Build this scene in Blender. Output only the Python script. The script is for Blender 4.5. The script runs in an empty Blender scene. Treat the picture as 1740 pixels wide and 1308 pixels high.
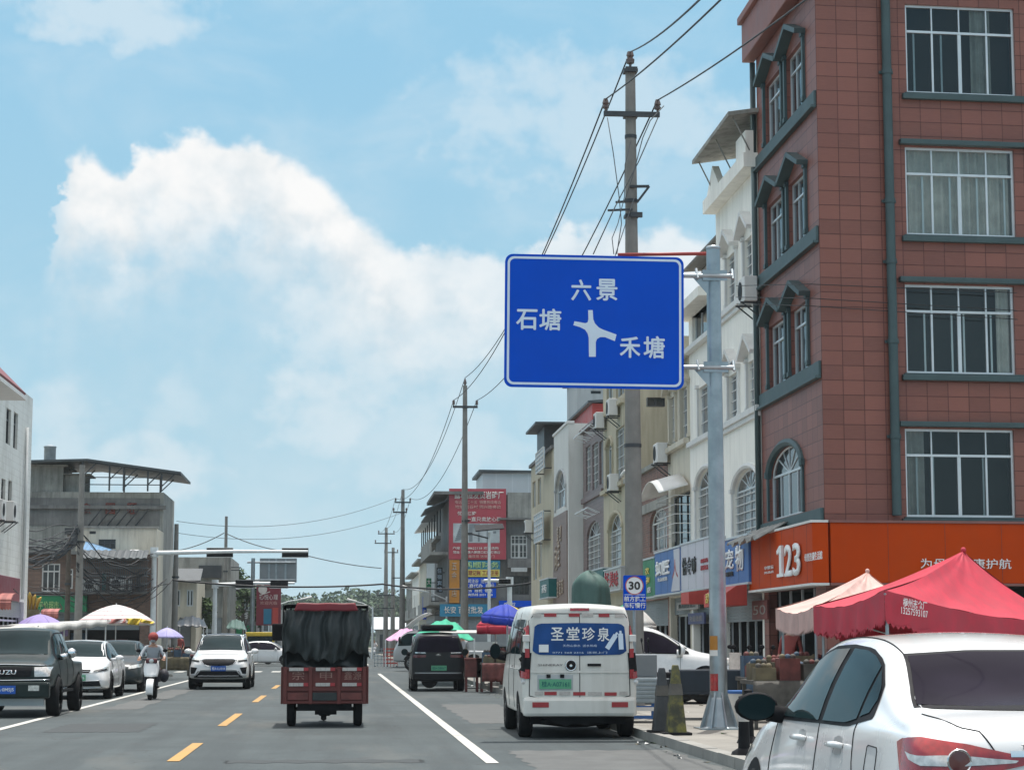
import bpy, bmesh, math, random
from mathutils import Vector, Matrix, noise
from mathutils.bvhtree import BVHTree
R = math.radians
V = Vector
scene = bpy.context.scene
COL = scene.collection
rnd = random.Random(7)

# ------------------------------------------------------------------ camera
F = 3500.0                       # focal length in photo pixels (photo 1740 x 1308)
VPX, VPY, CAMH = 575.0, 1090.0, 1.40
PH = math.atan((VPY - 654.0) / F)
TH = math.atan((870.0 - VPX) / F * math.cos(PH))
cf = V((math.sin(TH) * math.cos(PH), math.cos(TH) * math.cos(PH), math.sin(PH)))
cr = V((math.cos(TH), -math.sin(TH), 0))
cu = cr.cross(cf)
CAM = V((0, 0, CAMH))
cam_d = bpy.data.cameras.new('camera')
cam = bpy.data.objects.new('camera', cam_d)
COL.objects.link(cam)
cam_d.sensor_width = 36
cam_d.lens = 36 * F / 1740
cam_d.clip_start = 0.1
cam_d.clip_end = 6000
mw = Matrix((cr, cu, -cf)).transposed().to_4x4()
mw.translation = CAM
cam.matrix_world = mw
scene.camera = cam

def ray(px, py):
    return cf + cr * ((px - 870) / F) + cu * ((654 - py) / F)
def at(px, py, Y):               # photo pixel -> point on the plane y = Y
    d = ray(px, py); return CAM + d * (Y / d.y)
def atX(px, py, X):              # photo pixel -> point on the plane x = X
    d = ray(px, py); return CAM + d * (X / d.x)
def gnd(px, py, z=0.0):
    d = ray(px, py); return CAM + d * ((z - CAMH) / d.z)

# ------------------------------------------------------------------ light
SUN_EL, SUN_AZ = 77.0, 18.0     # azimuth from +y (ahead), clockwise
el, az = R(SUN_EL), R(SUN_AZ)
sunv = V((math.sin(az) * math.cos(el), math.cos(az) * math.cos(el), math.sin(el)))
sd = bpy.data.lights.new('sun', 'SUN')
sd.energy = 2.9
sd.angle = R(0.5)
sd.color = (1.0, 0.965, 0.91)
sun = bpy.data.objects.new('sun', sd)
COL.objects.link(sun)
sun.rotation_euler = (-sunv).to_track_quat('-Z', 'Y').to_euler()
scene.view_settings.view_transform = 'Standard'
scene.view_settings.look = 'None'
scene.view_settings.exposure = 0.75
scene.view_settings.gamma = 1
scene.render.engine = 'CYCLES'
scene.cycles.max_bounces = 6
scene.cycles.transparent_max_bounces = 12
scene.cycles.use_denoising = True

# ------------------------------------------------------------------ sky with clouds
world = bpy.data.worlds.new('World')
scene.world = world
world.use_nodes = True
nt = world.node_tree
nt.nodes.clear()
class G:                          # tiny node-graph helper
    def __init__(s, nt): s.nt = nt
    def n(s, typ, **kw):
        nd = s.nt.nodes.new(typ)
        for k, v in kw.items(): setattr(nd, k, v)
        return nd
    def set(s, sock, v):
        if isinstance(v, bpy.types.NodeSocket): s.nt.links.new(v, sock)
        elif v is not None: sock.default_value = v
    def m(s, op, a, b=None, c=None, clamp=False):
        nd = s.n('ShaderNodeMath', operation=op); nd.use_clamp = clamp
        s.set(nd.inputs[0], a); s.set(nd.inputs[1], b); s.set(nd.inputs[2], c)
        return nd.outputs[0]
    def ss(s, x, lo, hi, a=0.0, b=1.0, typ='SMOOTHSTEP'):
        nd = s.n('ShaderNodeMapRange', interpolation_type=typ)
        for i, v in enumerate((x, lo, hi, a, b)): s.set(nd.inputs[i], v)
        return nd.outputs[0]
    def mix(s, f, a, b, blend='MIX'):
        nd = s.n('ShaderNodeMix', data_type='RGBA', blend_type=blend)
        s.set(nd.inputs[0], f); s.set(nd.inputs[6], a); s.set(nd.inputs[7], b)
        return nd.outputs[2]
    def xyz(s, x, y, z):
        nd = s.n('ShaderNodeCombineXYZ')
        for i, v in enumerate((x, y, z)): s.set(nd.inputs[i], v)
        return nd.outputs[0]
    def noise(s, vec, scale, detail=6, rough=0.55, dist=0.0):
        nd = s.n('ShaderNodeTexNoise')
        s.set(nd.inputs['Vector'], vec); s.set(nd.inputs['Scale'], scale)
        nd.inputs['Detail'].default_value = detail; nd.inputs['Roughness'].default_value = rough
        nd.inputs['Distortion'].default_value = dist
        return nd.outputs['Fac']
def rgb(r, g, b, a=1.0): return (r, g, b, a)
def srgb(r, g, b):
    f = lambda c: (c / 255 / 12.92) if c <= 10 else (((c / 255) + 0.055) / 1.055) ** 2.4
    return (f(r), f(g), f(b), 1.0)

g = G(nt)
sky = g.n('ShaderNodeTexSky', sky_type='NISHITA')
sky.sun_disc = False
sky.sun_elevation = el
sky.sun_rotation = az
sky.air_density = 1.0
sky.dust_density = 1.2
sky.ozone_density = 2.2
SKY = 0.13
K = 1.0 / (SKY * 2 ** 0.75)      # radiance that renders as 1.0
tc = g.n('ShaderNodeTexCoord')
sep = g.n('ShaderNodeSeparateXYZ'); nt.links.new(tc.outputs['Generated'], sep.inputs[0])
sx, sy, sz = sep.outputs
azd = g.m('MULTIPLY', g.m('ARCTAN2', sx, sy), 180 / math.pi)
eld = g.m('MULTIPLY', g.m('ARCSINE', sz), 180 / math.pi)
# degree coordinates; 1 degree is about 61 photo pixels here
p2 = g.xyz(azd, eld, 0.0)
big = g.noise(p2, 0.55, 7, 0.58)
bil = g.noise(g.xyz(azd, g.m('MULTIPLY', eld, 1.15), 3.7), 1.0, 7, 0.5)
# big cumulus: crisp upper outline given as elevation over azimuth
def azel(px, py):
    d = ray(px, py).normalized()
    return math.degrees(math.atan2(d.x, d.y)), math.degrees(math.asin(d.z))
OUT = [(-60, 700), (40, 520), (85, 380), (105, 262), (150, 246), (200, 280), (240, 240), (300, 226), (365, 218), (430, 232), (490, 252),
       (540, 290), (600, 345), (650, 385), (700, 412), (745, 402), (800, 418), (850, 425), (950, 385), (1010, 368), (1100, 372), (1190, 400), (1300, 520)]
pts = [azel(*p) for p in OUT]
cur = g.n('ShaderNodeFloatCurve')
a0, a1, e1 = -25.0, 35.0, 20.0
cc = cur.mapping.curves[0]
cc.points[0].location = (0, 0); cc.points[1].location = (1, 0)
for a, e in pts: cc.points.new((a - a0) / (a1 - a0), e / e1)
cur.mapping.update()
aw = g.m('ADD', azd, g.m('MULTIPLY', g.m('SUBTRACT', bil, 0.5), 1.2))
g.set(cur.inputs['Value'], g.m('DIVIDE', g.m('SUBTRACT', aw, a0), a1 - a0))
top = g.m('MULTIPLY', cur.outputs[0], e1)
depth = g.m('SUBTRACT', g.m('ADD', top, g.m('MULTIPLY', g.m('SUBTRACT', bil, 0.52), 1.9)), eld)   # degrees below the outline
edge = g.ss(depth, -0.05, 0.55)
fade = g.ss(depth, 1.4, 5.2, 1.0, 0.18)
lowfade = g.ss(depth, 0.6, 4.0, 0.0, 1.0)
hole = g.ss(big, 0.32, 0.62, 0.25, 1.0)
patch_ = g.mix(lowfade, rgb(1, 1, 1), g.xyz(hole, hole, hole))
cum = g.m('MULTIPLY', g.m('MULTIPLY', edge, fade), patch_, clamp=True)
# left of the cumulus the outline softens
cum = g.m('MULTIPLY', cum, g.ss(azd, azel(70, 300)[0], azel(130, 300)[0]))
# its right-hand tail thins out
cum = g.m('MULTIPLY', cum, g.ss(azd, azel(580, 300)[0], azel(760, 300)[0], 1.0, 0.72))
# thin soft veils everywhere, denser to the upper left and low down
veil_n = g.noise(g.xyz(g.m('MULTIPLY', azd, 0.6), eld, 9.1), 0.35, 6, 0.55, 0.4)
veil = g.m('MULTIPLY', g.ss(veil_n, 0.42, 0.78), 0.3)
def blob(px, py, rx, ry, w):
    a, e = azel(px, py)
    dx = g.m('DIVIDE', g.m('SUBTRACT', azd, a), rx / 61.0)
    dy = g.m('DIVIDE', g.m('SUBTRACT', eld, e), ry / 61.0)
    rr = g.m('ADD', g.m('MULTIPLY', dx, dx), g.m('MULTIPLY', dy, dy))
    rr = g.m('ADD', rr, g.m('MULTIPLY', g.m('SUBTRACT', bil, 0.5), -2.6))
    return g.m('MULTIPLY', g.ss(rr, 1.1, 0.0), w)
soft = veil
for b in ((200, 30, 190, 75, 0.6), (300, 690, 60, 60, 0.35), (90, 720, 100, 80, 0.45), (1000, 200, 320, 140, 0.5), (260, 800, 150, 70, 0.6), (560, 690, 130, 110, 0.6), (640, 560, 220, 150, 0.55), (720, 760, 220, 100, 0.4)):
    soft = g.m('MAXIMUM', soft, blob(*b))
# high whitening towards the horizon
hz = g.ss(eld, -1.0, 16.0, 1.0, 0.0, 'LINEAR')
pale = g.mix(hz, rgb(0.32 * K, 0.60 * K, 0.81 * K), rgb(0.50 * K, 0.715 * K, 0.80 * K))
# humid air whitens the low sky; overhead an unseen bright layer is added to lift the fill light
base = g.mix(g.ss(eld, 18.0, 42.0, 1.0, 0.0), g.mix(0.62, sky.outputs[0], rgb(1.82 * K, 1.68 * K, 1.50 * K)), pale)
shade = g.ss(g.m('ADD', g.m('ADD', g.m('MULTIPLY', bil, 0.45), g.m('MULTIPLY', big, 0.55)), g.m('MULTIPLY', depth, -0.03)), 0.25, 0.58)
ccol = g.mix(shade, rgb(0.70 * K, 0.775 * K, 0.82 * K), rgb(0.97 * K, 0.97 * K, 0.965 * K))
s1 = g.mix(soft, base, rgb(0.76 * K, 0.85 * K, 0.90 * K))
s2 = g.mix(cum, s1, ccol)
bg = g.n('ShaderNodeBackground'); bg.inputs['Strength'].default_value = SKY
g.set(bg.inputs['Color'], s2)
wo = g.n('ShaderNodeOutputWorld'); nt.links.new(bg.outputs[0], wo.inputs[0])

# ------------------------------------------------------------------ mesh helpers
class MB:
    def __init__(s, T=None):
        s.v = []; s.f = []; s.m = []; s.T = T; s.mi = 0
    def add(s, vs, fs):
        o = len(s.v)
        for p in vs:
            p = V(p); s.v.append(s.T @ p if s.T else p)
        for f in fs:
            s.f.append([i + o for i in f]); s.m.append(s.mi)
        return s
    def box(s, x0, y0, z0, x1, y1, z1):
        if x0 > x1: x0, x1 = x1, x0
        if y0 > y1: y0, y1 = y1, y0
        if z0 > z1: z0, z1 = z1, z0
        return s.add([(x0, y0, z0), (x1, y0, z0), (x1, y1, z0), (x0, y1, z0), (x0, y0, z1), (x1, y0, z1), (x1, y1, z1), (x0, y1, z1)],
                     [(0, 3, 2, 1), (4, 5, 6, 7), (0, 1, 5, 4), (1, 2, 6, 5), (2, 3, 7, 6), (3, 0, 4, 7)])
    def bar(s, a, b, w, h=None):                       # rectangular bar between two points
        a, b = V(a), V(b); h = h or w
        d = (b - a).normalized()
        up = V((0, 0, 1)) if abs(d.z) < 0.95 else V((0, 1, 0))
        sx_ = d.cross(up).normalized() * (w / 2); u_ = sx_.cross(d).normalized() * (h / 2)
        vs = [a - sx_ - u_, a + sx_ - u_, a + sx_ + u_, a - sx_ + u_, b - sx_ - u_, b + sx_ - u_, b + sx_ + u_, b - sx_ + u_]
        return s.add(vs, [(0, 1, 2, 3), (7, 6, 5, 4), (0, 4, 5, 1), (1, 5, 6, 2), (2, 6, 7, 3), (3, 7, 4, 0)])
    def quad(s, a, b, c, d): return s.add([a, b, c, d], [(0, 1, 2, 3)])
    def prism(s, poly, axis, lo, hi):                  # polygon extruded along an axis
        def P(a, b, t):
            return {'x': (t, a, b), 'y': (a, t, b), 'z': (a, b, t)}[axis]
        n = len(poly)
        vs = [P(a, b, lo) for a, b in poly] + [P(a, b, hi) for a, b in poly]
        fs = [list(range(n)), list(range(2 * n - 1, n - 1, -1))] + [(i, i + n, (i + 1) % n + n, (i + 1) % n) for i in range(n)]
        return s.add(vs, fs)
    def tube(s, pts, r, n=8, cap=True):
        pts = [V(p) for p in pts]
        rs = r if isinstance(r, (list, tuple)) else [r] * len(pts)
        vs = []; ref = None
        for i, p in enumerate(pts):
            d = (pts[min(i + 1, len(pts) - 1)] - pts[max(i - 1, 0)])
            d = d.normalized() if d.length > 1e-9 else V((0, 0, 1))
            if ref is None:
                ref = V((0, 0, 1)) if abs(d.z) < 0.9 else V((1, 0, 0))
            a = d.cross(ref)
            if a.length < 1e-5: a = d.cross(V((0, 1, 0.1)))
            a.normalize(); b = a.cross(d).normalized(); ref = b
            for k in range(n):
                t = 2 * math.pi * k / n
                vs.append(p + (a * math.cos(t) + b * math.sin(t)) * rs[i])
        fs = []
        for i in range(len(pts) - 1):
            for k in range(n):
                fs.append((i * n + k, i * n + (k + 1) % n, (i + 1) * n + (k + 1) % n, (i + 1) * n + k))
        if cap:
            fs.append(list(range(n - 1, -1, -1))); fs.append([(len(pts) - 1) * n + k for k in range(n)])
        return s.add(vs, fs)
    def lathe(s, prof, n=20, c=(0, 0, 0), axis='z'):   # prof: [(radius, along axis)]
        vs = []
        for r, t in prof:
            for k in range(n):
                a = 2 * math.pi * k / n
                x, y = r * math.cos(a), r * math.sin(a)
                p = {'z': (x, y, t), 'x': (t, x, y), 'y': (x, t, y)}[axis]
                vs.append((p[0] + c[0], p[1] + c[1], p[2] + c[2]))
        fs = [(i * n + k, i * n + (k + 1) % n, (i + 1) * n + (k + 1) % n, (i + 1) * n + k) for i in range(len(prof) - 1) for k in range(n)]
        if prof[0][0] > 1e-4: fs.append(list(range(n)))
        if prof[-1][0] > 1e-4: fs.append([(len(prof) - 1) * n + k for k in range(n)])
        return s.add(vs, fs)
    def ball(s, c, r, n=12, sc=(1, 1, 1)):
        prof = [(max(1e-5, math.sin(math.pi * i / 8)) , -math.cos(math.pi * i / 8)) for i in range(9)]
        vs = []
        for rr, t in prof:
            for k in range(n):
                a = 2 * math.pi * k / n
                vs.append((c[0] + rr * math.cos(a) * r * sc[0], c[1] + rr * math.sin(a) * r * sc[1], c[2] + t * r * sc[2]))
        return s.add(vs, [(i * n + k, i * n + (k + 1) % n, (i + 1) * n + (k + 1) % n, (i + 1) * n + k) for i in range(8) for k in range(n)])
    def grid(s, fn, nu, nv):
        vs = [fn(i / nu, j / nv) for j in range(nv + 1) for i in range(nu + 1)]
        return s.add(vs, [(j * (nu + 1) + i, j * (nu + 1) + i + 1, (j + 1) * (nu + 1) + i + 1, (j + 1) * (nu + 1) + i) for j in range(nv) for i in range(nu)])
    def build(s, name, mats, parent=None, smooth=False, bevel=0, base=None, solid=0, sub=0, recalc=True):
        if not isinstance(mats, (list, tuple)): mats = [mats]
        org = V(base) if base is not None else (root_loc(parent) if parent else V((0, 0, 0)))
        me = bpy.data.meshes.new(name)
        me.from_pydata([p - org for p in s.v], [], s.f)
        for m in mats: me.materials.append(m)
        for i, p in enumerate(me.polygons):
            p.material_index = min(s.m[i], len(mats) - 1)
        if recalc:
            bm = bmesh.new(); bm.from_mesh(me)
            bmesh.ops.recalc_face_normals(bm, faces=bm.faces); bm.to_mesh(me); bm.free()
        if smooth:
            for p in me.polygons: p.use_smooth = True
        me.update()
        o = bpy.data.objects.new(name, me)
        COL.objects.link(o)
        if parent: o.parent = parent
        elif base is not None: o.location = org
        if solid:
            md = o.modifiers.new('thick', 'SOLIDIFY'); md.thickness = solid; md.offset = 0
        if bevel:
            md = o.modifiers.new('bevel', 'BEVEL'); md.width = bevel; md.segments = 2; md.limit_method = 'ANGLE'; md.angle_limit = R(40)
        if sub:
            md = o.modifiers.new('sub', 'SUBSURF'); md.levels = sub; md.render_levels = sub
        if smooth == 'auto':
            for p in me.polygons: p.use_smooth = True
            md = o.modifiers.new('split', 'EDGE_SPLIT'); md.split_angle = R(38)
        return o
def root_loc(o):
    while o.parent: o = o.parent
    return V(o.location)
def tag(o, label=None, cat=None, group=None, kind=None):
    if label: o['label'] = label
    if cat: o['category'] = cat
    if group: o['group'] = group
    if kind: o['kind'] = kind
    return o
def thing(name, label, cat, loc=(0, 0, 0), group=None):
    o = bpy.data.objects.new(name, None)
    COL.objects.link(o)
    o.empty_display_size = 0.2
    o.location = loc
    return tag(o, label, cat, group)
def struct(name, mb, mats, smooth=False):
    return tag(mb.build(name, mats, smooth=smooth), kind='structure')
def kids(o): return list(o.children)
def copy_tree(o, parent=None):
    c = o.copy(); COL.objects.link(c)
    if parent: c.parent = parent
    for ch in kids(o): copy_tree(ch, c)
    return c
def Tm(loc=(0, 0, 0), rz=0.0): return Matrix.Translation(V(loc)) @ Matrix.Rotation(rz, 4, 'Z')

_fonts = {}
def text_mesh(s, bold=0.0, depth=0.0):
    cu_ = bpy.data.curves.new('lettering', 'FONT')
    cu_.body = s; cu_.size = 1.0; cu_.offset = bold; cu_.extrude = depth
    cu_.resolution_u = 3
    o = bpy.data.objects.new('lettering', cu_)
    COL.objects.link(o)
    dg = bpy.context.evaluated_depsgraph_get()
    me = bpy.data.meshes.new_from_object(o.evaluated_get(dg))
    bpy.data.objects.remove(o); bpy.data.curves.remove(cu_)
    return me
def lettering(s, M, cx, cz, w, h, m, parent, y=-0.01, depth=0.006, bold=0.0, name='lettering', fat=0.0):
    """text fitted into a w x h box centred at (cx, cz) of frame M (x right, y into the wall, z up)"""
    me = text_mesh(s, bold, 0.0)
    if not me.vertices: return None
    if fat:                                            # heavier strokes from four slightly shifted copies
        bm = bmesh.new()
        for k, (dx, dy) in enumerate(((0, 0), (fat, 0), (-fat, 0), (0, fat), (0, -fat))):
            m2 = me.copy()
            for v in m2.vertices: v.co.x += dx; v.co.y += dy; v.co.z = k * 4e-4
            bm.from_mesh(m2); bpy.data.meshes.remove(m2)
        bm.to_mesh(me); bm.free()
    xs = [v.co.x for v in me.vertices]; ys = [v.co.y for v in me.vertices]
    x0, x1, y0, y1 = min(xs), max(xs), min(ys), max(ys)
    kx = w / max(x1 - x0, 1e-6); ky = h / max(y1 - y0, 1e-6)
    org = root_loc(parent) if parent else V((0, 0, 0))
    for v in me.vertices:
        p = V((cx + (v.co.x - (x0 + x1) / 2) * kx, y - v.co.z, cz + (v.co.y - (y0 + y1) / 2) * ky))
        v.co = (M @ p) - org
    me.materials.clear(); me.materials.append(m)
    me.name = name
    o = bpy.data.objects.new(name, me); COL.objects.link(o)
    if parent: o.parent = parent
    if depth:
        md = o.modifiers.new('thick', 'SOLIDIFY'); md.thickness = depth; md.offset = 1.0
    return o
def apply_mods(o):
    dg = bpy.context.evaluated_depsgraph_get()
    me = bpy.data.meshes.new_from_object(o.evaluated_get(dg))
    old = o.data; o.modifiers.clear(); o.data = me; bpy.data.meshes.remove(old)
    me.name = o.name
    return o

# ------------------------------------------------------------------ materials
def pm(name, col, rough=0.6, metal=0.0, var=0.12, scale=2.0, bump=0.0, bscale=None, coat=0.0, spec=0.5, dirt=0.0, dcol=(0.06, 0.055, 0.05), dscale=1.0, streak=True, alpha=None, emit=None, grime=None):
    m = bpy.data.materials.new(name); m.use_nodes = True
    nt = m.node_tree; b = nt.nodes['Principled BSDF']; g = G(nt)
    col = tuple(col)[:3]
    tc = g.n('ShaderNodeTexCoord').outputs['Object']
    n1 = g.noise(tc, scale, 7, 0.6)
    f = g.ss(n1, 0.3, 0.7)
    c = g.mix(f, rgb(*[x * (1 - var) for x in col]), rgb(*[min(1, x * (1 + var)) for x in col]))
    if dirt:
        mp = g.n('ShaderNodeMapping'); nt.links.new(tc, mp.inputs[0])
        mp.inputs['Scale'].default_value = (dscale * 2.2, dscale * 2.2, dscale * (0.22 if streak else 2.2))
        dn = g.noise(mp.outputs[0], 1.6, 6, 0.65, 0.3)
        dn2 = g.noise(tc, 0.45 * dscale, 4, 0.6)
        df = g.m('MULTIPLY', g.ss(g.m('ADD', g.m('MULTIPLY', dn, 0.65), g.m('MULTIPLY', dn2, 0.35)), 0.44, 0.68), dirt)
        c = g.mix(df, c, rgb(*dcol))
    g.set(b.inputs['Base Color'], c)
    g.set(b.inputs['Roughness'], g.ss(n1, 0.25, 0.75, max(0.02, rough * 0.85), min(1, rough * 1.12)))
    b.inputs['Metallic'].default_value = metal
    b.inputs['Specular IOR Level'].default_value = spec
    b.inputs['Coat Weight'].default_value = coat
    b.inputs['Coat Roughness'].default_value = 0.06
    if bump:
        bn = g.n('ShaderNodeBump'); bn.inputs['Strength'].default_value = 1.0; bn.inputs['Distance'].default_value = bump
        g.set(bn.inputs['Height'], g.noise(tc, bscale or scale * 8, 5, 0.6)); nt.links.new(bn.outputs[0], b.inputs['Normal'])
    if emit:
        b.inputs['Emission Color'].default_value = rgb(*col); b.inputs['Emission Strength'].default_value = emit
    return m
def tiles(name, col, mortar, bw, bh, offset=0.0, rough=0.45, msize=0.012, var=0.12, dirt=0.15, dcol=(0.08, 0.06, 0.06), lines=0.0):
    m = bpy.data.materials.new(name); m.use_nodes = True
    nt = m.node_tree; b = nt.nodes['Principled BSDF']; g = G(nt)
    tc = g.n('ShaderNodeTexCoord').outputs['Object']
    sp = g.n('ShaderNodeSeparateXYZ'); nt.links.new(tc, sp.inputs[0])
    vec = g.xyz(g.m('ADD', sp.outputs[0], sp.outputs[1]), sp.outputs[2], 0.0)
    br = g.n('ShaderNodeTexBrick'); br.offset = offset
    g.set(br.inputs['Vector'], vec); br.inputs['Scale'].default_value = 1.0
    br.inputs['Brick Width'].default_value = bw; br.inputs['Row Height'].default_value = bh
    br.inputs['Mortar Size'].default_value = msize; br.inputs['Mortar Smooth'].default_value = 0.3
    br.inputs['Color1'].default_value = rgb(*[x * (1 - var) for x in col[:3]])
    br.inputs['Color2'].default_value = rgb(*[x * (1 + var) for x in col[:3]])
    br.inputs['Mortar'].default_value = rgb(*mortar[:3])
    c = br.outputs['Color']
    ms = g.n('ShaderNodeMapping'); nt.links.new(tc, ms.inputs[0]); ms.inputs['Scale'].default_value = (1.9, 1.9, 0.16)
    n1 = g.m('ADD', g.m('MULTIPLY', g.noise(tc, 0.7, 6, 0.65), 0.5), g.m('MULTIPLY', g.noise(ms.outputs[0], 1.0, 6, 0.65), 0.5))
    c = g.mix(g.m('MULTIPLY', g.ss(n1, 0.43, 0.66), dirt * 1.5), c, rgb(*dcol))
    if lines:
        mp = g.n('ShaderNodeMapping'); nt.links.new(tc, mp.inputs[0]); mp.inputs['Scale'].default_value = (3, 3, 60)
        ln = g.noise(mp.outputs[0], 1.5, 4, 0.7)
        c = g.mix(g.m('MULTIPLY', g.ss(ln, 0.4, 0.7), lines), c, rgb(*[x * 1.5 for x in col[:3]]))
    g.set(b.inputs['Base Color'], c)
    b.inputs['Roughness'].default_value = rough
    bn = g.n('ShaderNodeBump'); bn.inputs['Distance'].default_value = 0.006; bn.inputs['Strength'].default_value = 0.8
    g.set(bn.inputs['Height'], g.m('SUBTRACT', 1.0, br.outputs['Fac'])); nt.links.new(bn.outputs[0], b.inputs['Normal'])
    return m
def stripes(name, c1, c2, period, axis=2, rough=0.6, duty=0.5):
    m = bpy.data.materials.new(name); m.use_nodes = True
    nt = m.node_tree; b = nt.nodes['Principled BSDF']; g = G(nt)
    tc = g.n('ShaderNodeTexCoord').outputs['Object']
    sp = g.n('ShaderNodeSeparateXYZ'); nt.links.new(tc, sp.inputs[0])
    fr = g.m('FRACT', g.m('DIVIDE', g.m('ADD', sp.outputs[axis], 100.0), period))
    c = g.mix(g.m('GREATER_THAN', fr, duty), rgb(*c1[:3]), rgb(*c2[:3]))
    c = g.mix(g.m('MULTIPLY', g.noise(tc, 2.0), 0.25), c, rgb(0.3, 0.28, 0.26))
    g.set(b.inputs['Base Color'], c); b.inputs['Roughness'].default_value = rough
    return m
def glass_mat(name, col, rough=0.04, wav=0.004, tint=0.25, spec=0.42):
    m = bpy.data.materials.new(name); m.use_nodes = True
    nt = m.node_tree; b = nt.nodes['Principled BSDF']; g = G(nt)
    tc = g.n('ShaderNodeTexCoord').outputs['Object']
    n1 = g.noise(tc, 0.8, 4, 0.55)
    g.set(b.inputs['Base Color'], g.mix(g.ss(n1, 0.35, 0.65), rgb(*[x * (1 - tint) for x in col[:3]]), rgb(*[x * (1 + tint) for x in col[:3]])))
    b.inputs['Roughness'].default_value = rough
    b.inputs['IOR'].default_value = 1.52 if spec > .3 else 1.36 if spec > .1 else 1.27
    b.inputs['Specular IOR Level'].default_value = spec
    if wav:
        bn = g.n('ShaderNodeBump'); bn.inputs['Distance'].default_value = wav; bn.inputs['Strength'].default_value = 1.0
        g.set(bn.inputs['Height'], g.noise(tc, 1.3, 2, 0.5)); nt.links.new(bn.outputs[0], b.inputs['Normal'])
    return m
def clear_glass(name):
    m = bpy.data.materials.new(name); m.use_nodes = True
    nt = m.node_tree; nt.nodes.clear(); g = G(nt)
    tr = g.n('ShaderNodeBsdfTransparent'); tr.inputs[0].default_value = rgb(0.72, 0.77, 0.76)
    gl = g.n('ShaderNodeBsdfGlossy'); gl.inputs['Roughness'].default_value = 0.03
    fr = g.n('ShaderNodeFresnel'); fr.inputs[0].default_value = 1.6
    mx = g.n('ShaderNodeMixShader'); nt.links.new(fr.outputs[0], mx.inputs[0]); nt.links.new(tr.outputs[0], mx.inputs[1]); nt.links.new(gl.outputs[0], mx.inputs[2])
    o = g.n('ShaderNodeOutputMaterial'); nt.links.new(mx.outputs[0], o.inputs[0])
    return m

M = {}
M['asphalt'] = None
M['white_paint'] = pm('white_paint', (0.72, 0.73, 0.72), 0.28, var=0.03, coat=0.6)
M['car_white'] = pm('car_white', (0.76, 0.77, 0.77), 0.3, var=0.02, coat=1.0, spec=0.5)
M['van_white'] = pm('van_white', (0.66, 0.655, 0.61), 0.35, var=0.05, coat=0.4, dirt=0.24, dcol=(0.3, 0.27, 0.22), dscale=1.2)
M['car_black'] = pm('car_black', (0.012, 0.014, 0.016), 0.35, var=0.2, coat=0.15, spec=0.3)
M['car_green'] = pm('car_green', (0.010, 0.020, 0.019), 0.35, var=0.2, coat=0.12, spec=0.25, dirt=0.1, dcol=(0.12, 0.11, 0.09))
M['car_grey'] = pm('car_grey', (0.028, 0.036, 0.038), 0.35, var=0.1, coat=0.15, spec=0.3)
M['car_silver'] = pm('car_silver', (0.42, 0.44, 0.45), 0.32, metal=0.35, var=0.05, coat=0.5)
M['car_glass'] = glass_mat('car_glass', (0.012, 0.024, 0.027), 0.03, 0.0, 0.25, 0.12)
M['car_glass_dark'] = glass_mat('car_glass_dark', (0.018, 0.015, 0.024), 0.05, 0.0, 0.25, 0.06)
M['rubber'] = pm('rubber', (0.016, 0.016, 0.017), 0.85, spec=0.15, var=0.2, scale=9)
M['black_plastic'] = pm('black_plastic', (0.013, 0.013, 0.015), 0.6, spec=0.12, var=0.2, scale=5)
M['rim'] = pm('rim', (0.42, 0.43, 0.44), 0.35, metal=0.8, var=0.1)
M['chrome'] = pm('chrome', (0.72, 0.73, 0.74), 0.14, metal=1.0, var=0.03)
M['headlight'] = pm('headlight', (0.55, 0.57, 0.55), 0.12, metal=0.3, var=0.3, scale=18, coat=1.0)
M['taillight'] = pm('taillight', (0.34, 0.012, 0.016), 0.16, var=0.3, scale=16, coat=1.0)
M['lamp_clear'] = pm('lamp_clear', (0.62, 0.6, 0.58), 0.12, metal=0.2, var=0.25, scale=20, coat=1.0)
M['red_reflector'] = pm('red_reflector', (0.34, 0.03, 0.035), 0.35, var=0.12, scale=30)
M['white_reflector'] = pm('white_reflector', (0.46, 0.43, 0.40), 0.4, var=0.12, scale=30)
M['plate_green'] = pm('plate_green', (0.10, 0.36, 0.20), 0.4, var=0.08)
M['plate_blue'] = pm('plate_blue', (0.01, 0.09, 0.42), 0.4, var=0.08)
M['letter_white'] = pm('letter_white', (0.78, 0.80, 0.80), 0.45, var=0.05)
M['letter_black'] = pm('letter_black', (0.02, 0.02, 0.02), 0.5, var=0.1)
M['steel_galv'] = pm('steel_galv', (0.33, 0.375, 0.40), 0.36, metal=0.7, var=0.16, scale=3, dirt=0.2, dcol=(0.25, 0.27, 0.28), dscale=1.5)
M['steel_white'] = pm('steel_white', (0.66, 0.70, 0.71), 0.4, var=0.08, scale=4, dirt=0.15, dcol=(0.25, 0.22, 0.18))
M['steel_dark'] = pm('steel_dark', (0.05, 0.055, 0.06), 0.5, metal=0.3, var=0.2)
M['concrete'] = pm('concrete', (0.29, 0.29, 0.265), 0.85, var=0.18, scale=1.5, bump=0.004, dirt=0.8, dcol=(0.10, 0.10, 0.095))
M['concrete_dark'] = pm('concrete_dark', (0.17, 0.17, 0.165), 0.88, var=0.22, scale=1.2, bump=0.004, dirt=0.6, dcol=(0.06, 0.06, 0.06))
M['pole_concrete'] = pm('pole_concrete', (0.21, 0.205, 0.19), 0.85, var=0.15, scale=2.5, bump=0.003, dirt=0.3, dcol=(0.1, 0.1, 0.095))
M['wall_white'] = pm('wall_white', (0.89, 0.87, 0.80), 0.75, var=0.05, scale=0.9, bump=0.002, dirt=0.24, dcol=(0.30, 0.28, 0.24))
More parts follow.
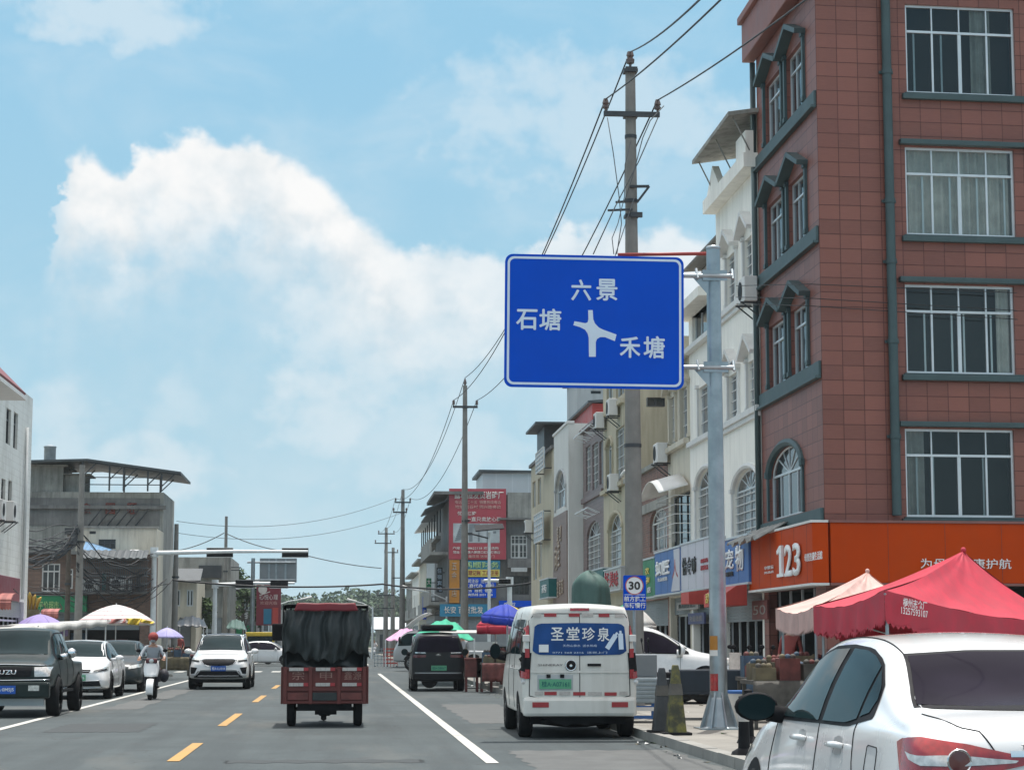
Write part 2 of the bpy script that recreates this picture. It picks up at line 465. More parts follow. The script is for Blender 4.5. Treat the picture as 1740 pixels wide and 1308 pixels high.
M['wall_beige'] = pm('wall_beige', (0.58, 0.54, 0.44), 0.75, var=0.1, scale=0.9, dirt=0.6, dcol=(0.22, 0.19, 0.15))
M['wall_cream'] = pm('wall_cream', (0.49, 0.445, 0.33), 0.75, var=0.1, scale=0.9, dirt=0.6, dcol=(0.25, 0.2, 0.13))
M['wall_pale'] = pm('wall_pale', (0.46, 0.48, 0.48), 0.75, var=0.08, scale=0.9, dirt=0.5, dcol=(0.25, 0.26, 0.25))
M['wall_light'] = pm('wall_light', (0.64, 0.65, 0.62), 0.75, var=0.06, scale=0.9, dirt=0.3, dcol=(0.3, 0.3, 0.28))
M['trim_white'] = pm('trim_white', (0.68, 0.68, 0.66), 0.6, var=0.06, dirt=0.2, dcol=(0.3, 0.28, 0.25))
M['alu'] = pm('alu', (0.62, 0.66, 0.68), 0.38, metal=0.4, var=0.06)
M['pane'] = glass_mat('pane', (0.035, 0.042, 0.046), 0.05, 0.006, 0.6)
M['pane_far'] = glass_mat('pane_far', (0.04, 0.05, 0.055), 0.12, 0.0, 0.4)
M['pane_clear'] = clear_glass('pane_clear')
M['curtain'] = pm('curtain', (0.50, 0.50, 0.47), 0.9, var=0.15, scale=3)
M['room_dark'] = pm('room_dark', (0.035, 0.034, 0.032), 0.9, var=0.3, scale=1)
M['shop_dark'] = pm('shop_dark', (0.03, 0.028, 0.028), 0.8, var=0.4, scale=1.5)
M['wire'] = pm('wire', (0.02, 0.021, 0.023), 0.6, var=0.1)
M['wire_grey'] = pm('wire_grey', (0.10, 0.11, 0.115), 0.6, var=0.1)
M['insulator'] = pm('insulator', (0.10, 0.075, 0.07), 0.3, var=0.2)
M['teal_stone'] = pm('teal_stone', (0.045, 0.082, 0.088), 0.55, var=0.15, scale=2, dirt=0.25, dcol=(0.03, 0.045, 0.05))
M['sign_blue'] = pm('sign_blue', (0.0, 0.074, 0.55), 0.6, var=0.04, scale=1.5, spec=0.12)
M['sign_pale'] = pm('sign_pale', (0.62, 0.73, 0.85), 0.4, var=0.04)
M['sign_grey'] = pm('sign_grey', (0.22, 0.245, 0.26), 0.5, metal=0.3, var=0.08)
M['skin'] = pm('skin', (0.40, 0.22, 0.15), 0.55, var=0.1)
M['yellow_paint'] = pm('yellow_paint', (0.62, 0.44, 0.03), 0.45, var=0.1, dirt=0.2)
# ------------------------------------------------------------------ ground, road, pavements
def asphalt_mat():
    m = bpy.data.materials.new('asphalt'); m.use_nodes = True
    nt = m.node_tree; b = nt.nodes['Principled BSDF']; g = G(nt)
    tc = g.n('ShaderNodeTexCoord').outputs['Object']
    sp = g.n('ShaderNodeSeparateXYZ'); nt.links.new(tc, sp.inputs[0])
    fine = g.noise(tc, 26, 4, 0.7)
    mid = g.noise(tc, 0.5, 6, 0.62, 0.3)
    lng = g.noise(g.xyz(g.m('MULTIPLY', sp.outputs[0], 1.6), g.m('MULTIPLY', sp.outputs[1], 0.07), 0.0), 1.0, 5, 0.6)
    c = g.mix(g.ss(mid, 0.3, 0.7), rgb(0.040, 0.052, 0.055), rgb(0.060, 0.075, 0.078))
    c = g.mix(g.m('MULTIPLY', g.ss(lng, 0.42, 0.66), 0.75), c, rgb(0.033, 0.042, 0.045))
    c = g.mix(g.m('MULTIPLY', g.ss(fine, 0.35, 0.75), 0.4), c, rgb(0.095, 0.108, 0.110))
    st = g.noise(tc, 1.7, 3, 0.5, 0.6)
    c = g.mix(g.m('MULTIPLY', g.ss(st, 0.61, 0.72), 0.75), c, rgb(0.045, 0.048, 0.05))
    vo = g.n('ShaderNodeTexVoronoi', feature='DISTANCE_TO_EDGE'); vo.inputs['Scale'].default_value = 0.16
    mp = g.n('ShaderNodeVectorMath', operation='ADD'); nt.links.new(tc, mp.inputs[0])
    nz = g.n('ShaderNodeTexNoise'); nz.inputs['Scale'].default_value = 1.1; nt.links.new(tc, nz.inputs['Vector'])
    nt.links.new(nz.outputs['Color'], mp.inputs[1]); nt.links.new(mp.outputs[0], vo.inputs['Vector'])
    dust = g.m('MULTIPLY', g.ss(g.noise(g.xyz(g.m('MULTIPLY', sp.outputs[0], 0.5), g.m('MULTIPLY', sp.outputs[1], 0.12), 4.0), 1.0, 5, 0.65), 0.5, 0.72), 0.5)
    c = g.mix(dust, c, rgb(0.115, 0.115, 0.105))
    crack = g.m('MULTIPLY', g.ss(vo.outputs[0], 0.0028, 0.0), 0.55)
    c = g.mix(crack, c, rgb(0.03, 0.03, 0.03))
    g.set(b.inputs['Base Color'], c); b.inputs['Roughness'].default_value = 0.82
    b.inputs['Specular IOR Level'].default_value = 0.35
    bn = g.n('ShaderNodeBump'); bn.inputs['Distance'].default_value = 0.004
    g.set(bn.inputs['Height'], fine); nt.links.new(bn.outputs[0], b.inputs['Normal'])
    return m
M['asphalt'] = asphalt_mat()
M['earth'] = pm('earth', (0.17, 0.16, 0.13), 0.95, var=0.25, scale=0.2)
M['pavement'] = pm('pavement', (0.235, 0.225, 0.20), 0.85, var=0.16, scale=0.8, bump=0.004, dirt=0.55, dcol=(0.15, 0.14, 0.125), streak=False)
M['kerb'] = pm('kerb', (0.26, 0.255, 0.235), 0.8, var=0.12, scale=2, dirt=0.4, dcol=(0.15, 0.145, 0.13), streak=False)
def paint(name, col):
    m = bpy.data.materials.new(name); m.use_nodes = True
    nt = m.node_tree; b = nt.nodes['Principled BSDF']; g = G(nt)
    tc = g.n('ShaderNodeTexCoord').outputs['Object']
    w = g.noise(tc, 7, 6, 0.7); w2 = g.noise(tc, 0.9, 3, 0.5)
    f = g.ss(g.m('ADD', g.m('MULTIPLY', w, 0.7), g.m('MULTIPLY', w2, 0.4)), 0.5, 0.72)
    g.set(b.inputs['Base Color'], g.mix(g.m('MULTIPLY', f, 0.8), rgb(*col), rgb(*[0.4 * x + 0.07 for x in col])))
    b.inputs['Roughness'].default_value = 0.7
    return m
M['line_white'] = paint('line_white', (0.50, 0.495, 0.455))
M['line_yellow'] = paint('line_yellow', (0.43, 0.245, 0.065))

XC, XR, XL, XP, XPL = -1.93, 1.80, -5.42, 4.5, -8.2        # centre line, lane edges, pavement edges
CY0, CY1 = 101.0, 121.0                                    # crossing street
struct('ground', MB().quad((-900, -60, -0.02), (900, -60, -0.02), (900, 2600, -0.02), (-900, 2600, -0.02)), M['earth'])
mb = MB()
mb.quad((XPL, -30, 0), (XP, -30, 0), (XP, 900, 0), (XPL, 900, 0))
struct('road', mb, M['asphalt'])
mb = MB(); mb.quad((-120, CY0, -0.004), (XPL, CY0, -0.004), (XPL, CY1, -0.004), (-120, CY1, -0.004))
mb.quad((XP, CY0, -0.004), (120, CY0 - 6, -0.004), (120, CY1 - 6, -0.004), (XP, CY1, -0.004))
struct('side_street', mb, M['asphalt'])
def pave(name, x0, x1, y0, y1, kx):
    struct(name, MB().box(x0, y0, -0.1, x1, y1, 0.11), M['pavement'])
    k = MB()
    y = y0
    while y < min(y1, 140):
        k.box(kx - 0.09, y + 0.006, -0.1, kx + 0.09, min(y + 0.99, y1), 0.125 + rnd.uniform(-.006, .006)); y += 1.0
    struct('kerb', k, M['kerb'])
pave('pavement', XP + 0.09, 30, -20, CY0, XP)
pave('pavement', XP + 1.2, 30, CY1 - 4, 420, XP + 1.1)
pave('pavement', -60, XPL - 0.09, -20, CY0, XPL)
pave('pavement', -60, XPL - 0.09, CY1, 420, XPL)
M['asphalt_patch'] = pm('asphalt_patch', (0.036, 0.042, 0.044), 0.85, var=0.25, scale=3)
M['asphalt_worn'] = pm('asphalt_worn', (0.088, 0.092, 0.09), 0.85, var=0.25, scale=2)
for (x0, y0, x1, y1, m) in ((-4.6, 33, -3.1, 36.5, 'asphalt_patch'), (2.3, 36, 3.6, 47, 'asphalt_worn'), (-0.9, 46, 0.6, 49, 'asphalt_patch'), (-4.9, 44, -4.2, 62, 'asphalt_worn'), (2.2, 22, 4.3, 27, 'asphalt_worn'), (-1.3, 24.5, 1.0, 25.1, 'asphalt_patch')):
    mb = MB(); n = 16
    P = [(x0 + (x1 - x0) * k / n, y0 + .12 * math.sin(k * 2.1 + x0)) for k in range(n)] + [(x1 + .05 * math.sin(k * 1.7), y0 + (y1 - y0) * k / n) for k in range(n)] + [(x1 - (x1 - x0) * k / n, y1 + .12 * math.sin(k * 1.9)) for k in range(n)] + [(x0 + .05 * math.sin(k * 2.3), y1 - (y1 - y0) * k / n) for k in range(n)]
    mb.add([(a, b, 0.003) for a, b in P], [list(range(4 * n))]); struct('road_patch', mb, M[m])
Z1 = 0.007
def line(x0, y0, x1, y1, w, m='line_white', name='lane_line'):
    d = (V((x1, y1, 0)) - V((x0, y0, 0))).normalized(); s_ = V((d.y, -d.x, 0)) * (w / 2)
    a, b = V((x0, y0, Z1)), V((x1, y1, Z1))
    n = max(1, int((b - a).length / 2)); mb = MB()
    for i in range(n):
        p, q = a.lerp(b, i / n), a.lerp(b, (i + 1) / n)
        mb.quad(p - s_, p + s_, q + s_, q - s_)
    struct(name, mb, M[m])
line(XL, -5, XL, 98, 0.15)
line(XR, 24.2, XR, 92, 0.15)
line(XL, 126, XL, 320, 0.15); line(XR, 126, XR, 320, 0.15)
for px, y0, y1 in ((0, 24.9, 29.3), (0, 35.2, 41.2), (0, 49.0, 55.0), (0, 63, 68), (0, 77, 82), (0, 90, 95)):
    line(XC, y0, XC, y1, 0.15, 'line_yellow', 'centre_dash')
for k in range(7):                                          # crossing stripes before the junction
    line(-7.4 + k * 0.9, 97.0, -7.4 + k * 0.9, 100.2, 0.42, name='crossing_stripe')
# parking bay ticks on the left
for y in (45, 51, 57, 63):
    line(XPL + 0.2, y, XL - 0.5, y, 0.1, name='bay_line')

# ------------------------------------------------------------------ facades
class Fac:
    """frame of a wall: local x to the right as seen from outside, y into the building, z up"""
    def __init__(s, M_): s.M = M_; s.I = M_.inverted()
    def loc(s, px, py):                          # photo pixel -> (u, z) on the wall plane
        o = s.I @ CAM; d = s.I.to_3x3() @ ray(px, py)
        t = -o.y / d.y; p = o + d * t
        return p.x, p.z
    def u(s, px, py=900): return s.loc(px, py)[0]
    def z(s, px, py): return s.loc(px, py)[1]
    def w(s, u, y, z): return s.M @ V((u, y, z))
def facR(X, dfar): return Fac(Tm((X, dfar, 0), R(-90)))
def facL(X, dnear): return Fac(Tm((X, dnear, 0), R(90)))
def facF(x, d, a=0.0): return Fac(Tm((x, d, 0), a))
def depth_at(px, X):
    return atX(px, VPY, X).y

def wall_face(mb, W, H, holes, t=0.22, z0=0.0, arch_n=8):
    """front face of a wall with real openings and reveals; hole = (u0,u1,z0,z1,rise)"""
    us = sorted({0.0, W} | {h[0] for h in holes} | {h[1] for h in holes})
    zs = sorted({z0, H} | {h[2] for h in holes} | {h[3] for h in holes})
    us = [u for u in us if -1e-6 <= u <= W + 1e-6]; zs = [z for z in zs if z0 - 1e-6 <= z <= H + 1e-6]
    for i in range(len(us) - 1):
        for j in range(len(zs) - 1):
            cu_, cz_ = (us[i] + us[i + 1]) / 2, (zs[j] + zs[j + 1]) / 2
            if any(h[0] < cu_ < h[1] and h[2] < cz_ < h[3] for h in holes): continue
            mb.quad((us[i], 0, zs[j]), (us[i + 1], 0, zs[j]), (us[i + 1], 0, zs[j + 1]), (us[i], 0, zs[j + 1]))
    for h in holes:
        u0, u1, a, b = h[:4]; rise = h[4] if len(h) > 4 else 0
        sp = b - rise
        mb.quad((u0, 0, a), (u0, 0, sp), (u0, t, sp), (u0, t, a))
        mb.quad((u1, 0, a), (u1, t, a), (u1, t, sp), (u1, 0, sp))
        mb.quad((u0, 0, a), (u0, t, a), (u1, t, a), (u1, 0, a))
        if not rise:
            mb.quad((u0, 0, b), (u1, 0, b), (u1, t, b), (u0, t, b))
        else:
            c, r_ = (u0 + u1) / 2, (u1 - u0) / 2
            arc = [(c - r_ * math.cos(math.pi * k / (2 * arch_n)), sp + rise * math.sin(math.pi * k / (2 * arch_n))) for k in range(2 * arch_n + 1)]
            for k in range(2 * arch_n):
                p, q = arc[k], arc[k + 1]
                mb.quad((p[0], 0, p[1]), (q[0], 0, q[1]), (q[0], 0, b), (p[0], 0, b))
                mb.quad((p[0], 0, p[1]), (p[0], t, p[1]), (q[0], t, q[1]), (q[0], 0, q[1]))
def shell(mb, W, H, D, z0=0.0):
    """sides, back and flat roof behind a wall face"""
    mb.quad((0, 0, z0), (0, 0, H), (0, D, H), (0, D, z0))
    mb.quad((W, 0, z0), (W, D, z0), (W, D, H), (W, 0, H))
    mb.quad((0, D, z0), (0, D, H), (W, D, H), (W, D, z0))
    mb.quad((0, 0, H), (W, 0, H), (W, D, H), (0, D, H))

def window(b, f, u0, u1, z0, z1, rise=0, y=0.12, nx=3, transom=None, frame='alu', pane='pane', fw=0.045, bars=0, barm='trim_white',
           sill=None, hood=None, curtain=False, drape=(0.0, 1.0), fan=False, cage=0, open_at=()):
    """frame mesh 'window' with child pane (and bars, sill, hood, curtain) in the opening"""
    mb = MB(f.M); sp = z1 - rise
    Y0, Y1 = y - 0.03, y + 0.03
    mb.box(u0, Y0, z0, u0 + fw, Y1, sp); mb.box(u1 - fw, Y0, z0, u1, Y1, sp)
    mb.box(u0 + fw, Y0, z0, u1 - fw, Y1, z0 + fw)
    if rise:
        c, r_ = (u0 + u1) / 2, (u1 - u0) / 2 - fw / 2
        mb.tube([(c - r_ * math.cos(math.pi * k / 12), y, sp + (rise - fw / 2) * math.sin(math.pi * k / 12)) for k in range(13)], fw / 2, 4)
        mb.box(u0 + fw, Y0, sp - fw / 2, u1 - fw, Y1, sp + fw / 2)
        for k in (3, 4.5, 6, 7.5, 9):
            a = math.pi * k / 12
            mb.bar((c, y, sp), (c - r_ * math.cos(a), y, sp + rise * math.sin(a) * 0.97), fw * 0.6)
        top = sp
    else:
        mb.box(u0 + fw, Y0, z1 - fw, u1 - fw, Y1, z1); top = z1
    if transom:
        zt = z0 + (z1 - z0) * transom
        mb.box(u0 + fw, Y0 - 0.004, zt - fw / 2, u1 - fw, Y1, zt + fw / 2)
    else: zt = top
    for k in range(1, nx):
        uu = u0 + (u1 - u0) * k / nx
        wide = fw * (1.5 if (nx % 2 == 0 and k == nx // 2) else 0.85)
        mb.box(uu - wide / 2, Y0 + 0.006, z0 + fw, uu + wide / 2, Y1, top if transom is None else zt - fw / 2)
        if transom: mb.box(uu - fw * 0.3, Y0 + 0.006, zt + fw / 2, uu + fw * 0.3, Y1, top - 0.01)
    for o_ in open_at:                                    # a sash slid behind another shows a second stile
        uu = u0 + (u1 - u0) * o_
        mb.box(uu - 0.02, y + 0.034, z0 + fw, uu + 0.02, y + 0.06, zt - fw / 2)
    w = mb.build('window', M[frame], b)
    pb = MB(f.M)
    if rise:
        c, r_ = (u0 + u1) / 2, (u1 - u0) / 2
        pb.add([(u0, y + 0.005, z0), (u1, y + 0.005, z0), (u1, y + 0.005, sp)] + [(c + r_ * math.cos(math.pi * k / 12), y + 0.005, sp + rise * math.sin(math.pi * k / 12)) for k in range(1, 12)] + [(u0, y + 0.005, sp)], [list(range(15))])
    else:
        pb.quad((u0, y + 0.005, z0), (u1, y + 0.005, z0), (u1, y + 0.005, z1), (u0, y + 0.005, z1))
    pb.build('pane', M['pane_clear' if curtain else pane], w)
    if curtain:
        W_ = u1 - u0
        def cf_(s, t):
            x = u0 + W_ * s
            return (x, y + 0.12 + 0.03 * math.sin(s * W_ * 34 + 1.5 * math.sin(s * 9)) + 0.015 * math.sin(s * 71), z0 + (z1 - z0) * t)
        if drape: MB(f.M).grid(lambda s, t: cf_(drape[0] + (drape[1] - drape[0]) * s, t), 120, 2).build('curtain', M['curtain'], w, smooth=True)
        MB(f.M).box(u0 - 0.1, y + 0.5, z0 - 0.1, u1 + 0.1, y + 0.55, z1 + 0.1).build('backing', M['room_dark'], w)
    if bars:
        bb = MB(f.M); yy = y - 0.06 if not cage else -cage
        ztop = sp if rise else z1
        for k in range(1, bars + 1):
            zz = z0 + (ztop - z0) * k / (bars + 0.6)
            bb.bar((u0, yy, zz), (u1, yy, zz), 0.02)
            if cage:
                bb.bar((u0, 0, zz), (u0, yy, zz), 0.022); bb.bar((u1, 0, zz), (u1, yy, zz), 0.022)
        nv = max(2, int((u1 - u0) / 0.14))
        for k in range(nv + 1):
            uu = u0 + (u1 - u0) * k / nv
            bb.bar((uu, yy + .006, z0), (uu, yy + .006, ztop), 0.005)
        bb.build('grille', M[barm], w)
    if sill:
        MB(f.M).box(u0 - 0.12, -0.1, z0 - 0.1, u1 + 0.12, 0.1, z0 - 0.002).build('sill', M[sill], w, bevel=0.01)
    if hood == 'flat':
        MB(f.M).box(u0 - 0.18, -0.14, z1 + 0.03, u1 + 0.18, 0.0, z1 + 0.12).build('hood', M[sill or 'trim_white'], w, bevel=0.01)
    return w
def pediment(b, f, u0, u1, z0, z1, m, band=0.12, proj=0.16, peak=0.45, col=True, parent=None):
    """stone surround: two side posts and a gable over a window"""
    mb = MB(f.M); c = (u0 + u1) / 2
    if col:
        mb.box(u0 - band, -proj * 0.3, z0, u0, 0.0, z1); mb.box(u1, -proj * 0.3, z0, u1 + band, 0.0, z1)
        for uu in (u0 - band / 2, u1 + band / 2):
            mb.box(uu - band * 0.75, -proj * 0.45, z1, uu + band * 0.75, 0.0, z1 + 0.09)
            mb.box(uu - band * 0.7, -proj * 0.4, z0 - 0.002, uu + band * 0.7, 0.0, z0 + 0.1)
    e = band * 1.6; zt = z1 + 0.09
    for s_ in (-1, 1):
        a = V((c + s_ * ((u1 - u0) / 2 + e), -proj / 2 - 0.02, zt)); p = V((c, -proj / 2 - 0.02, zt + peak))
        mb.bar(a, p, proj * 1.3, 0.11)
    return mb.build('surround', M[m], parent or b)

def ac_unit(f, u, z, label, y=0.0, w=0.82, h=0.6, group='air conditioner boxes on the walls'):
    loc = f.w(u, y, z)
    t = thing('air_conditioner', label, 'air conditioner', loc, group)
    mb = MB(f.M); mb.box(u - w / 2, y - 0.42, z, u + w / 2, y - 0.1, z + h)
    mb.build('casing', M['trim_white'], t, bevel=0.02)
    g_ = MB(f.M)
    g_.lathe([(0.23, y - 0.435), (0.22, y - 0.425), (0.02, y - 0.43)], 18, (u - w * 0.12, 0, z + h / 2), 'y')
    g_.build('fan_grille', M['black_plastic'], t)
    b_ = MB(f.M)
    for s_ in (-0.3, 0.3):
        b_.bar((u + s_, y, z - 0.03), (u + s_, y - 0.5, z - 0.03), 0.04); b_.bar((u + s_, y, z - 0.4), (u + s_, y - 0.45, z - 0.04), 0.03)
    b_.build('bracket', M['steel_dark'], t)
    return t
def shop_front(b, f, u0, u1, z1, depth=2.6, shutter=0.0, door=True, dark='shop_dark', seed=0):
    """the recess of a ground-floor shop: back wall, side walls, counter-high shelves, half-open roller shutter"""
    r_ = random.Random(seed)
    mb = MB(f.M)
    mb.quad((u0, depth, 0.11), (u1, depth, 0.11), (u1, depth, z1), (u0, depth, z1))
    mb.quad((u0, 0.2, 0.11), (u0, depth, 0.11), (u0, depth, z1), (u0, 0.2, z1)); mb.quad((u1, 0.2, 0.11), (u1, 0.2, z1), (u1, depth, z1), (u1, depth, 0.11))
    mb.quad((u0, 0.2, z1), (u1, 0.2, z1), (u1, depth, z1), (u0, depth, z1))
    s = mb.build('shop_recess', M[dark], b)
    sh = MB(f.M); n = 0
    u = u0 + 0.25
    while u < u1 - 0.5:
        ww = r_.uniform(0.5, 0.9)
        hh = r_.uniform(1.2, 2.0)
        sh.mi = n % 4
        sh.box(u, depth - 0.6, 0.11, u + ww, depth - 0.15, 0.11 + hh); n += 1
        for k in range(4):
            sh.mi = r_.randrange(4)
            sh.box(u + 0.03 + k * ww / 4.4, depth - 0.8, 0.4 + (k % 2) * 0.5, u + 0.02 + (k + 0.8) * ww / 4.4, depth - 0.59, 0.62 + (k % 2) * 0.5)
        u += ww + r_.uniform(0.1, 0.4)
    sh.build('shelving', [M['goods_a'], M['goods_b'], M['goods_c'], M['goods_d']], s)
    if door:
        d = MB(f.M); n = max(2, int((u1 - u0) / 1.0))
        for k in range(n + 1):
            uu = u0 + (u1 - u0) * k / n
            d.box(uu - 0.025, 0.24, 0.11, uu + 0.025, 0.29, z1)
        d.box(u0, 0.235, 2.15, u1, 0.295, 2.22)
        d.build('shop_door', M['alu'], b)
    if shutter:
        k = MB(f.M); zz = z1 - shutter
        while zz < z1:
            k.box(u0 + 0.03, 0.12, zz, u1 - 0.03, 0.16, zz + 0.075); zz += 0.08
        k.build('roller_shutter', M['sign_grey'], b)
M['goods_a'] = pm('goods_a', (0.14, 0.04, 0.035), 0.7, var=0.4, scale=4)
M['goods_b'] = pm('goods_b', (0.09, 0.085, 0.075), 0.7, var=0.4, scale=4)
M['goods_c'] = pm('goods_c', (0.05, 0.09, 0.14), 0.7, var=0.4, scale=4)
M['goods_d'] = pm('goods_d', (0.13, 0.11, 0.065), 0.7, var=0.4, scale=4)
def fascia(f, u0, u1, z0, z1, label, m, proj=0.35, y0=0.0, edge=None, group='shop signs over the pavement', base_y=None):
    t = thing('shop_sign', label, 'shop sign', f.w((u0 + u1) / 2, y0, z0), group)
    mb = MB(f.M); mb.box(u0, y0 - proj, z0, u1, y0 - 0.003, z1)
    mb.build('panel', M[m], t, bevel=0.012)
    e = MB(f.M)
    for a, b_ in ((z1, z1 + 0.05), (z0 - 0.05, z0)):
        e.box(u0 - 0.02, y0 - proj - 0.03, a, u1 + 0.02, y0 - 0.003, b_)
    e.build('edge_trim', M[edge or 'alu'], t)
    if u1 - u0 > 2.5:
        j = MB(f.M); n = int((u1 - u0) / 1.22)
        for k in range(1, n + 1): j.box(u0 + k * 1.22 - .003, y0 - proj - .003, z0 + .01, u0 + k * 1.22 + .003, y0 - proj + .001, z1 - .01)
        if n: j.build('panel_seam', M['steel_dark'], t)
    return t
# ================================================================== right-hand row
XF = 10.0
dR0, dR1 = depth_at(1405, XF), depth_at(1299.5, XF)
M['tile_red'] = tiles('tile_red', (0.21, 0.077, 0.056), (0.06, 0.014, 0.011), 0.48, 0.31, 0.0, 0.5, 0.009, 0.17, 0.22, (0.16, 0.06, 0.055), lines=0.25)
M['eave_red'] = pm('eave_red', (0.24, 0.10, 0.085), 0.6, var=0.1, dirt=0.35, dcol=(0.12, 0.07, 0.06))
M['orange'] = pm('orange', (0.47, 0.052, 0.002), 0.6, spec=0.12, var=0.06, scale=1.0, dirt=0.08, dcol=(0.35, 0.1, 0.03))
fs = facR(XF, dR1)                                  # street side of the red house
ff = facF(XF, dR0, R(3.2))                          # side towards us
W1 = dR1 - dR0
Hs = 16.2
red = thing('corner_house', 'tall red tiled corner house with teal trimmed windows and an orange shop floor', 'building', (XF, dR0, 0))
def zs(py): return fs.z(1372, py)
# street side windows
floors = [(165, 0), (400, 1), (632, 2)]
holes = []
un0, un1 = fs.u(1341, 400), fs.u(1371, 400); uf0, uf1 = fs.u(1304, 400), fs.u(1333, 400)
wz = []
for py, k in floors:
    zb = fs.z(1392, py) + 0.25
    zt = zb + 1.45
    holes += [(un0, un1, zb, zt), (uf0, uf1, zb, zt)]; wz.append((zb, zt))
ua0, ua1 = fs.u(1309), fs.u(1366)
za0 = fs.z(1392, 880) + 0.22; za1 = fs.z(1338, 756)
holes.append((ua0, ua1, za0, za1, (ua1 - ua0) * 0.17))
ush0, ush1 = 0.5, W1 - 0.9
holes.append((ush0, ush1, 0.11, 2.55))
mb = MB(fs.M); wall_face(mb, W1, Hs, holes, 0.25)
mb.T = ff.M
WF = 8.5
fwin = []
for (yt, yb) in ((8, 158), (250, 399), (483, 634), (728, 878)):
    u0, u1 = ff.u(1541, yb), ff.u(1727, yb)
    fwin.append((u0, u1, ff.z(1560, yb), ff.z(1560, yt)))
fh = list(fwin)
ud0, ud1 = 1.2, WF - 0.5
fh.append((ud0, ud1, 0.11, 2.55))
wall_face(mb, WF, Hs, fh, 0.22)
# rest of the shell
mb.T = None
A = fs.w(0, 0, 0); A1 = fs.w(0, 9, 0); Bc = ff.w(WF, 0, 0); C_ = ff.w(WF, 7.5, 0)
up = V((0, 0, Hs))
for p, q in ((A, A1), (A1, C_), (C_, Bc)):
    mb.quad(p, q, q + up, p + up)
mb.add([A + up, A1 + up, C_ + up, Bc + up, ff.w(0, 0, Hs)], [(0, 1, 2, 3, 4)])
mb.build('wall', M['tile_red'], red)
# eave slab round the top
mb = MB(fs.M); mb.box(-0.25, -0.3, Hs - 0.75, W1 + 0.3, -0.003, Hs + 0.2); mb.box(-0.3, -0.4, Hs + 0.2, W1 + 0.4, 0.4, Hs + 0.38)
mb.T = ff.M; mb.box(0.0, -0.3, Hs - 0.72, WF, -0.003, Hs + 0.19)
mb.build('eave', M['eave_red'], red, bevel=0.02)
# teal bands, windows and gabled surrounds
for k, (zb, zt) in enumerate(wz):
    mb = MB(fs.M); mb.box(-0.1, -0.06, zb - 0.34, W1 - 0.03, -0.003, zb - 0.03); mb.box(-0.14, -0.13, zb - 0.4, W1 - 0.03, -0.003, zb - 0.34)
    mb.build('sill_band', M['teal_stone'], red, bevel=0.01)
    for a, b_ in ((un0, un1), (uf0, uf1)):
        w = window(red, fs, a, b_, zb, zt, 0, 0.12, 3, 0.72, 'alu', 'pane', 0.045)
        pediment(red, fs, a, b_, zb, zt, 'teal_stone', 0.13, 0.2, 0.42, True, w)
mb = MB(fs.M); mb.box(-0.1, -0.07, za0 - 0.34, W1 - 0.03, -0.003, za0 - 0.03); mb.build('sill_band', M['teal_stone'], red, bevel=0.01)
w = window(red, fs, ua0, ua1, za0, za1, (ua1 - ua0) * 0.17, 0.1, 4, None, 'alu', 'pane', 0.05)
c0, r0 = (ua0 + ua1) / 2, (ua1 - ua0) / 2 + 0.07
sp0 = za1 - (ua1 - ua0) * 0.17
mb = MB(fs.M); mb.tube([(c0 - r0 * math.cos(math.pi * k / 14), -0.01, sp0 + (za1 - sp0 + 0.07) * math.sin(math.pi * k / 14)) for k in range(15)], 0.09, 6)
mb.box(ua0 - 0.14, -0.05, za0, ua0 - 0.003, -0.003, sp0); mb.box(ua1 + 0.003, -0.05, za0, ua1 + 0.14, -0.003, sp0)
mb.box(ua0 - 0.2, -0.09, sp0, ua0 - .003, -0.004, sp0 + 0.14); mb.box(ua1 + .003, -0.09, sp0, ua1 + 0.2, -0.004, sp0 + 0.14)
mb.build('surround', M['teal_stone'], w)
# far corner drain pipe, teal
MB(fs.M).tube([(-0.06, -0.08, 3.9), (-0.06, -0.08, Hs - 0.8)], 0.07, 8).build('drain_pipe', M['teal_stone'], red, smooth=True)
# windows towards us
for i, (a, b_, z0, z1) in enumerate(fwin):
    window(red, ff, a, b_, z0, z1, 0, 0.1, 4, 0.70, 'alu', 'pane', 0.05, curtain=True, drape=((0.62, 0.8), (0.0, 1.0), (0.86, 1.0), (0.0, 0.2))[i], open_at=((0.09, 0.34), (0.17, 0.42, 0.67, 0.92), (0.19, 0.44, 0.55, 0.8), (0.12, 0.27, 0.73))[i])
    mb = MB(ff.M); mb.box(a - 0.12, -0.12, z0 - 0.16, b_ + 0.6, -0.003, z0 - 0.04); mb.box(a - 0.06, -0.07, z0 - 0.04, b_ + 0.5, -0.003, z0 - 0.002)
    if i: mb.box(a - 0.14, -0.16, z1 + 0.03, b_ + 0.6, -0.003, z1 + 0.14)
    mb.build('sill', M['teal_stone'], red, bevel=0.012)
up_, _ = ff.loc(1513, 500)
mb = MB(ff.M); mb.tube([(up_, -0.1, 4.0), (up_, -0.1, Hs - 0.7)], 0.1, 12)
for zz in (5.6, 7.6, 9.3, 10.6, 13.4):
    mb.tube([(up_, -0.1, zz), (up_, -0.1, zz + 0.1)], 0.118, 12); mb.box(up_ - 0.15, -0.05, zz + 0.02, up_ + 0.15, -0.003, zz + 0.08)
mb.build('drain_pipe', M['teal_stone'], red, smooth='auto')
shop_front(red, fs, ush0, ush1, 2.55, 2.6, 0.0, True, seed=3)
shop_front(red, ff, ud0, ud1, 2.55, 2.6, 0.0, True, seed=4)
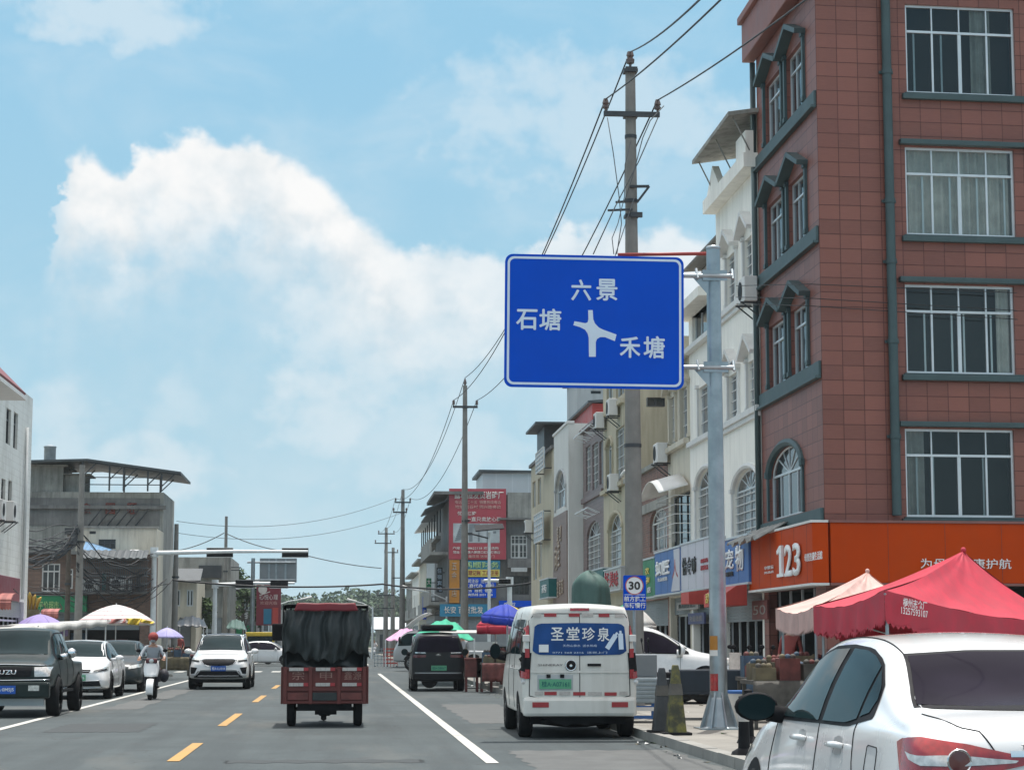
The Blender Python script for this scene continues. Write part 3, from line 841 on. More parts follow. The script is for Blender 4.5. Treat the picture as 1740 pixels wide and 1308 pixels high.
# orange fascia, wrapped round the corner as two signs
zo0, zo1 = fs.z(1392, 992), fs.z(1392, 891)
t = fascia(fs, -0.05, W1 + 0.32, zo0, zo1, 'orange fascia with big white 123 on the street side of the red house', 'orange', 0.34, 0, 'trim_white')
Mx = fs.M @ Matrix.Translation((0, -0.34, 0))
f123 = Fac(Mx)
def l123(t, ch, xa, xb, ya, yb, dep=0.03, bold=0.02):
    ua, ub = f123.u(xa), f123.u(xb); xm = (xa + xb) / 2
    lettering(ch, Mx, (ua + ub) / 2, f123.z(xm, (ya + yb) / 2), ub - ua, f123.z(xm, ya) - f123.z(xm, yb), M['letter_white'], t, -0.03, dep, bold)
ua, ub, za_, zb_ = f123.u(1323), f123.u(1334), f123.z(1328, 980), f123.z(1328, 927)
mb = MB(Mx); mb.prism([(ua + (ub - ua) * a, za_ + (zb_ - za_) * c_) for a, c_ in ((0, 0), (1, 0), (1, .1), (.75, .1), (.75, 1), (.45, 1), (0, .84), (.05, .72), (.4, .8), (.4, .1), (0, .1))], 'y', -.06, -.004); mb.build('lettering', M['letter_white'], t); l123(t, '2', 1336, 1348, 925, 979); l123(t, '3', 1350, 1362, 922, 978)
l123(t, '母婴连锁生活馆', 1369, 1399, 938, 952, 0.008, 0.0)
l123(t, '孕婴童', 1300, 1316, 961, 967, 0.008, 0.0); l123(t, '用品店', 1300, 1316, 970, 974, 0.008, 0.0)
t = fascia(ff, 0.02, WF, zo0, zo1, 'long orange fascia with small white characters facing the traffic', 'orange', 0.34, 0, 'eave_red')
Mx = ff.M @ Matrix.Translation((0, -0.34, 0)); ft = Fac(Mx)
u2_, z2_ = ft.loc(1592, 957)
lettering('为母婴健康护航', Mx, u2_ + 0.62, z2_, 1.95, 0.21, M['letter_white'], t, -0.012, 0.01)
# ragged sheet canopy at the far top edge of the fascia
def rag(s, t_):
    return fs.M @ V((-0.4 + s * 3.4, -0.05 - t_ * 0.75, zo1 + 0.22 - t_ * 0.38 + 0.05 * math.sin(s * 23) * t_ + 0.03 * math.sin(s * 51)))
tag(MB().grid(rag, 30, 5).build('sheet_canopy', pm('sheet_canopy', (0.33, 0.33, 0.31), 0.8, var=0.3, scale=4, dirt=0.5), base=fs.w(1, 0, zo1), solid=0.015, smooth=True), 'torn grey sheet canopy above the orange fascia of the red house', 'canopy')

# ------------------------------------------------------------------ white twin houses
def row_house(name, label, px_near, px_far, X, H, D, wallm, wins, shop=True, seed=0, shop_z=2.7, sideband=None):
    dn, df = depth_at(px_near, X), depth_at(px_far, X)
    f = facR(X, df); W = df - dn
    b = thing(name, label, 'building', (X, (dn + df) / 2, 0), None)
    holes = []
    for w_ in wins:
        a, c = f.u(w_['x'][0]), f.u(w_['x'][1])
        pm_ = w_.get('xm', (w_['x'][0] + w_['x'][1]) / 2)
        z1, z0 = f.z(pm_, w_['y'][0]), f.z(pm_, w_['y'][1])
        a, c = max(0.06, a), min(W - 0.06, c)
        w_['g'] = (a, c, z0, z1, w_.get('rise', 0) * (c - a))
        holes.append(w_['g'])
    if shop: holes.append((0.25, W - 0.25, 0.11, shop_z))
    mb = MB(f.M); wall_face(mb, W, H, holes, 0.22); shell(mb, W, H, D)
    mb.build('wall', M[wallm], b)
    for w_ in wins:
        a, c, z0, z1, rise = w_['g']
        w = window(b, f, a, c, z0, z1, rise, 0.12, w_.get('nx', 3), w_.get('tr'), w_.get('frame', 'alu'), w_.get('pane', 'pane'), 0.045, w_.get('bars', 0), sill=w_.get('sill'), cage=w_.get('cage', 0))
        if w_.get('ped'): pediment(b, f, a, c, z0, z1, w_['ped'], 0.14, 0.2, w_.get('peak', 0.5), True, w)
        if w_.get('posts'):
            mb = MB(f.M)
            for uu in (a - 0.14, c + 0.01):
                mb.box(uu, -0.05, z0, uu + 0.13, -0.003, z1 - rise); mb.box(uu - 0.04, -0.09, z1 - rise, uu + 0.17, -0.003, z1 - rise + 0.1); mb.box(uu - 0.03, -0.07, z0 - 0.1, uu + 0.16, -0.003, z0)
            if rise:
                cc_, rr_ = (a + c) / 2, (c - a) / 2 + 0.06
                mb.tube([(cc_ - rr_ * math.cos(math.pi * k / 12), -0.01, z1 - rise + (rise + 0.06) * math.sin(math.pi * k / 12)) for k in range(13)], 0.07, 6)
            mb.build('surround', M[w_['posts']], w)
    if shop: shop_front(b, f, 0.25, W - 0.25, shop_z, 2.4, rnd.choice((0, 0.5, 0.8)), True, seed=seed)
    return b, f, W
dW = dict
b, f, W = row_house('terrace_house', 'white plastered house with barred gabled windows beside the red house', 1300, 1225, XF, 12.9, 9, 'wall_white', [
    dW(x=(1241, 1258), y=(425, 513), bars=4, ped='trim_white'), dW(x=(1272, 1289), y=(395, 478), bars=4, ped='trim_white'),
    dW(x=(1242, 1259), y=(632, 712), bars=4, ped='trim_white'), dW(x=(1275, 1292), y=(608, 694), bars=4, ped='trim_white'),
    dW(x=(1247, 1292), y=(795, 912), rise=0.15, bars=5, posts='trim_white', nx=4)], seed=11)
W1a, fA = W, f
# string courses
for zz in (f.z(1265, 505), f.z(1265, 705)):
    mb = MB(f.M); mb.box(0, -0.14, zz - 0.12, W - 0.02, -0.003, zz + 0.03); mb.box(0, -0.08, zz - 0.24, W - 0.02, -0.004, zz - 0.12); mb.build('string_course', M['trim_white'], b, bevel=0.01)
# crown: sloping parapet with triangular gablet and a projecting tin roof
mb = MB(f.M)
zt = 12.9
mb.box(0.0, -0.35, zt - 0.1, W, 0.0, zt + 0.25)
mb.prism([(0.3, zt + 0.25), (2.1, zt + 0.25), (1.2, zt + 0.95)], 'y', -0.3, -0.12)
mb.box(W - 1.2, -0.3, zt + 0.25, W, -0.1, zt + 0.8)
mb.box(0, 1.2, zt, 0.2, 8, zt + 1.0); mb.box(0.2, 1.2, zt, W, 1.4, zt + 1.25)
mb.build('parapet', M['wall_white'], b)
mb = MB(f.M)
mb.add([(0.7, -0.75, zt + 1.1), (W + 0.2, -0.75, zt + 1.1), (W + 0.2, 3.5, zt + 1.75), (0.7, 3.5, zt + 1.75),
        (0.7, -0.75, zt + 1.2), (W + 0.2, -0.75, zt + 1.2), (W + 0.2, 3.5, zt + 1.85), (0.7, 3.5, zt + 1.85)],
       [(0, 1, 2, 3), (4, 7, 6, 5), (0, 4, 5, 1), (1, 5, 6, 2), (2, 6, 7, 3), (3, 7, 4, 0)])
for uu in (0.9, W * 0.6, W):
    mb.bar((uu, -0.2, zt + 0.3), (uu, -0.6, zt + 1.12), 0.03); mb.bar((uu, 1.3, zt + 0.3), (uu, 1.3, zt + 1.4), 0.1)
mb.build('tin_roof', M['concrete'], b)
MB(f.M).tube([(W - 0.12, -0.1, 3.9), (W - 0.12, -0.1, 13)], 0.055, 8).build('drain_pipe', M['trim_white'], b, smooth=True)

b, f, W = row_house('terrace_house', 'cream plastered house half hidden by the sign pole', 1225, 1176, XF, 10.6, 8, 'wall_white', [
    dW(x=(1190, 1220), y=(648, 735), bars=3, nx=3, posts='trim_white'), dW(x=(1184, 1218), y=(795, 915), rise=0.16, nx=3, posts='trim_white', bars=4),
    dW(x=(1180, 1222), y=(480, 568), nx=4)], seed=12)
mb = MB(f.M); zz = f.z(1200, 738); mb.box(0, -0.12, zz - 0.14, W, -0.003, zz); zz = f.z(1200, 572); mb.box(0, -0.2, zz - 0.14, W, -0.003, zz); mb.build('string_course', M['trim_white'], b, bevel=0.01)
mb = MB(f.M); mb.box(-0.2, -0.5, 10.6, W, 0.3, 10.85); mb.build('eave', M['wall_white'], b)
# corrugated roof shelter on it
t = thing('roof_shelter', 'grey corrugated roof shelter behind the sign pole top', 'shelter', f.w(2, 1, 10.85))
M['corrugated'] = stripes('corrugated', (0.36, 0.38, 0.39), (0.24, 0.255, 0.26), 0.16, 1, 0.5)
mb = MB(f.M); mb.box(-1.2, 0.6, 10.85, W, 5, 12.3); mb.build('panel', M['corrugated'], t)
mb = MB(f.M); mb.add([(-1.5, 0.1, 12.3), (W, 0.1, 12.3), (W, 5.2, 12.7), (-1.5, 5.2, 12.7), (-1.5, 0.1, 12.36), (W, 0.1, 12.36), (W, 5.2, 12.76), (-1.5, 5.2, 12.76)], [(0, 1, 2, 3), (4, 7, 6, 5), (0, 4, 5, 1), (1, 5, 6, 2), (2, 6, 7, 3), (3, 7, 4, 0)])
mb.build('roof', M['concrete_dark'], t)

b, f, W = row_house('terrace_house', 'narrow beige house with arched upper windows and dark caged window', 1176, 1138, XF, 9.6, 8, 'wall_beige', [
    dW(x=(1141, 1151), y=(672, 752), nx=2, bars=3, ped='wall_beige'), dW(x=(1160, 1173), y=(655, 745), nx=2, bars=3, ped='wall_beige'),
    dW(x=(1141, 1174), y=(838, 925), nx=3, bars=5, cage=0.45, frame='steel_dark')], seed=13)
mb = MB(f.M); zz = f.z(1157, 752); mb.box(0, -0.18, zz - 0.16, W, -0.003, zz); mb.box(-0.2, -0.5, 9.55, W, 0.2, 9.8); mb.build('string_course', M['wall_beige'], b, bevel=0.01)
# curved tin awning over the cage
za = f.z(1157, 838)
mb = MB(f.M); mb.grid(lambda s, t_: (f.u(1139) + s * (W - 0.1), -0.1 - 0.85 * t_, za + 0.45 * math.sin(s * math.pi) + 0.12 - 0.25 * t_), 14, 3)
tag(mb.build('tin_awning', M['trim_white'], base=f.w(1, 0, za), solid=0.02, smooth=True), 'small arched tin awning above the caged window of the beige house', 'awning')

M['brick_old'] = tiles('brick_old', (0.24, 0.11, 0.085), (0.22, 0.2, 0.18), 0.24, 0.075, 0.5, 0.85, 0.01, 0.25, 0.5, (0.12, 0.1, 0.09))
b, f, W = row_house('brick_house', 'low old brick house with a white framed window behind the utility pole', 1138, 1066, XF, 6.9, 8, 'brick_old', [
    dW(x=(1104, 1133), y=(862, 935), nx=3, rise=0.13, frame='trim_white'), dW(x=(1070, 1086), y=(852, 925), nx=2)], seed=14)
mb = MB(f.M); mb.box(-0.1, -0.1, 6.9, W, 0.3, 7.05); mb.box(0, -0.06, 5.55, W, -0.003, 5.85); mb.build('coping', M['concrete'], b)
for k in range(3):
    tag(MB(f.M).tube([(0.8 + k * 1.3, -0.25, 7.12 + 0.05 * k), (2.0 + k * 1.3, -0.3, 7.16 + 0.08 * k)], 0.08, 7).build('clay_pipe', M['trim_white'], base=f.w(1 + k * 1.3, 0, 7.1), smooth=True), 'pale pipe lying on the coping of the low brick house', 'pipe', 'pipes on the brick house')
# grey rendered house set back behind it
bk = facF(12.2, 66.0)
b = thing('concrete_house', 'bare grey rendered house set back above the low brick house', 'building', (14, 66, 0))
u0, z0 = bk.loc(1128, 700); hw = [(bk.u(1100, 690), bk.u(1130, 690), bk.z(1110, 690), bk.z(1110, 675))]
mb = MB(bk.M); wall_face(mb, 6.0, 10.6, hw, 0.25); shell(mb, 6.0, 10.6, 7); mb.build('wall', M['concrete'], b)
window(b, bk, *hw[0], 0, 0.15, 2, None, 'steel_dark')
mb = MB(bk.M); mb.box(-0.3, -0.4, 10.6, 6.2, 7.2, 10.8); mb.build('roof', M['concrete_dark'], b)

b, f, W = row_house('terrace_house', 'yellow cream house with arched dark windows and air conditioners', 1064, 1027, XF, 12.2, 9, 'wall_cream', [
    dW(x=(1032, 1042), y=(745, 822), rise=0.2, nx=1, posts='wall_cream'), dW(x=(1048, 1062), y=(725, 812), nx=2, bars=4, pane='pane_far'),
    dW(x=(1032, 1042), y=(610, 685), nx=2), dW(x=(1048, 1062), y=(595, 672), nx=2),
    dW(x=(1035, 1058), y=(872, 962), rise=0.16, nx=3, bars=4, posts='wall_cream')], seed=15)
mb = MB(f.M); zz = f.z(1045, 825); mb.box(0, -0.15, zz - 0.15, W, -0.003, zz); zz = f.z(1045, 690); mb.box(0, -0.15, zz - 0.15, W, -0.003, zz); mb.build('string_course', M['wall_cream'], b)
fY = f
M['tile_brown'] = tiles('tile_brown', (0.20, 0.145, 0.14), (0.10, 0.08, 0.08), 0.3, 0.15, 0.5, 0.5, 0.008, 0.08, 0.25, (0.12, 0.09, 0.09))
b, f, W = row_house('terrace_house', 'mauve brown tiled house with tall barred windows', 1027, 992, XF, 9.9, 9, 'tile_brown', [
    dW(x=(996, 1004), y=(757, 833), nx=1, bars=5, pane='pane_far'), dW(x=(1007, 1017), y=(752, 830), nx=1, bars=5), dW(x=(1019, 1025), y=(748, 822), nx=1),
    dW(x=(997, 1020), y=(885, 968), nx=3, bars=5, rise=0.13)], seed=16)
for (xa, xb, yy) in ((996, 1025, 745), (998, 1020, 880)):
    mb = MB(f.M)
    for k in range(9):
        uu = f.u(xa) + (f.u(xb) - f.u(xa)) * k / 8; zz = f.z((xa + xb) / 2, yy)
        mb.bar((uu, -0.02, zz + 0.1), (uu, -0.5, zz + 0.25 + 0.12 * math.sin(k * 1.9)), 0.03)
    mb.bar((f.u(xa), -0.5, zz + 0.28), (f.u(xb), -0.5, zz + 0.28), 0.04)
    mb.build('awning_rack', M['steel_white'], b)
mb = MB(f.M); mb.box(-0.1, -0.15, 9.9, W, 0.2, 10.05); zz = f.z(1010, 838); mb.box(0, -0.1, zz - 0.2, W, -0.003, zz); mb.build('coping', M['tile_brown'], b)

# pale house standing forward of the row, brown lower half with big characters
XN = 9.42
b, f, W = row_house('terrace_house', 'pale grey house standing forward of the row with a brown tiled lower wall', 967, 942, XN, 10.4, 7, 'wall_light', [
    dW(x=(945, 962), y=(800, 862), rise=0.2, nx=3, tr=None, posts='wall_pale')], seed=17)
zz0, zz1 = f.z(955, 1012), f.z(955, 872)
M['tile_mocha'] = tiles('tile_mocha', (0.22, 0.15, 0.125), (0.13, 0.09, 0.08), 0.6, 0.3, 0.5, 0.5, 0.006, 0.06, 0.2, (0.14, 0.1, 0.09))
mb = MB(f.M); mb.box(0.03, -0.05, 2.9, W - 0.35, -0.003, zz1); mb.build('tiled_front', M['tile_mocha'], b)
M['letter_gold'] = pm('letter_gold', (0.42, 0.33, 0.25), 0.4, metal=0.3, var=0.1)
Mt = f.M @ Matrix.Translation((0, -0.05, 0)); f2 = Fac(Mt)
for ch, py, s_ in (('向', 945, 0.0), ('佳', 940, 1.15), ('造', 905, 0.9), ('型', 905, 1.9), ('理', 1000, 0.8), ('发', 998, 1.7), ('店', 996, 2.6)):
    u_ = 1.0 + s_; hgt = 1.1 if py in (945, 940) else 0.65
    lettering(ch, Mt, u_ + 0.4, f2.z(955, py), hgt * 0.85, hgt, M['letter_gold'], b, -0.02, 0.03, 0.01)
mb = MB(f.M); mb.box(-0.05, -0.06, 10.4, W + 0.05, 0.25, 10.5); mb.build('coping', M['trim_white'], b)
b, f, W = row_house('terrace_house', 'cream house with posters and wall boxes at the street corner', 942, 903, XN, 9.9, 8, 'wall_cream', [
    dW(x=(905, 910), y=(818, 862), nx=1), dW(x=(914, 919), y=(812, 856), nx=1), dW(x=(906, 912), y=(915, 985), nx=2), dW(x=(915, 920), y=(905, 980), nx=1)], seed=18)
mb = MB(f.M); mb.box(-0.1, -0.12, 9.9, W, 0.2, 10.05); mb.build('coping', M['concrete_dark'], b)
M['banner_blue'] = pm('banner_blue', (0.45, 0.55, 0.62), 0.5, var=0.25, scale=3)
for (xa, xb, ya, yb, lab) in ((924, 938, 765, 800, 'white lattice screen high on the cream corner house'), (921, 936, 872, 920, 'pale blue banner hanging on the cream corner house')):
    u0, u1 = f.u(xa), f.u(xb); zt, zb = f.z((xa + xb) / 2, ya), f.z((xa + xb) / 2, yb)
    t = thing('wall_banner', lab, 'banner', f.w(u0, -0.2, zb))
    MB(f.M).box(u0, -0.35, zb, u1, -0.31, zt).build('panel', M['banner_blue'], t)
    mb = MB(f.M)
    for k in range(6):
        mb.bar((u0 + (u1 - u0) * k / 5, -0.37, zb), (u0 + (u1 - u0) * k / 5, -0.37, zt), 0.04); mb.bar((u0, -0.372, zb + (zt - zb) * k / 5), (u1, -0.372, zb + (zt - zb) * k / 5), 0.04)
    mb.build('lattice', M['trim_white'], t)
    mb = MB(f.M)
    for uu in (u0 + 0.1, u1 - 0.1): mb.bar((uu, 0, zb), (uu, -0.33, zb), 0.05); mb.bar((uu, 0, zt), (uu, -0.33, zt), 0.05)
    mb.build('bracket', M['steel_dark'], t)
fC = f
# red tin shed on the roof, grey tower behind
t = thing('roof_shed', 'dark red tin shed with an overhanging roof on top of the pale house', 'shed', (12, 88, 10.5))
M['tin_red'] = pm('tin_red', (0.30, 0.035, 0.03), 0.5, var=0.1, dirt=0.25, dcol=(0.1, 0.03, 0.03))
M['tin_dark'] = pm('tin_dark', (0.05, 0.06, 0.065), 0.5, var=0.2)
MB().box(10.6, 86, 10.4, 16, 96, 11.4).build('wall', M['tin_red'], t)
MB().box(9.5, 95.5, 9.9, 11.0, 99, 11.4).build('side_bay', M['tin_dark'], t)
mb = MB(); mb.add([(10.4, 85.8, 11.4), (16.3, 85.8, 11.9), (16.3, 96.5, 11.9), (10.4, 96.5, 11.4), (10.4, 85.8, 11.5), (16.3, 85.8, 12.0), (16.3, 96.5, 12.0), (10.4, 96.5, 11.5)], [(0, 1, 2, 3), (4, 7, 6, 5), (0, 4, 5, 1), (1, 5, 6, 2), (2, 6, 7, 3), (3, 7, 4, 0)])
mb.box(9.0, 94.5, 11.42, 10.38, 99.6, 11.52)
mb.build('roof', M['tin_dark'], t)
gt = facF(at(980, 700, 93).x, 93)
t = thing('stair_tower', 'plain pale grey stair tower rising behind the mauve brown house', 'building', gt.w(2, 0, 0))
hw = [(gt.u(1004, 668), gt.u(1021, 668), gt.z(1010, 669), gt.z(1010, 664))]
mb = MB(gt.M); wall_face(mb, 4.5, 13.4, hw, 0.2); shell(mb, 4.5, 13.4, 4); mb.build('wall', M['wall_pale'], t)
window(t, gt, *hw[0], 0, 0.1, 2, None, 'steel_dark')
mb = MB(gt.M); mb.box(-0.2, -0.2, 13.4, 4.7, 4.2, 13.55); mb.build('roof', M['concrete'], t)

# ------------------------------------------------------------------ air conditioners
ac_unit(fs, -0.15, fs.z(1298, 508), 'air conditioner at the seam of the red and white houses', 0.0)
fBe = facR(XF, depth_at(1138, XF))
ac_unit(fBe, 0.15, fBe.z(1140, 785), 'air conditioner on the left edge of the beige house', 0.0)
ac_unit(fY, fY.u(1030), fY.z(1030, 728), 'air conditioner high on the left edge of the yellow cream house')
ac_unit(fY, fY.u(1053), fY.z(1053, 706), 'highest air conditioner on the yellow cream house')
ac_unit(fY, fY.u(1054), fY.z(1054, 834), 'air conditioner between the floors of the yellow cream house')
ac_unit(fC, fC.u(906), fC.z(906, 905), 'air conditioner on the far edge of the cream corner house')

# ------------------------------------------------------------------ shop signs of the row
M['fascia_blue'] = pm('fascia_blue', (0.06, 0.16, 0.42), 0.4, spec=0.2, var=0.06)
M['fascia_white'] = pm('fascia_white', (0.56, 0.57, 0.63), 0.4, spec=0.2, var=0.04)
M['fascia_green'] = pm('fascia_green', (0.03, 0.22, 0.10), 0.4, spec=0.2, var=0.08)
M['fascia_teal'] = pm('fascia_teal', (0.02, 0.13, 0.13), 0.4, spec=0.25, var=0.1)
M['letter_red'] = pm('letter_red', (0.42, 0.03, 0.04), 0.4, var=0.1)
M['letter_yellow'] = pm('letter_yellow', (0.66, 0.55, 0.12), 0.4, var=0.1)
fr = facR(XF, 80.0)
PJ = 0.4
fP = Fac(fr.M @ Matrix.Translation((0, -PJ, 0)))
def sign_px(xa, xb, yt, yb, label, m, edge=None):
    u0, u1 = fP.u(xa), fP.u(xb); xm = (xa + xb) / 2
    return fascia(fr, u0, u1, fP.z(xm, yb), fP.z(xm, yt), label, m, PJ, 0.0, edge)
def let_px(t, s, x, y, wpx, hpx, m, vertical=False, bold=0.015):
    u0, u1 = fP.u(x - wpx / 2), fP.u(x + wpx / 2)
    lettering(s, fP.M, (u0 + u1) / 2, fP.z(x, y), u1 - u0, fP.z(x, y - hpx / 2) - fP.z(x, y + hpx / 2), M[m], t, -0.01, 0.02, bold)
t = sign_px(1208, 1271.5, 917, 993, 'blue fascia with pale cut-out characters next to the orange fascia', 'fascia_blue')
let_px(t, '宠', 1240, 950, 14, 34, 'letter_white'); let_px(t, '物', 1257, 948, 14, 44, 'letter_white'); let_px(t, '医院', 1240, 975, 12, 8, 'letter_black')
t = sign_px(1156.5, 1207, 920, 1000, 'white fascia with three black characters and a red notice', 'fascia_white')
for k, ch in enumerate('恰食喃'): let_px(t, ch, 1163.5 + k * 8, 962 - k * 1.0, 7, 30, 'letter_black')
let_px(t, '欢迎光临', 1197, 952, 12, 7, 'letter_red', bold=0); let_px(t, '甜品饮品', 1197, 964, 12, 8, 'letter_red')
t = sign_px(1112, 1155.5, 935, 1008, 'blue and white fascia with a bulbous white logo', 'fascia_blue')
let_px(t, '如匠', 1126, 965, 24, 26, 'letter_white', bold=0.05); let_px(t, '生活优选', 1126, 984, 16, 6, 'letter_white')
u0, u1 = fP.u(1141), fP.u(1155.3)
mb = MB(fP.M); zb, zt = fP.z(1148, 1004), fP.z(1148, 933)
mb.prism([(u0, zb), (u1, zb), (u1, zt), (u0 + 0.5, zt), (u0 + 0.62, (zb + zt) / 2), (u0 + 0.35, zb + 0.35)], 'y', -0.03, -0.004); mb.build('white_field', M['fascia_white'], t)
let_px(t, '人', 1148, 966, 10, 32, 'letter_red')
t = sign_px(1088, 1111.5, 951, 1014, 'green fascia with small pale characters behind the speed sign', 'fascia_green')
let_px(t, '农', 1100, 970, 7, 12, 'letter_yellow'); let_px(t, '资', 1101, 986, 7, 12, 'letter_yellow'); let_px(t, '店', 1103, 1002, 6, 10, 'letter_white')
t = sign_px(1026, 1054, 967, 1002, 'pale fascia with dark red characters under the yellow cream house', 'wall_pale')
for k, ch in enumerate('好美味'): let_px(t, ch, 1031 + k * 8, 985 - k, 7, 26, 'letter_red')
t = sign_px(992, 1024, 970, 1008, 'teal fascia under the mauve brown house', 'fascia_teal')
let_px(t, '便利', 1010, 990, 20, 18, 'letter_white')
fP0 = fP; fP = Fac(facR(XN, 80.0).M @ Matrix.Translation((0, -PJ, 0))); fr0 = fr; fr = facR(XN, 80.0)
t = sign_px(917, 932, 985, 1015, 'small dark teal fascia at the street corner', 'fascia_teal'); let_px(t, '药', 925, 1000, 8, 14, 'letter_white')
fP, fr = fP0, fr0
# red drum awnings with yellow characters in front of the blue fascia
M['awning_red'] = pm('awning_red', (0.50, 0.06, 0.045), 0.55, var=0.1, dirt=0.2, dcol=(0.2, 0.03, 0.02))
def drum_awning(xa, xb, yt, yb, out, label, txt=None):
    u0, u1 = fP.u(xa), fP.u(xb); zt, zb = fP.z((xa + xb) / 2, yt), fP.z((xa + xb) / 2, yb)
    t = thing('drum_awning', label, 'awning', fP.w((u0 + u1) / 2, 0, zb))
    mb = MB(fP.M)
    mb.prism([(0.0, zt), (-out * 0.5, zt - 0.03), (-out, zb + 0.3), (-out, zb), (0.0, zb)], 'x', u0, u1)
    mb.build('cover', M['awning_red'], t, bevel=0.01)
    if txt:
        fr_ = fP.M @ Matrix.Translation((0, -out, 0))
        lettering(txt, fr_, (u0 + u1) / 2, zb + (zt - zb) * 0.42, (u1 - u0) * 0.8, (zt - zb) * 0.5, M['letter_yellow'], t, -0.01, 0.01, 0.02)
    return t
drum_awning(1228, 1268, 995, 1030, 0.5, 'red drum awning with yellow characters below the blue fascia', '甜米粉')
drum_awning(1194, 1208, 1002, 1026, 0.6, 'small red awning behind the sign pole')
# notice boards and posters inside the dark shop fronts
M['poster_pale'] = pm('poster_pale', (0.30, 0.28, 0.26), 0.6, var=0.3, scale=6)
M['poster_blue'] = pm('poster_blue', (0.06, 0.07, 0.16), 0.6, var=0.3, scale=6)
M['poster_red'] = pm('poster_red', (0.18, 0.05, 0.045), 0.6, var=0.3, scale=6)
for (xa, xb, yt, yb, m, lab, txt) in ((1152, 1188, 1022, 1036, 'poster_pale', 'pale notice board over a shop door left of the sign pole', '烟酒副食批发'), (1171, 1198, 1041, 1060, 'poster_blue', 'dark blue notice board under the pale one', '充值缴费'),
                                 (1280, 1306, 1020, 1052, 'poster_red', 'dark red poster beside the red house shop door', '50')):
    u0, u1 = fr.u(xa), fr.u(xb); xm = (xa + xb) / 2
    t = thing('notice_board', lab, 'notice board', fr.w((u0 + u1) / 2, -0.02, fr.z(xm, yb)))
    MB(fr.M).box(u0, -0.06, fr.z(xm, yb), u1, -0.004, fr.z(xm, yt)).build('panel', M[m], t)
    lettering(txt, fr.M, (u0 + u1) / 2, fr.z(xm, (yt + yb) / 2), (u1 - u0) * 0.8, (fr.z(xm, yt) - fr.z(xm, yb)) * 0.5, M['poster_pale' if m != 'poster_pale' else 'letter_black'], t, -0.066, 0.004)
# ================================================================== beyond the junction, right
DB = 124.0
fb = facF(at(762, 900, DB).x, DB, 0.0)
bb = thing('billboard_house', 'grey concrete corner house carrying a tall red advertising board', 'building', fb.w(2.5, 0, 0))
WB = fb.u(903) + 1.2; HB = fb.z(800, 840)
wh = [(fb.u(868), fb.u(896), fb.z(880, 948), fb.z(880, 909)), (fb.u(866), fb.u(899), fb.z(880, 1010), fb.z(880, 978)), (0.6, WB - 0.4, 0.11, fb.z(800, 1052))]
mb = MB(fb.M); wall_face(mb, WB, HB, wh, 0.25); shell(mb, WB, HB, 16); mb.build('wall', M['concrete_dark'], bb)
window(bb, fb, *wh[0], 0, 0.12, 4, 0.62, 'trim_white', 'pane_far', 0.07, bars=3)
window(bb, fb, *wh[1], 0, 0.12, 4, None, 'steel_dark', 'pane_far', 0.07)
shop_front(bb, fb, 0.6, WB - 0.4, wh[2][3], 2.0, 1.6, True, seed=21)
mb = MB(fb.M); zr = HB
mb.box(-0.9, -0.5, HB - 0.02, fb.u(821), 10, HB + 0.16); mb.box(fb.u(846), -0.9, fb.z(880, 884), WB, -0.004, fb.z(880, 881)); mb.box(fb.u(861), -1.0, fb.z(880, 965) , WB, -0.005, fb.z(880, 950))
mb.build('roof_slab', M['concrete_dark'], bb)
mb = MB(fb.M); mb.box(fb.u(862), -0.3, fb.z(880, 884), WB, -0.004, HB + 0.12); mb.build('upper_bay', M['concrete'], bb)
mb = MB(fb.M); mb.box(fb.u(866), -1.06, fb.z(880, 972), fb.u(893), -1.0, fb.z(880, 965)); mb.build('name_board', M['wall_pale'], bb)
# street-side side face: balconies
fbs = facR(fb.w(0, 0, 0).x, DB + 16)
for k, zz in enumerate((3.6, 6.6)):
    mb = MB(fbs.M); mb.box(2, -1.1, zz, 15.5, 0, zz + 0.18); mb.box(2, -1.1, zz + 0.18, 15.5, -1.0, zz + 1.0); mb.build('balcony', M['concrete'], bb)
mb = MB(fbs.M); mb.add([(9, -1.4, 9.3), (15.9, -1.4, 9.3), (15.9, -0.01, 9.9), (9, -0.01, 9.9)], [(0, 1, 2, 3)]); mb.build('canopy', M['tin_dark'], bb, solid=0.08)
# tin shed on its roof
t = thing('roof_shed', 'white panelled roof shed with a sloping dark roof edge above the red board', 'shed', fb.w(6, 3, HB))
u0, u1 = fb.u(824), fb.u(903) + 1
M['panel_white'] = stripes('panel_white', (0.55, 0.60, 0.63), (0.48, 0.53, 0.56), 1.0, 0, 0.5, 0.06)
mb = MB(fb.M); mb.prism([(u0, HB + 0.16), (u1, HB + 0.16), (u1, HB + 1.5), (u0, fb.z(824, 799))], 'y', 2.0, 8.0); mb.build('panel', M['panel_white'], t)
mb = MB(fb.M); mb.prism([(u0 - 0.25, fb.z(824, 798)), (u1 + 0.2, HB + 1.5), (u1 + 0.2, HB + 1.62), (u0 - 0.25, fb.z(824, 797) + 0.12)], 'y', 1.7, 8.3); mb.build('roof', M['tin_dark'], t)
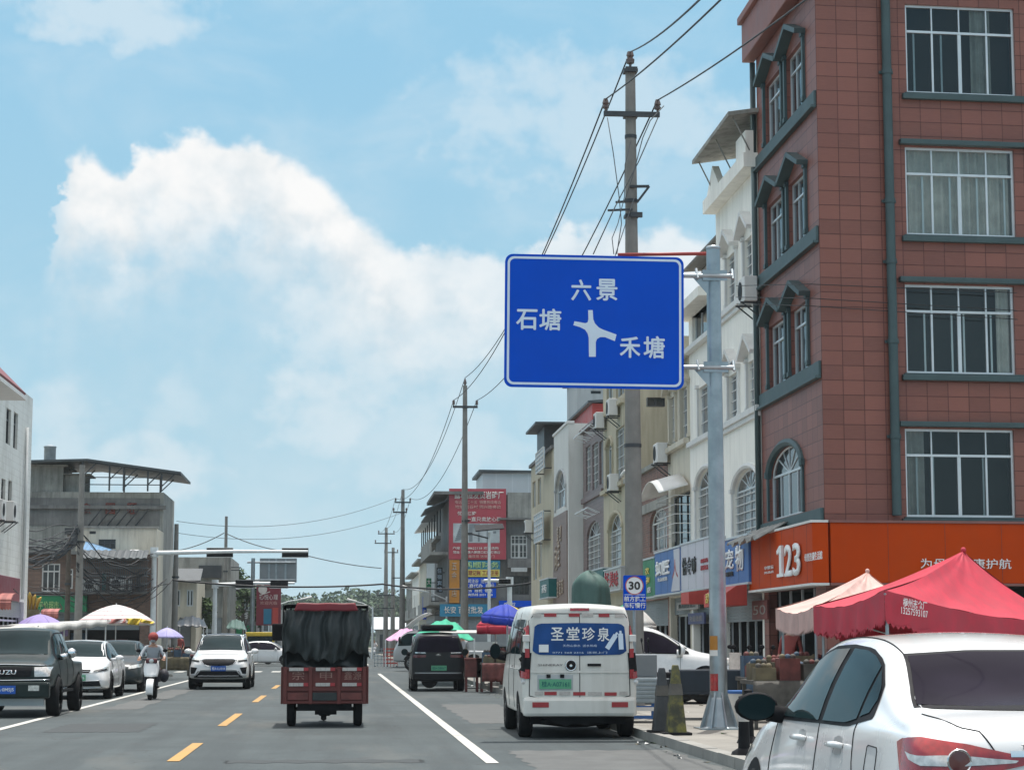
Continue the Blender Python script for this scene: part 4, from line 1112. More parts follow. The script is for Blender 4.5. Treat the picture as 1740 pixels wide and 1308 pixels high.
# advertising boards on the wall
M['board_red'] = pm('board_red', (0.40, 0.055, 0.075), 0.5, var=0.08, scale=0.8)
M['board_faded'] = pm('board_faded', (0.42, 0.46, 0.47), 0.5, var=0.3, scale=0.8)
M['letter_pale'] = pm('letter_pale', (0.70, 0.66, 0.62), 0.5, var=0.1)
M['letter_pink'] = pm('letter_pink', (0.62, 0.36, 0.32), 0.5, var=0.1)
M['sign_orange'] = pm('sign_orange', (0.46, 0.20, 0.03), 0.5, var=0.15, scale=1)
M['sign_teal'] = pm('sign_teal', (0.02, 0.20, 0.34), 0.45, var=0.08)
M['letter_lime'] = pm('letter_lime', (0.42, 0.62, 0.25), 0.45, var=0.1)
fbb = Fac(fb.M @ Matrix.Translation((0, -0.25, 0)))
def board(name, label, cat, polys, txts, group=None):
    x0, y0_ = polys[0][0][0], polys[0][0][3]
    t = thing(name, label, cat, fbb.w(fbb.u((polys[0][0][0] + polys[0][0][1]) / 2), 0, fbb.z(polys[0][0][0], polys[0][0][3])), group)
    for k, ((xa, xb, ya, yb), m) in enumerate(polys):
        mb = MB(fbb.M); mb.box(fbb.u(xa), -0.0 - 0.02 * k, fbb.z((xa + xb) / 2, yb), fbb.u(xb), 0.12 if k == 0 else -0.002, fbb.z((xa + xb) / 2, ya)); mb.build('panel' if k == 0 else 'picture', M[m], t)
    for (s, x, y, w, h, m) in txts:
        lettering(s, fbb.M, fbb.u(x), fbb.z(x, y), fbb.u(x + w / 2) - fbb.u(x - w / 2), fbb.z(x, y - h / 2) - fbb.z(x, y + h / 2), M[m], t, -0.03, 0.01, 0.012)
    return t
t = board('advertising_board', 'tall red advertising board for a brick works with white characters', 'billboard',
      [((763, 860, 830, 950), 'board_red')],
      [('露圩恒发页岩砖厂', 814, 841, 84, 13, 'letter_pale'), ('电话 三二十五  销售热线电话', 812, 853, 78, 6, 'letter_pink'), ('地址 岩石村 同兴路旁边', 812, 861, 78, 6, 'letter_pink'), ('优质红砖', 793, 872, 32, 7, 'letter_pale'),
       ('一直只卖放心砖', 822, 882, 60, 8, 'letter_pale'), ('承接 13788622138 欢迎选购', 808, 931, 78, 5, 'letter_pale'), ('地址 石塘镇六景路口红绿灯旁边', 810, 938, 80, 5, 'letter_pale'), ('大量现货 送货上门', 815, 945, 50, 5, 'letter_pink')])
mb = MB(fbb.M); xa, xb, ya, yb = 770, 849, 889, 922
mb.box(fbb.u(xa), -0.02, fbb.z(810, yb), fbb.u(xb), -0.002, fbb.z(810, ya)); mb.build('picture', M['board_faded'], t)
mb = MB(fbb.M)
for k in range(9):
    u = fbb.u(773 + k * 1.1); z = fbb.z(775, 918 - k * 3.2); mb.bar((u, -0.03, z), (u + 0.42, -0.03, z + 0.12), 0.02, 0.09)
for (xa, xb, ya, yb) in ((797, 803, 890, 920), (803, 812, 890, 897), (812, 815, 890, 920), (827, 829, 890, 922), (838, 843, 902, 906)):
    mb.box(fbb.u(xa), -0.035, fbb.z(810, yb), fbb.u(xb), -0.021, fbb.z(810, ya))
mb.build('printed_drawing', M['sign_grey'], t)
t = board('vertical_sign', 'orange vertical shop sign under the red advertising board', 'sign', [((764, 781, 951, 1024), 'sign_orange')],
      [(c, 772, y, 9, 12, 'letter_gold') for c, y in (('五', 962), ('金', 977), ('店', 1008))])
t = board('shop_board', 'teal and yellow office board with lime characters beside the orange sign', 'sign', [((788, 850, 952, 980), 'sign_teal'), ((788, 849, 967, 979.5), 'letter_yellow')],
      [('鸿顺财务', 818, 959.5, 60, 11, 'letter_lime'), ('代理记账 工商注册', 818, 973, 58, 9, 'tin_red')])
t = board('shop_board', 'blue office board with rows of white characters below the yellow one', 'sign', [((788, 843, 981, 1015), 'sign_blue')],
      [('公司注册  注销变更', 815, 987, 52, 7, 'letter_white'), ('工商代办  商标', 815, 995, 50, 7, 'letter_white'), ('税务  报税  做账', 813, 1003, 48, 6, 'letter_white'), ('咨询热线 2031 668', 813, 1010, 48, 5, 'letter_white')])
t = board('shop_board', 'long turquoise shop board over the ground floor windows of the billboard house', 'sign', [((748, 830, 1026, 1047), 'sign_teal')],
      [('长安 百货批发', 788, 1036, 66, 12, 'letter_pale')])
t = board('shop_board', 'dark blue fascia with small white lettering right of the turquoise board', 'sign', [((848, 903, 1020, 1031), 'sign_blue')], [('母婴坊', 866, 1026, 20, 5, 'letter_white')])
# projecting vertical sign boards in front of the far houses
def blade(px, ya, yb, wpx, Y, label, m, chars, lm):
    f = facF(at(px - wpx / 2, 1000, Y).x, Y); z0, z1 = f.z(px, yb), f.z(px, ya); w = f.u(px + wpx / 2)
    t = thing('blade_sign', label, 'sign', f.w(0, 0, z0), 'upright signs projecting over the far street')
    MB(f.M).box(0, 0, z0, w, 0.2, z1).build('panel', M[m], t, bevel=0.02)
    n = len(chars)
    for k, c in enumerate(chars):
        lettering(c, f.M, w / 2, z1 - (z1 - z0) * (k + 0.5) / n, w * 0.7, (z1 - z0) / n * 0.75, M[lm], t, -0.01, 0.01, 0.02)
    mb = MB(f.M)
    for zz in (z0 + 0.3, z1 - 0.3): mb.bar((w, 0.1, zz), (w + 0.8, 0.1, zz), 0.06)
    mb.build('bracket', M['steel_dark'], t)
blade(747, 964, 1006, 11, 128, 'black upright sign with pale characters left of the orange sign', 'steel_dark', '住宿宾馆', 'sign_pale')
blade(729, 982, 1021, 9, 140, 'green upright sign behind the black one', 'fascia_green', '大药房', 'letter_pale')
blade(722, 1013, 1052, 7, 134, 'slim dark blue upright banner above the white lorry', 'sign_blue', '手机', 'letter_white')
# far row on the right, seen at a slant
def far_house(pxn, pxf, X, pyt, label, m, seed, setb=12, roof=None):
    r_ = random.Random(seed)
    dn, df = depth_at(pxn, X), depth_at(pxf, X)
    f = facR(X, df); W = df - dn; H = f.z(pxn, pyt)
    b = thing('town_house', label, 'building', (X, (dn + df) / 2, 0))
    n = max(2, int(W / 3.6)); fl = max(2, int(H / 3.2)); holes = []
    for i in range(n):
        for j in range(1, fl):
            u = W * (i + 0.5) / n; z = 3.6 + (H - 3.8) * (j - 1) / max(1, fl - 1)
            holes.append((u - 0.8, u + 0.8, z + 0.7, z + 2.2))
    holes.append((0.4, W - 0.4, 0.11, 2.9))
    mb = MB(f.M); wall_face(mb, W, H, holes, 0.25); shell(mb, W, H, setb); mb.build('wall', M[m], b)
    for h in holes[:-1]: window(b, f, *h, 0, 0.12, 2, None, 'alu', 'pane_far', 0.07)
    # windows on the end wall that faces the traffic
    fe = facF(X, dn - 0.003)
    for j in range(1, fl):
        z = 3.6 + (H - 3.8) * (j - 1) / max(1, fl - 1)
        window(b, fe, 1.5, 3.0, z + 0.6, z + 2.1, 0, 0.0, 2, None, 'alu', 'pane_far', 0.07)
    mb = MB(f.M)
    for j in range(1, fl + 1):
        z = 3.4 + (H - 3.8) * (j - 1) / max(1, fl - 1); mb.box(0, -0.7, z, W, -0.003, z + 0.18); 
        if j < fl: mb.box(0.3, -0.7, z + 0.18, W * 0.6, -0.62, z + 0.95)
    mb.build('balcony', M['concrete'], b)
    shop_front(b, f, 0.4, W - 0.4, 2.9, 2.0, r_.choice((0.4, 1.2)), False, seed=seed)
    if roof:
        mb = MB(f.M); mb.add([(-0.5, -1.0, H + 1.6), (W + 0.5, -1.0, H + 1.6), (W + 0.5, 6, H + 2.3), (-0.5, 6, H + 2.3)], [(0, 1, 2, 3)])
        o = mb.build('tin_roof', M[roof], b, solid=0.08)
        mb = MB(f.M)
        for k in range(5): mb.bar((W * k / 4, -0.4, H), (W * k / 4, -0.4, H + 1.65), 0.09)
        mb.build('roof_post', M['steel_dark'], b)
    return b
far_house(758, 738, 6.9, 905, 'grey weathered house just left of the red advertising board', 'concrete_dark', 31, roof='tin_dark')
far_house(737.5, 724, 7.2, 925, 'pale rendered house with a roof shelter farther down the street', 'wall_pale', 32, roof='panel_white')
far_house(723, 712, 7.2, 945, 'beige narrow house second from the last in the far row', 'wall_beige', 33)
far_house(711, 700, 7.2, 968, 'low pale house in the far row', 'wall_white', 34)
far_house(699, 690, 7.2, 985, 'last grey house of the far row before the trees', 'concrete', 35)
# low house closing the view under the trees
f = facF(at(640, 1060, 250).x, 250); b = thing('cottage', 'low grey cottage with a pale tin roof at the end of the street', 'building', f.w(3, 0, 0))
Wc = f.u(694)
mb = MB(f.M); hs = [(Wc * 0.1, Wc * 0.3, 0.2, 2.3), (Wc * 0.62, Wc * 0.8, 0.9, 2.2)]; wall_face(mb, Wc, 3.0, hs, 0.2); shell(mb, Wc, 3.0, 8); mb.build('wall', M['concrete'], b)
for h in hs: window(b, f, *h, 0, 0.12, 2, None, 'steel_dark', 'pane_far', 0.08)
mb = MB(f.M); mb.add([(-0.6, -0.8, 2.9), (Wc + 0.6, -0.8, 2.9), (Wc + 0.3, 4, 4.4), (-0.3, 4, 4.4), (Wc + 0.6, 8.8, 2.9), (-0.6, 8.8, 2.9)], [(0, 1, 2, 3), (3, 2, 4, 5), (0, 3, 5), (1, 4, 2)]); mb.build('roof', M['panel_white'], b)

# ------------------------------------------------------------------ far wood on the rise
M['leaf'] = None
def leaf_mat(name, c1, c2):
    m = bpy.data.materials.new(name); m.use_nodes = True
    nt = m.node_tree; b = nt.nodes['Principled BSDF']; g = G(nt)
    tc = g.n('ShaderNodeTexCoord').outputs['Object']
    oi = g.n('ShaderNodeObjectInfo')
    n1 = g.noise(tc, 0.9, 4, 0.6)
    g.set(b.inputs['Base Color'], g.mix(g.ss(n1, 0.3, 0.7), rgb(*c1), rgb(*c2)))
    b.inputs['Roughness'].default_value = 0.75
    b.inputs['Specular IOR Level'].default_value = 0.2
    return m
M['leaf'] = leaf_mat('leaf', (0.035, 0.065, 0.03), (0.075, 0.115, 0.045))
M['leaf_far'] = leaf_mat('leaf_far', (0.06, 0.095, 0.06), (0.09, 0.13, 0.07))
M['bark'] = pm('bark', (0.09, 0.075, 0.06), 0.9, var=0.3, scale=4)
def crown(mb, c, r, n, size, r_, flat=0.8):
    """leaf clumps: many small bent faces through a lumpy volume"""
    lob = [(V((r_.gauss(0, .45), r_.gauss(0, .45), r_.gauss(0.1, .35))) * r, r * r_.uniform(0.35, 0.6)) for _ in range(9)]
    for _ in range(n):
        o, lr = lob[r_.randrange(9)]
        d = V((r_.gauss(0, 1), r_.gauss(0, 1), r_.gauss(0, 1))).normalized() * lr * (r_.random() ** 0.35)
        p = V(c) + V((o.x + d.x, o.y + d.y, (o.z + d.z) * flat))
        a = V((r_.gauss(0, 1), r_.gauss(0, 1), r_.gauss(0, .6))).normalized(); b_ = a.cross(V((r_.gauss(0, 1), r_.gauss(0, 1), 1))).normalized()
        s = size * r_.uniform(0.6, 1.4)
        mb.add([p - a * s, p + b_ * s * 0.6 + V((0, 0, s * .2)), p + a * s, p - b_ * s * 0.6], [(0, 1, 2, 3)])
r_ = random.Random(3)
mb = MB()
for k in range(190):
    Y = r_.uniform(520, 700); px = r_.uniform(300, 760) if k < 70 else r_.uniform(440, 700)
    p = at(px, 1085, Y)
    h = r_.uniform(6.5, 10) + 2.5 * math.sin(px / 23.0) + 2 * math.sin(px / 9.0)
    if px < 545 and px > 520: h *= 0.75
    crown(mb, (p.x, Y, 8.2 + h * .12), 4.2 + h * .1, 420, 0.6, r_, 0.8)
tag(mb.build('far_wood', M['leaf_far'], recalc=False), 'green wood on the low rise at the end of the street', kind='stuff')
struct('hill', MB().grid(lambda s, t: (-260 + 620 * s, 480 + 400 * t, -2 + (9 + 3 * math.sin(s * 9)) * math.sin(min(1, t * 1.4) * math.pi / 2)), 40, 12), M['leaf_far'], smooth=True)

# ------------------------------------------------------------------ utility poles and cables
def utility_pole(px, pyt, Y, label, arms, rb=0.17, rt=0.095, group='concrete utility poles along the right pavement', lean=0.0, cat='utility pole'):
    p = at(px, VPY, Y); top = at(px, pyt, Y)
    t = thing('utility_pole', label, cat, (p.x, Y, 0), group)
    H = top.z
    MB().tube([(p.x, Y, 0), (p.x + lean * 0.5, Y, H / 2), (p.x + lean, Y, H)], [rb, (rb + rt) / 2, rt], 14).build('shaft', M['pole_concrete'], t, smooth='auto')
    for (dz, half, off, pins) in arms:
        z = H - dz; mb = MB()
        mb.box(p.x + off - half, Y - rt - 0.1, z - 0.05, p.x + off + half, Y - rt - 0.02, z + 0.05)
        mb.box(p.x - 0.14, Y - rt - 0.03, z - 0.03, p.x + 0.14, Y + rt + 0.04, z + 0.03)
        a = mb.build('crossarm', M['steel_dark'], t)
        mb = MB()
        for q in pins:
            mb.lathe([(0.02, 0), (0.03, 0.05), (0.065, 0.06), (0.07, 0.1), (0.045, 0.13), (0.07, 0.16), (0.06, 0.2), (0.04, 0.26), (0.0, 0.27)], 10, (p.x + off + q * half, Y - rt - 0.06, z + 0.05))
        if pins: mb.build('insulator', M['insulator'], a, smooth='auto')
    return p.x, Y, H
x1, Y1, H1 = utility_pole(1078, 118, 40.5, 'tallest near utility pole rising behind the blue road sign', [(0.05, 0.12, 0, ()), (0.98, 0.57, 0.0, (-0.93, 0.93)), (3.05, 0.12, 0.08, ())], 0.2, 0.1)
# fittings on the near pole
pole1 = [o for o in bpy.data.objects if o.name == 'utility_pole'][0]
mb = MB(); mb.lathe([(0.02, 0), (0.03, 0.1), (0.08, 0.12), (0.09, 0.2), (0.05, 0.24), (0.08, 0.28), (0.06, 0.36), (0.0, 0.38)], 10, (x1, Y1, H1)); mb.build('top_insulator', M['insulator'], pole1, smooth='auto')
mb = MB(); zz = at(1078, 320, Y1).z
mb.bar((x1 - 0.05, Y1 - 0.15, zz), (x1 + 0.34, Y1 - 0.2, zz), 0.05); mb.bar((x1 + 0.34, Y1 - 0.2, zz), (x1 + 0.1, Y1 - 0.15, zz - 0.32), 0.04); mb.bar((x1 - 0.34, Y1 - 0.16, zz - 0.33), (x1, Y1 - 0.16, zz - 0.3), 0.04); mb.bar((x1 - 0.5, Y1 - 0.16, zz - 0.5), (x1, Y1 - 0.16, zz - 0.47), 0.04)
mb.build('stay_bracket', M['steel_dark'], pole1)
mb = MB()
for zz in (at(1078, 760, Y1).z, at(1078, 236, Y1).z, at(1078, 345, Y1).z):
    rr = 0.2 - 0.1 * zz / H1 + 0.012
    mb.lathe([(rr, zz), (rr, zz + 0.07)], 16, (x1, Y1, 0))
mb.build('band', M['steel_dark'], pole1)
x2, Y2, H2 = utility_pole(789, 655, 93.5, 'second utility pole standing in front of the red advertising board', [(1.0, 0.57, 0.0, (-0.93, 0.93)), (6.2, 0.12, 0.1, ())], 0.2, 0.1)
MB().lathe([(0.03, 0), (0.08, 0.12), (0.05, 0.24), (0.0, 0.38)], 10, (x2, Y2, H2)).build('top_insulator', M['insulator'], [o for o in bpy.data.objects if o.name.startswith('utility_pole')][-1], smooth='auto')
x3, Y3, H3 = utility_pole(683, 832, 146, 'third utility pole in the far row left of the grey houses', [(0.9, 0.57, 0, (-0.9, 0.9)), (1.6, 0.5, -0.2, (-0.9, 0.9))], 0.24, 0.12)
x4, Y4, H4 = utility_pole(655, 896, 196, 'thin utility pole with short arms far down the street', [(0.6, 0.8, 0, (-0.9, 0.9)), (1.5, 0.8, -0.3, (-0.9, 0.9)), (6.4, 0.8, 0, (-0.9, 0.9)), (7.6, 0.8, 0, (-0.9, 0.9))], 0.26, 0.14)
x5, Y5, H5 = utility_pole(667, 930, 205, 'shorter utility pole beside the farthest one', [(0.5, 0.7, -0.2, (-0.9, 0.9)), (3.0, 0.5, 0.5, ())], 0.26, 0.15)
def cable(a, b, sag, label, r=0.013, m='wire', n=18, group='overhead power cables', name='cable'):
    a, b = V(a), V(b)
    pts = [a.lerp(b, k / n) - V((0, 0, sag * 4 * (k / n) * (1 - k / n))) for k in range(n + 1)]
    return tag(MB().tube(pts, r, 5).build(name, M[m], base=tuple(a), smooth=True), label, 'cable', group)
zA = H1 - 0.98 + 0.3
P1 = [(x1 - 0.53, Y1 - 0.16, zA), (x1, Y1, H1 + 0.36), (x1 + 0.53, Y1 - 0.16, zA)]
P2 = [(x2 - 0.53, Y2 - 0.16, H2 - 0.7), (x2, Y2, H2 + 0.36), (x2 + 0.53, Y2 - 0.16, H2 - 0.7)]
P3 = [(x3 - 0.53, Y3 - 0.16, H3 - 0.6), (x3, Y3, H3 + 0.05), (x3 + 0.53, Y3 - 0.16, H3 - 0.6)]
P4 = [(x4 - 0.7, Y4, H4 - 0.4), (x4, Y4, H4), (x4 + 0.7, Y4, H4 - 0.4)]
for k, s in enumerate(('left arm', 'top', 'right arm')):
    cable(P1[k], P2[k], 1.1, 'black cable from the %s of the near utility pole to the second pole' % s, 0.016)
    cable(P2[k], P3[k], 1.5, 'cable from the %s of the second utility pole to the third' % s, 0.016)
    cable(P3[k], P4[k], 0.8, 'cable from the %s of the third utility pole to the farthest' % s, 0.016, 'wire_grey')
# towards the camera: up and out of the frame
for k, (px, py, s) in enumerate(((1193, 0, 'left arm'), (1156, 0, 'top'), (1345, -12, 'right arm'))):
    b = at(px, py, 27.0)
    a = V(P1[k]); b = a + (b - a) * 2.2
    cable(a, b, 0.25, 'black cable from the %s of the near utility pole running overhead out of view' % s, 0.015)
# jumpers at the near pole
for (pts, r, lab) in (([(1032, 200), (1042, 260), (1052, 335), (1056, 380), (1048, 432)], 0.010, 'thin loose wire drooping left of the near utility pole'),
                 ([(1128, 180), (1105, 205), (1092, 235), (1075, 300), (1060, 345)], 0.011, 'thin wire from the right arm curling past the near utility pole'),
                 ([(1072, 240), (1062, 280), (1061, 335), (1050, 380), (1040, 405), (1043, 432)], 0.009, 'thin wire looping left of the near utility pole shaft'),
                 ([(1118, 200), (1085, 275), (1045, 352), (1008, 432)], 0.012, 'stay cable slanting down left from the near utility pole'),
                 ([(1078, 335), (1060, 390), (1046, 432), (1035, 480)], 0.009, 'thin wire slanting off the near utility pole behind the road sign')):
    P = [at(x, y, Y1 - 0.3) for x, y in pts]
    tag(MB().tube(P, r, 5).build('cable', M['wire_grey'], base=tuple(P[0]), smooth=True), lab, 'cable', 'overhead power cables')
# cables crossing the street
cable(P3[0], at(300, 885, 125), 1.0, 'faint upper cable crossing the street to the left houses', 0.016, 'wire_grey')
cable((x3, Y3, H3 - 1.6), at(300, 905, 125), 1.0, 'faint lower cable crossing the street to the left houses', 0.016, 'wire_grey')
for (a, b, sag, lab) in ((at(293, 985, 108), at(650, 992, 114), 0.25, 'thick black cable crossing the street below the traffic lights'), (at(650, 992, 114), at(905, 990, 104), 0.3, 'thick black cable running on right to the yellow street corner lamp arm')):
    cable(a, b, sag, lab, 0.05, 'wire', 24)
# communication wires along the red house front
for k, (ya, yb) in enumerate(((476, 500), (496, 530), (508, 545))):
    a = fs.w(-0.3, -0.5, fs.z(1298, ya)); b = ff.w(ff.u(1735), -0.16, ff.z(1735, yb))
    m_ = fs.w(W1 + 0.1, -0.3, fs.z(1392, (ya * 0.6 + yb * 0.4)))
    P = [a.lerp(m_, k_ / 6) for k_ in range(6)] + [m_.lerp(b, k_ / 8) for k_ in range(9)]
    tag(MB().tube(P, 0.009, 5).build('cable', M['wire'], base=tuple(a), smooth=True), ('uppermost', 'middle', 'lowest')[k] + ' thin wire strung across the red house front', 'cable', 'thin wires on the red house')

# ------------------------------------------------------------------ blue direction sign on its pole
YS = 30.8
ps = at(1220, VPY, YS)
sp_ = thing('sign_pole', 'galvanised sign pole with flared foot holding the blue direction sign', 'sign pole', (ps.x, YS, 0))
Hp = at(1213, 424, YS).z
MB().tube([(ps.x, YS, 0.11), (ps.x, YS, 1.4), (ps.x, YS, Hp)], [0.135, 0.13, 0.105], 24).build('shaft', M['steel_galv'], sp_, smooth='auto')
MB().lathe([(0.112, Hp), (0.118, Hp + 0.01), (0.1, Hp + 0.05), (0.0, Hp + 0.07)], 20, (ps.x, YS, 0)).build('cap', M['steel_galv'], sp_, smooth=True)
mb = MB()
for k in range(8):
    a = math.pi * k / 4 + 0.2; c, s = math.cos(a), math.sin(a); q = 0.012
    P = [(0.13, 0.66), (0.125, 0.13), (0.30, 0.13), (0.29, 0.18)]
    vs = []
    for sgn in (-1, 1):
        for r, z in P: vs.append((ps.x + c * r - s * q * sgn, YS + s * r + c * q * sgn, z))
    mb.add(vs, [(0, 1, 2, 3), (7, 6, 5, 4), (0, 4, 5, 1), (1, 5, 6, 2), (2, 6, 7, 3), (3, 7, 4, 0)])
mb.box(ps.x - 0.33, YS - 0.33, 0.1, ps.x + 0.33, YS + 0.33, 0.132)
mb.build('foot_fins', M['steel_galv'], sp_)
mb = MB()
mb.lathe([(0.31, 0.13), (0.27, 0.15), (0.15, 0.55), (0.137, 0.58)], 10, (ps.x, YS, 0)); mb.build('flared_foot', M['steel_galv'], sp_)
for (ya, yb, m) in ((1080, 1104, 'sign_orange'), (1104, 1114, 'trim_white'), (1144, 1173, 'taillight')):
    z0, z1 = at(1215, yb, YS).z, at(1215, ya, YS).z
    mb = MB(); mb.grid(lambda s, t: (ps.x + 0.137 * math.cos(R(195) + s * R(62)), YS + 0.137 * math.sin(R(195) + s * R(62)), z0 + (z1 - z0) * t), 8, 1)
    mb.build('sticker', M[m], sp_, smooth=True)
zs1, zs0 = at(1000, 438, YS).z, at(1000, 662, YS).z
xs0, xs1 = at(856, 550, YS).x, at(1158, 550, YS).x
for zc, nm in ((at(1200, 471, YS).z, 0), (at(1200, 626, YS).z, 1)):
    mb = MB(); mb.tube([(xs0 + 0.5, YS - 0.03, zc), (ps.x + 0.27, YS - 0.12, zc)], 0.035, 10)
    for dx in (-0.27, 0.27):
        mb.tube([(ps.x + dx, YS - 0.16, zc - 0.05), (ps.x + dx * 1.03, YS - 0.06, zc + 0.11), (ps.x + dx * 0.9, YS + 0.05, zc + 0.05)], 0.022, 6)
    mb.box(ps.x - 0.19, YS - 0.125, zc - 0.07, ps.x + 0.19, YS - 0.11, zc + 0.09)
    mb.add([(ps.x - 0.38, YS - 0.1, zc + 0.02), (ps.x - 0.1, YS - 0.1, zc + 0.02), (ps.x - 0.1, YS - 0.1, zc - 0.3)], [(0, 1, 2)])
    mb.build('clamp_arm', M['steel_galv'], sp_)
sg = thing('direction_sign', 'big blue direction sign with white place names and a crossing diagram', 'road sign', ((xs0 + xs1) / 2, YS - 0.2, zs0))
Wsg, zc = (xs1 - xs0), (zs0 + zs1) / 2
fsg = Fac(Tm(((xs0 + xs1) / 2, YS - 0.19, zc), R(-1.0)) @ Matrix.Rotation(R(0.5), 4, 'Y') @ Matrix.Translation((0, 0, -zc)))
Hsg = zs1 - zs0
def rrect(w, h, r, cx=0, cz=0, n=6):
    pts = []
    for (sx_, sz_, a0_) in ((1, 1, 0), (-1, 1, 90), (-1, -1, 180), (1, -1, 270)):
        for k in range(n + 1):
            a = R(a0_ + 90 * k / n); pts.append((cx + sx_ * (w / 2 - r) + r * math.cos(a), cz + sz_ * (h / 2 - r) + r * math.sin(a)))
    return pts
M['sign_edge'] = pm('sign_edge', (0.005, 0.05, 0.20), 0.4, var=0.05)
mb = MB(fsg.M); mb.prism(rrect(Wsg, Hsg, 0.12, 0, zc), 'y', 0.0, 0.03); mb.build('panel', M['sign_blue'], sg)
o_ = rrect(Wsg - 0.075, Hsg - 0.075, 0.10, 0, zc); i_ = rrect(Wsg - 0.145, Hsg - 0.145, 0.075, 0, zc)
mb = MB(fsg.M); n = len(o_)
mb.add([(a, -0.004, b) for a, b in o_] + [(a, -0.004, b) for a, b in i_], [(k, (k + 1) % n, n + (k + 1) % n, n + k) for k in range(n)]); mb.build('border', M['sign_pale'], sg)
mb = MB(fsg.M)
for s_ in (-0.8, 0.0, 0.8): mb.box(s_ - 0.03, 0.03, zs0 + 0.1, s_ + 0.03, 0.07, zs1 - 0.1)
mb.build('back_rail', M['steel_galv'], sg)
def SG(px, py): u, z = fsg.loc(px, py); return u, z
for s_, x, y, w, h in (('六', 987.5, 493, 35, 37), ('景', 1031, 492.5, 37, 38), ('石', 895, 543, 37, 36), ('塘', 935, 543, 38, 38), ('禾', 1070.5, 590, 36, 37), ('塘', 1111.5, 590, 37, 39)):
    u, z = SG(x, y); lettering(s_, fsg.M, u, z, w / 113.6, h / 113.6, M['sign_pale'], sg, -0.008, 0, fat=0.02)
cz = [(854 + a * 0.2414 - 14, 400 + b * 0.2414) for a, b in ()]
def zp(a, b): return SG(840 + a * 420 / 1740, 400 + b * 420 / 1740)
D = [(660, 526), (692, 526), (696, 590), (708, 620), (735, 648), (762, 662), (860, 698), (848, 744), (778, 716), (745, 716), (722, 730), (714, 752), (714, 854), (666, 854), (664, 720), (656, 690), (638, 664), (604, 646), (556, 632), (564, 604), (640, 618), (656, 612), (662, 590)]
mb = MB(fsg.M); P = [zp(a, b) for a, b in D]; mb.add([(a, -0.004, b) for a, b in P], [list(range(len(P)))]); mb.build('crossing_diagram', M['sign_pale'], sg)
tag(MB().tube([at(1050, 433, YS + 2), at(1205, 431, YS + 2)], 0.03, 6).build('pipe', M['tin_red'], base=tuple(at(1050, 433, YS + 2)), smooth=True), 'dark red thin pipe behind the top edge of the blue sign', 'pipe')

# 30 speed sign
Y30 = 37.0
p = at(1078, 1010, Y30)
t = thing('speed_sign', 'blue roadworks sign with a white 30 disc above two lines of characters', 'road sign', (p.x, Y30, 0))
f3 = facF(p.x, Y30)
def q3(px, py): return f3.loc(px, py)
u0, z1 = q3(1059, 977); u1, z0 = q3(1098, 1036)
MB(f3.M).prism(rrect(u1 - u0, z1 - z0, 0.03, (u0 + u1) / 2, (z0 + z1) / 2), 'y', 0, 0.02).build('panel', M['sign_blue'], t)
mb = MB(f3.M); mb.tube([((u0 + u1) / 2, 0.06, 0.1), ((u0 + u1) / 2, 0.06, z1)], 0.03, 10); mb.build('post', M['steel_galv'], t, smooth='auto')
mb = MB(f3.M); uu, zz = q3(1078, 994.5)
mb.add([(uu + 0.155 * math.cos(2 * math.pi * k / 28), -0.003, zz + 0.155 * math.sin(2 * math.pi * k / 28)) for k in range(28)], [list(range(28))]); mb.build('disc', M['letter_white'], t)
M['ring_red'] = pm('ring_red', (0.45, 0.10, 0.10), 0.4)
mb = MB(f3.M); mb.add([(uu + r * math.cos(2 * math.pi * k / 28), -0.005, zz + r * math.sin(2 * math.pi * k / 28)) for r in (0.168, 0.15) for k in range(28)], [(k, (k + 1) % 28, 28 + (k + 1) % 28, 28 + k) for k in range(28)]); mb.build('ring', M['ring_red'], t)
lettering('30', f3.M, uu, zz, 0.21, 0.15, M['letter_black'], t, -0.006, 0.002, 0.03)
_, zl = q3(1078, 1010); _, zb_ = q3(1078, 1033.5)
mb = MB(f3.M); mb.box(u0 + 0.02, -0.004, zl - 0.006, u1 - 0.02, -0.001, zl + 0.006); mb.build('divider', M['sign_pale'], t)
lettering('前方施工', f3.M, (u0 + u1) / 2, q3(1078, 1017)[1], 0.39, 0.10, M['letter_white'], t, -0.004, 0.002, 0.02)
lettering('车辆慢行', f3.M, (u0 + u1) / 2, q3(1078, 1028)[1], 0.39, 0.10, M['letter_white'], t, -0.004, 0.002, 0.02)

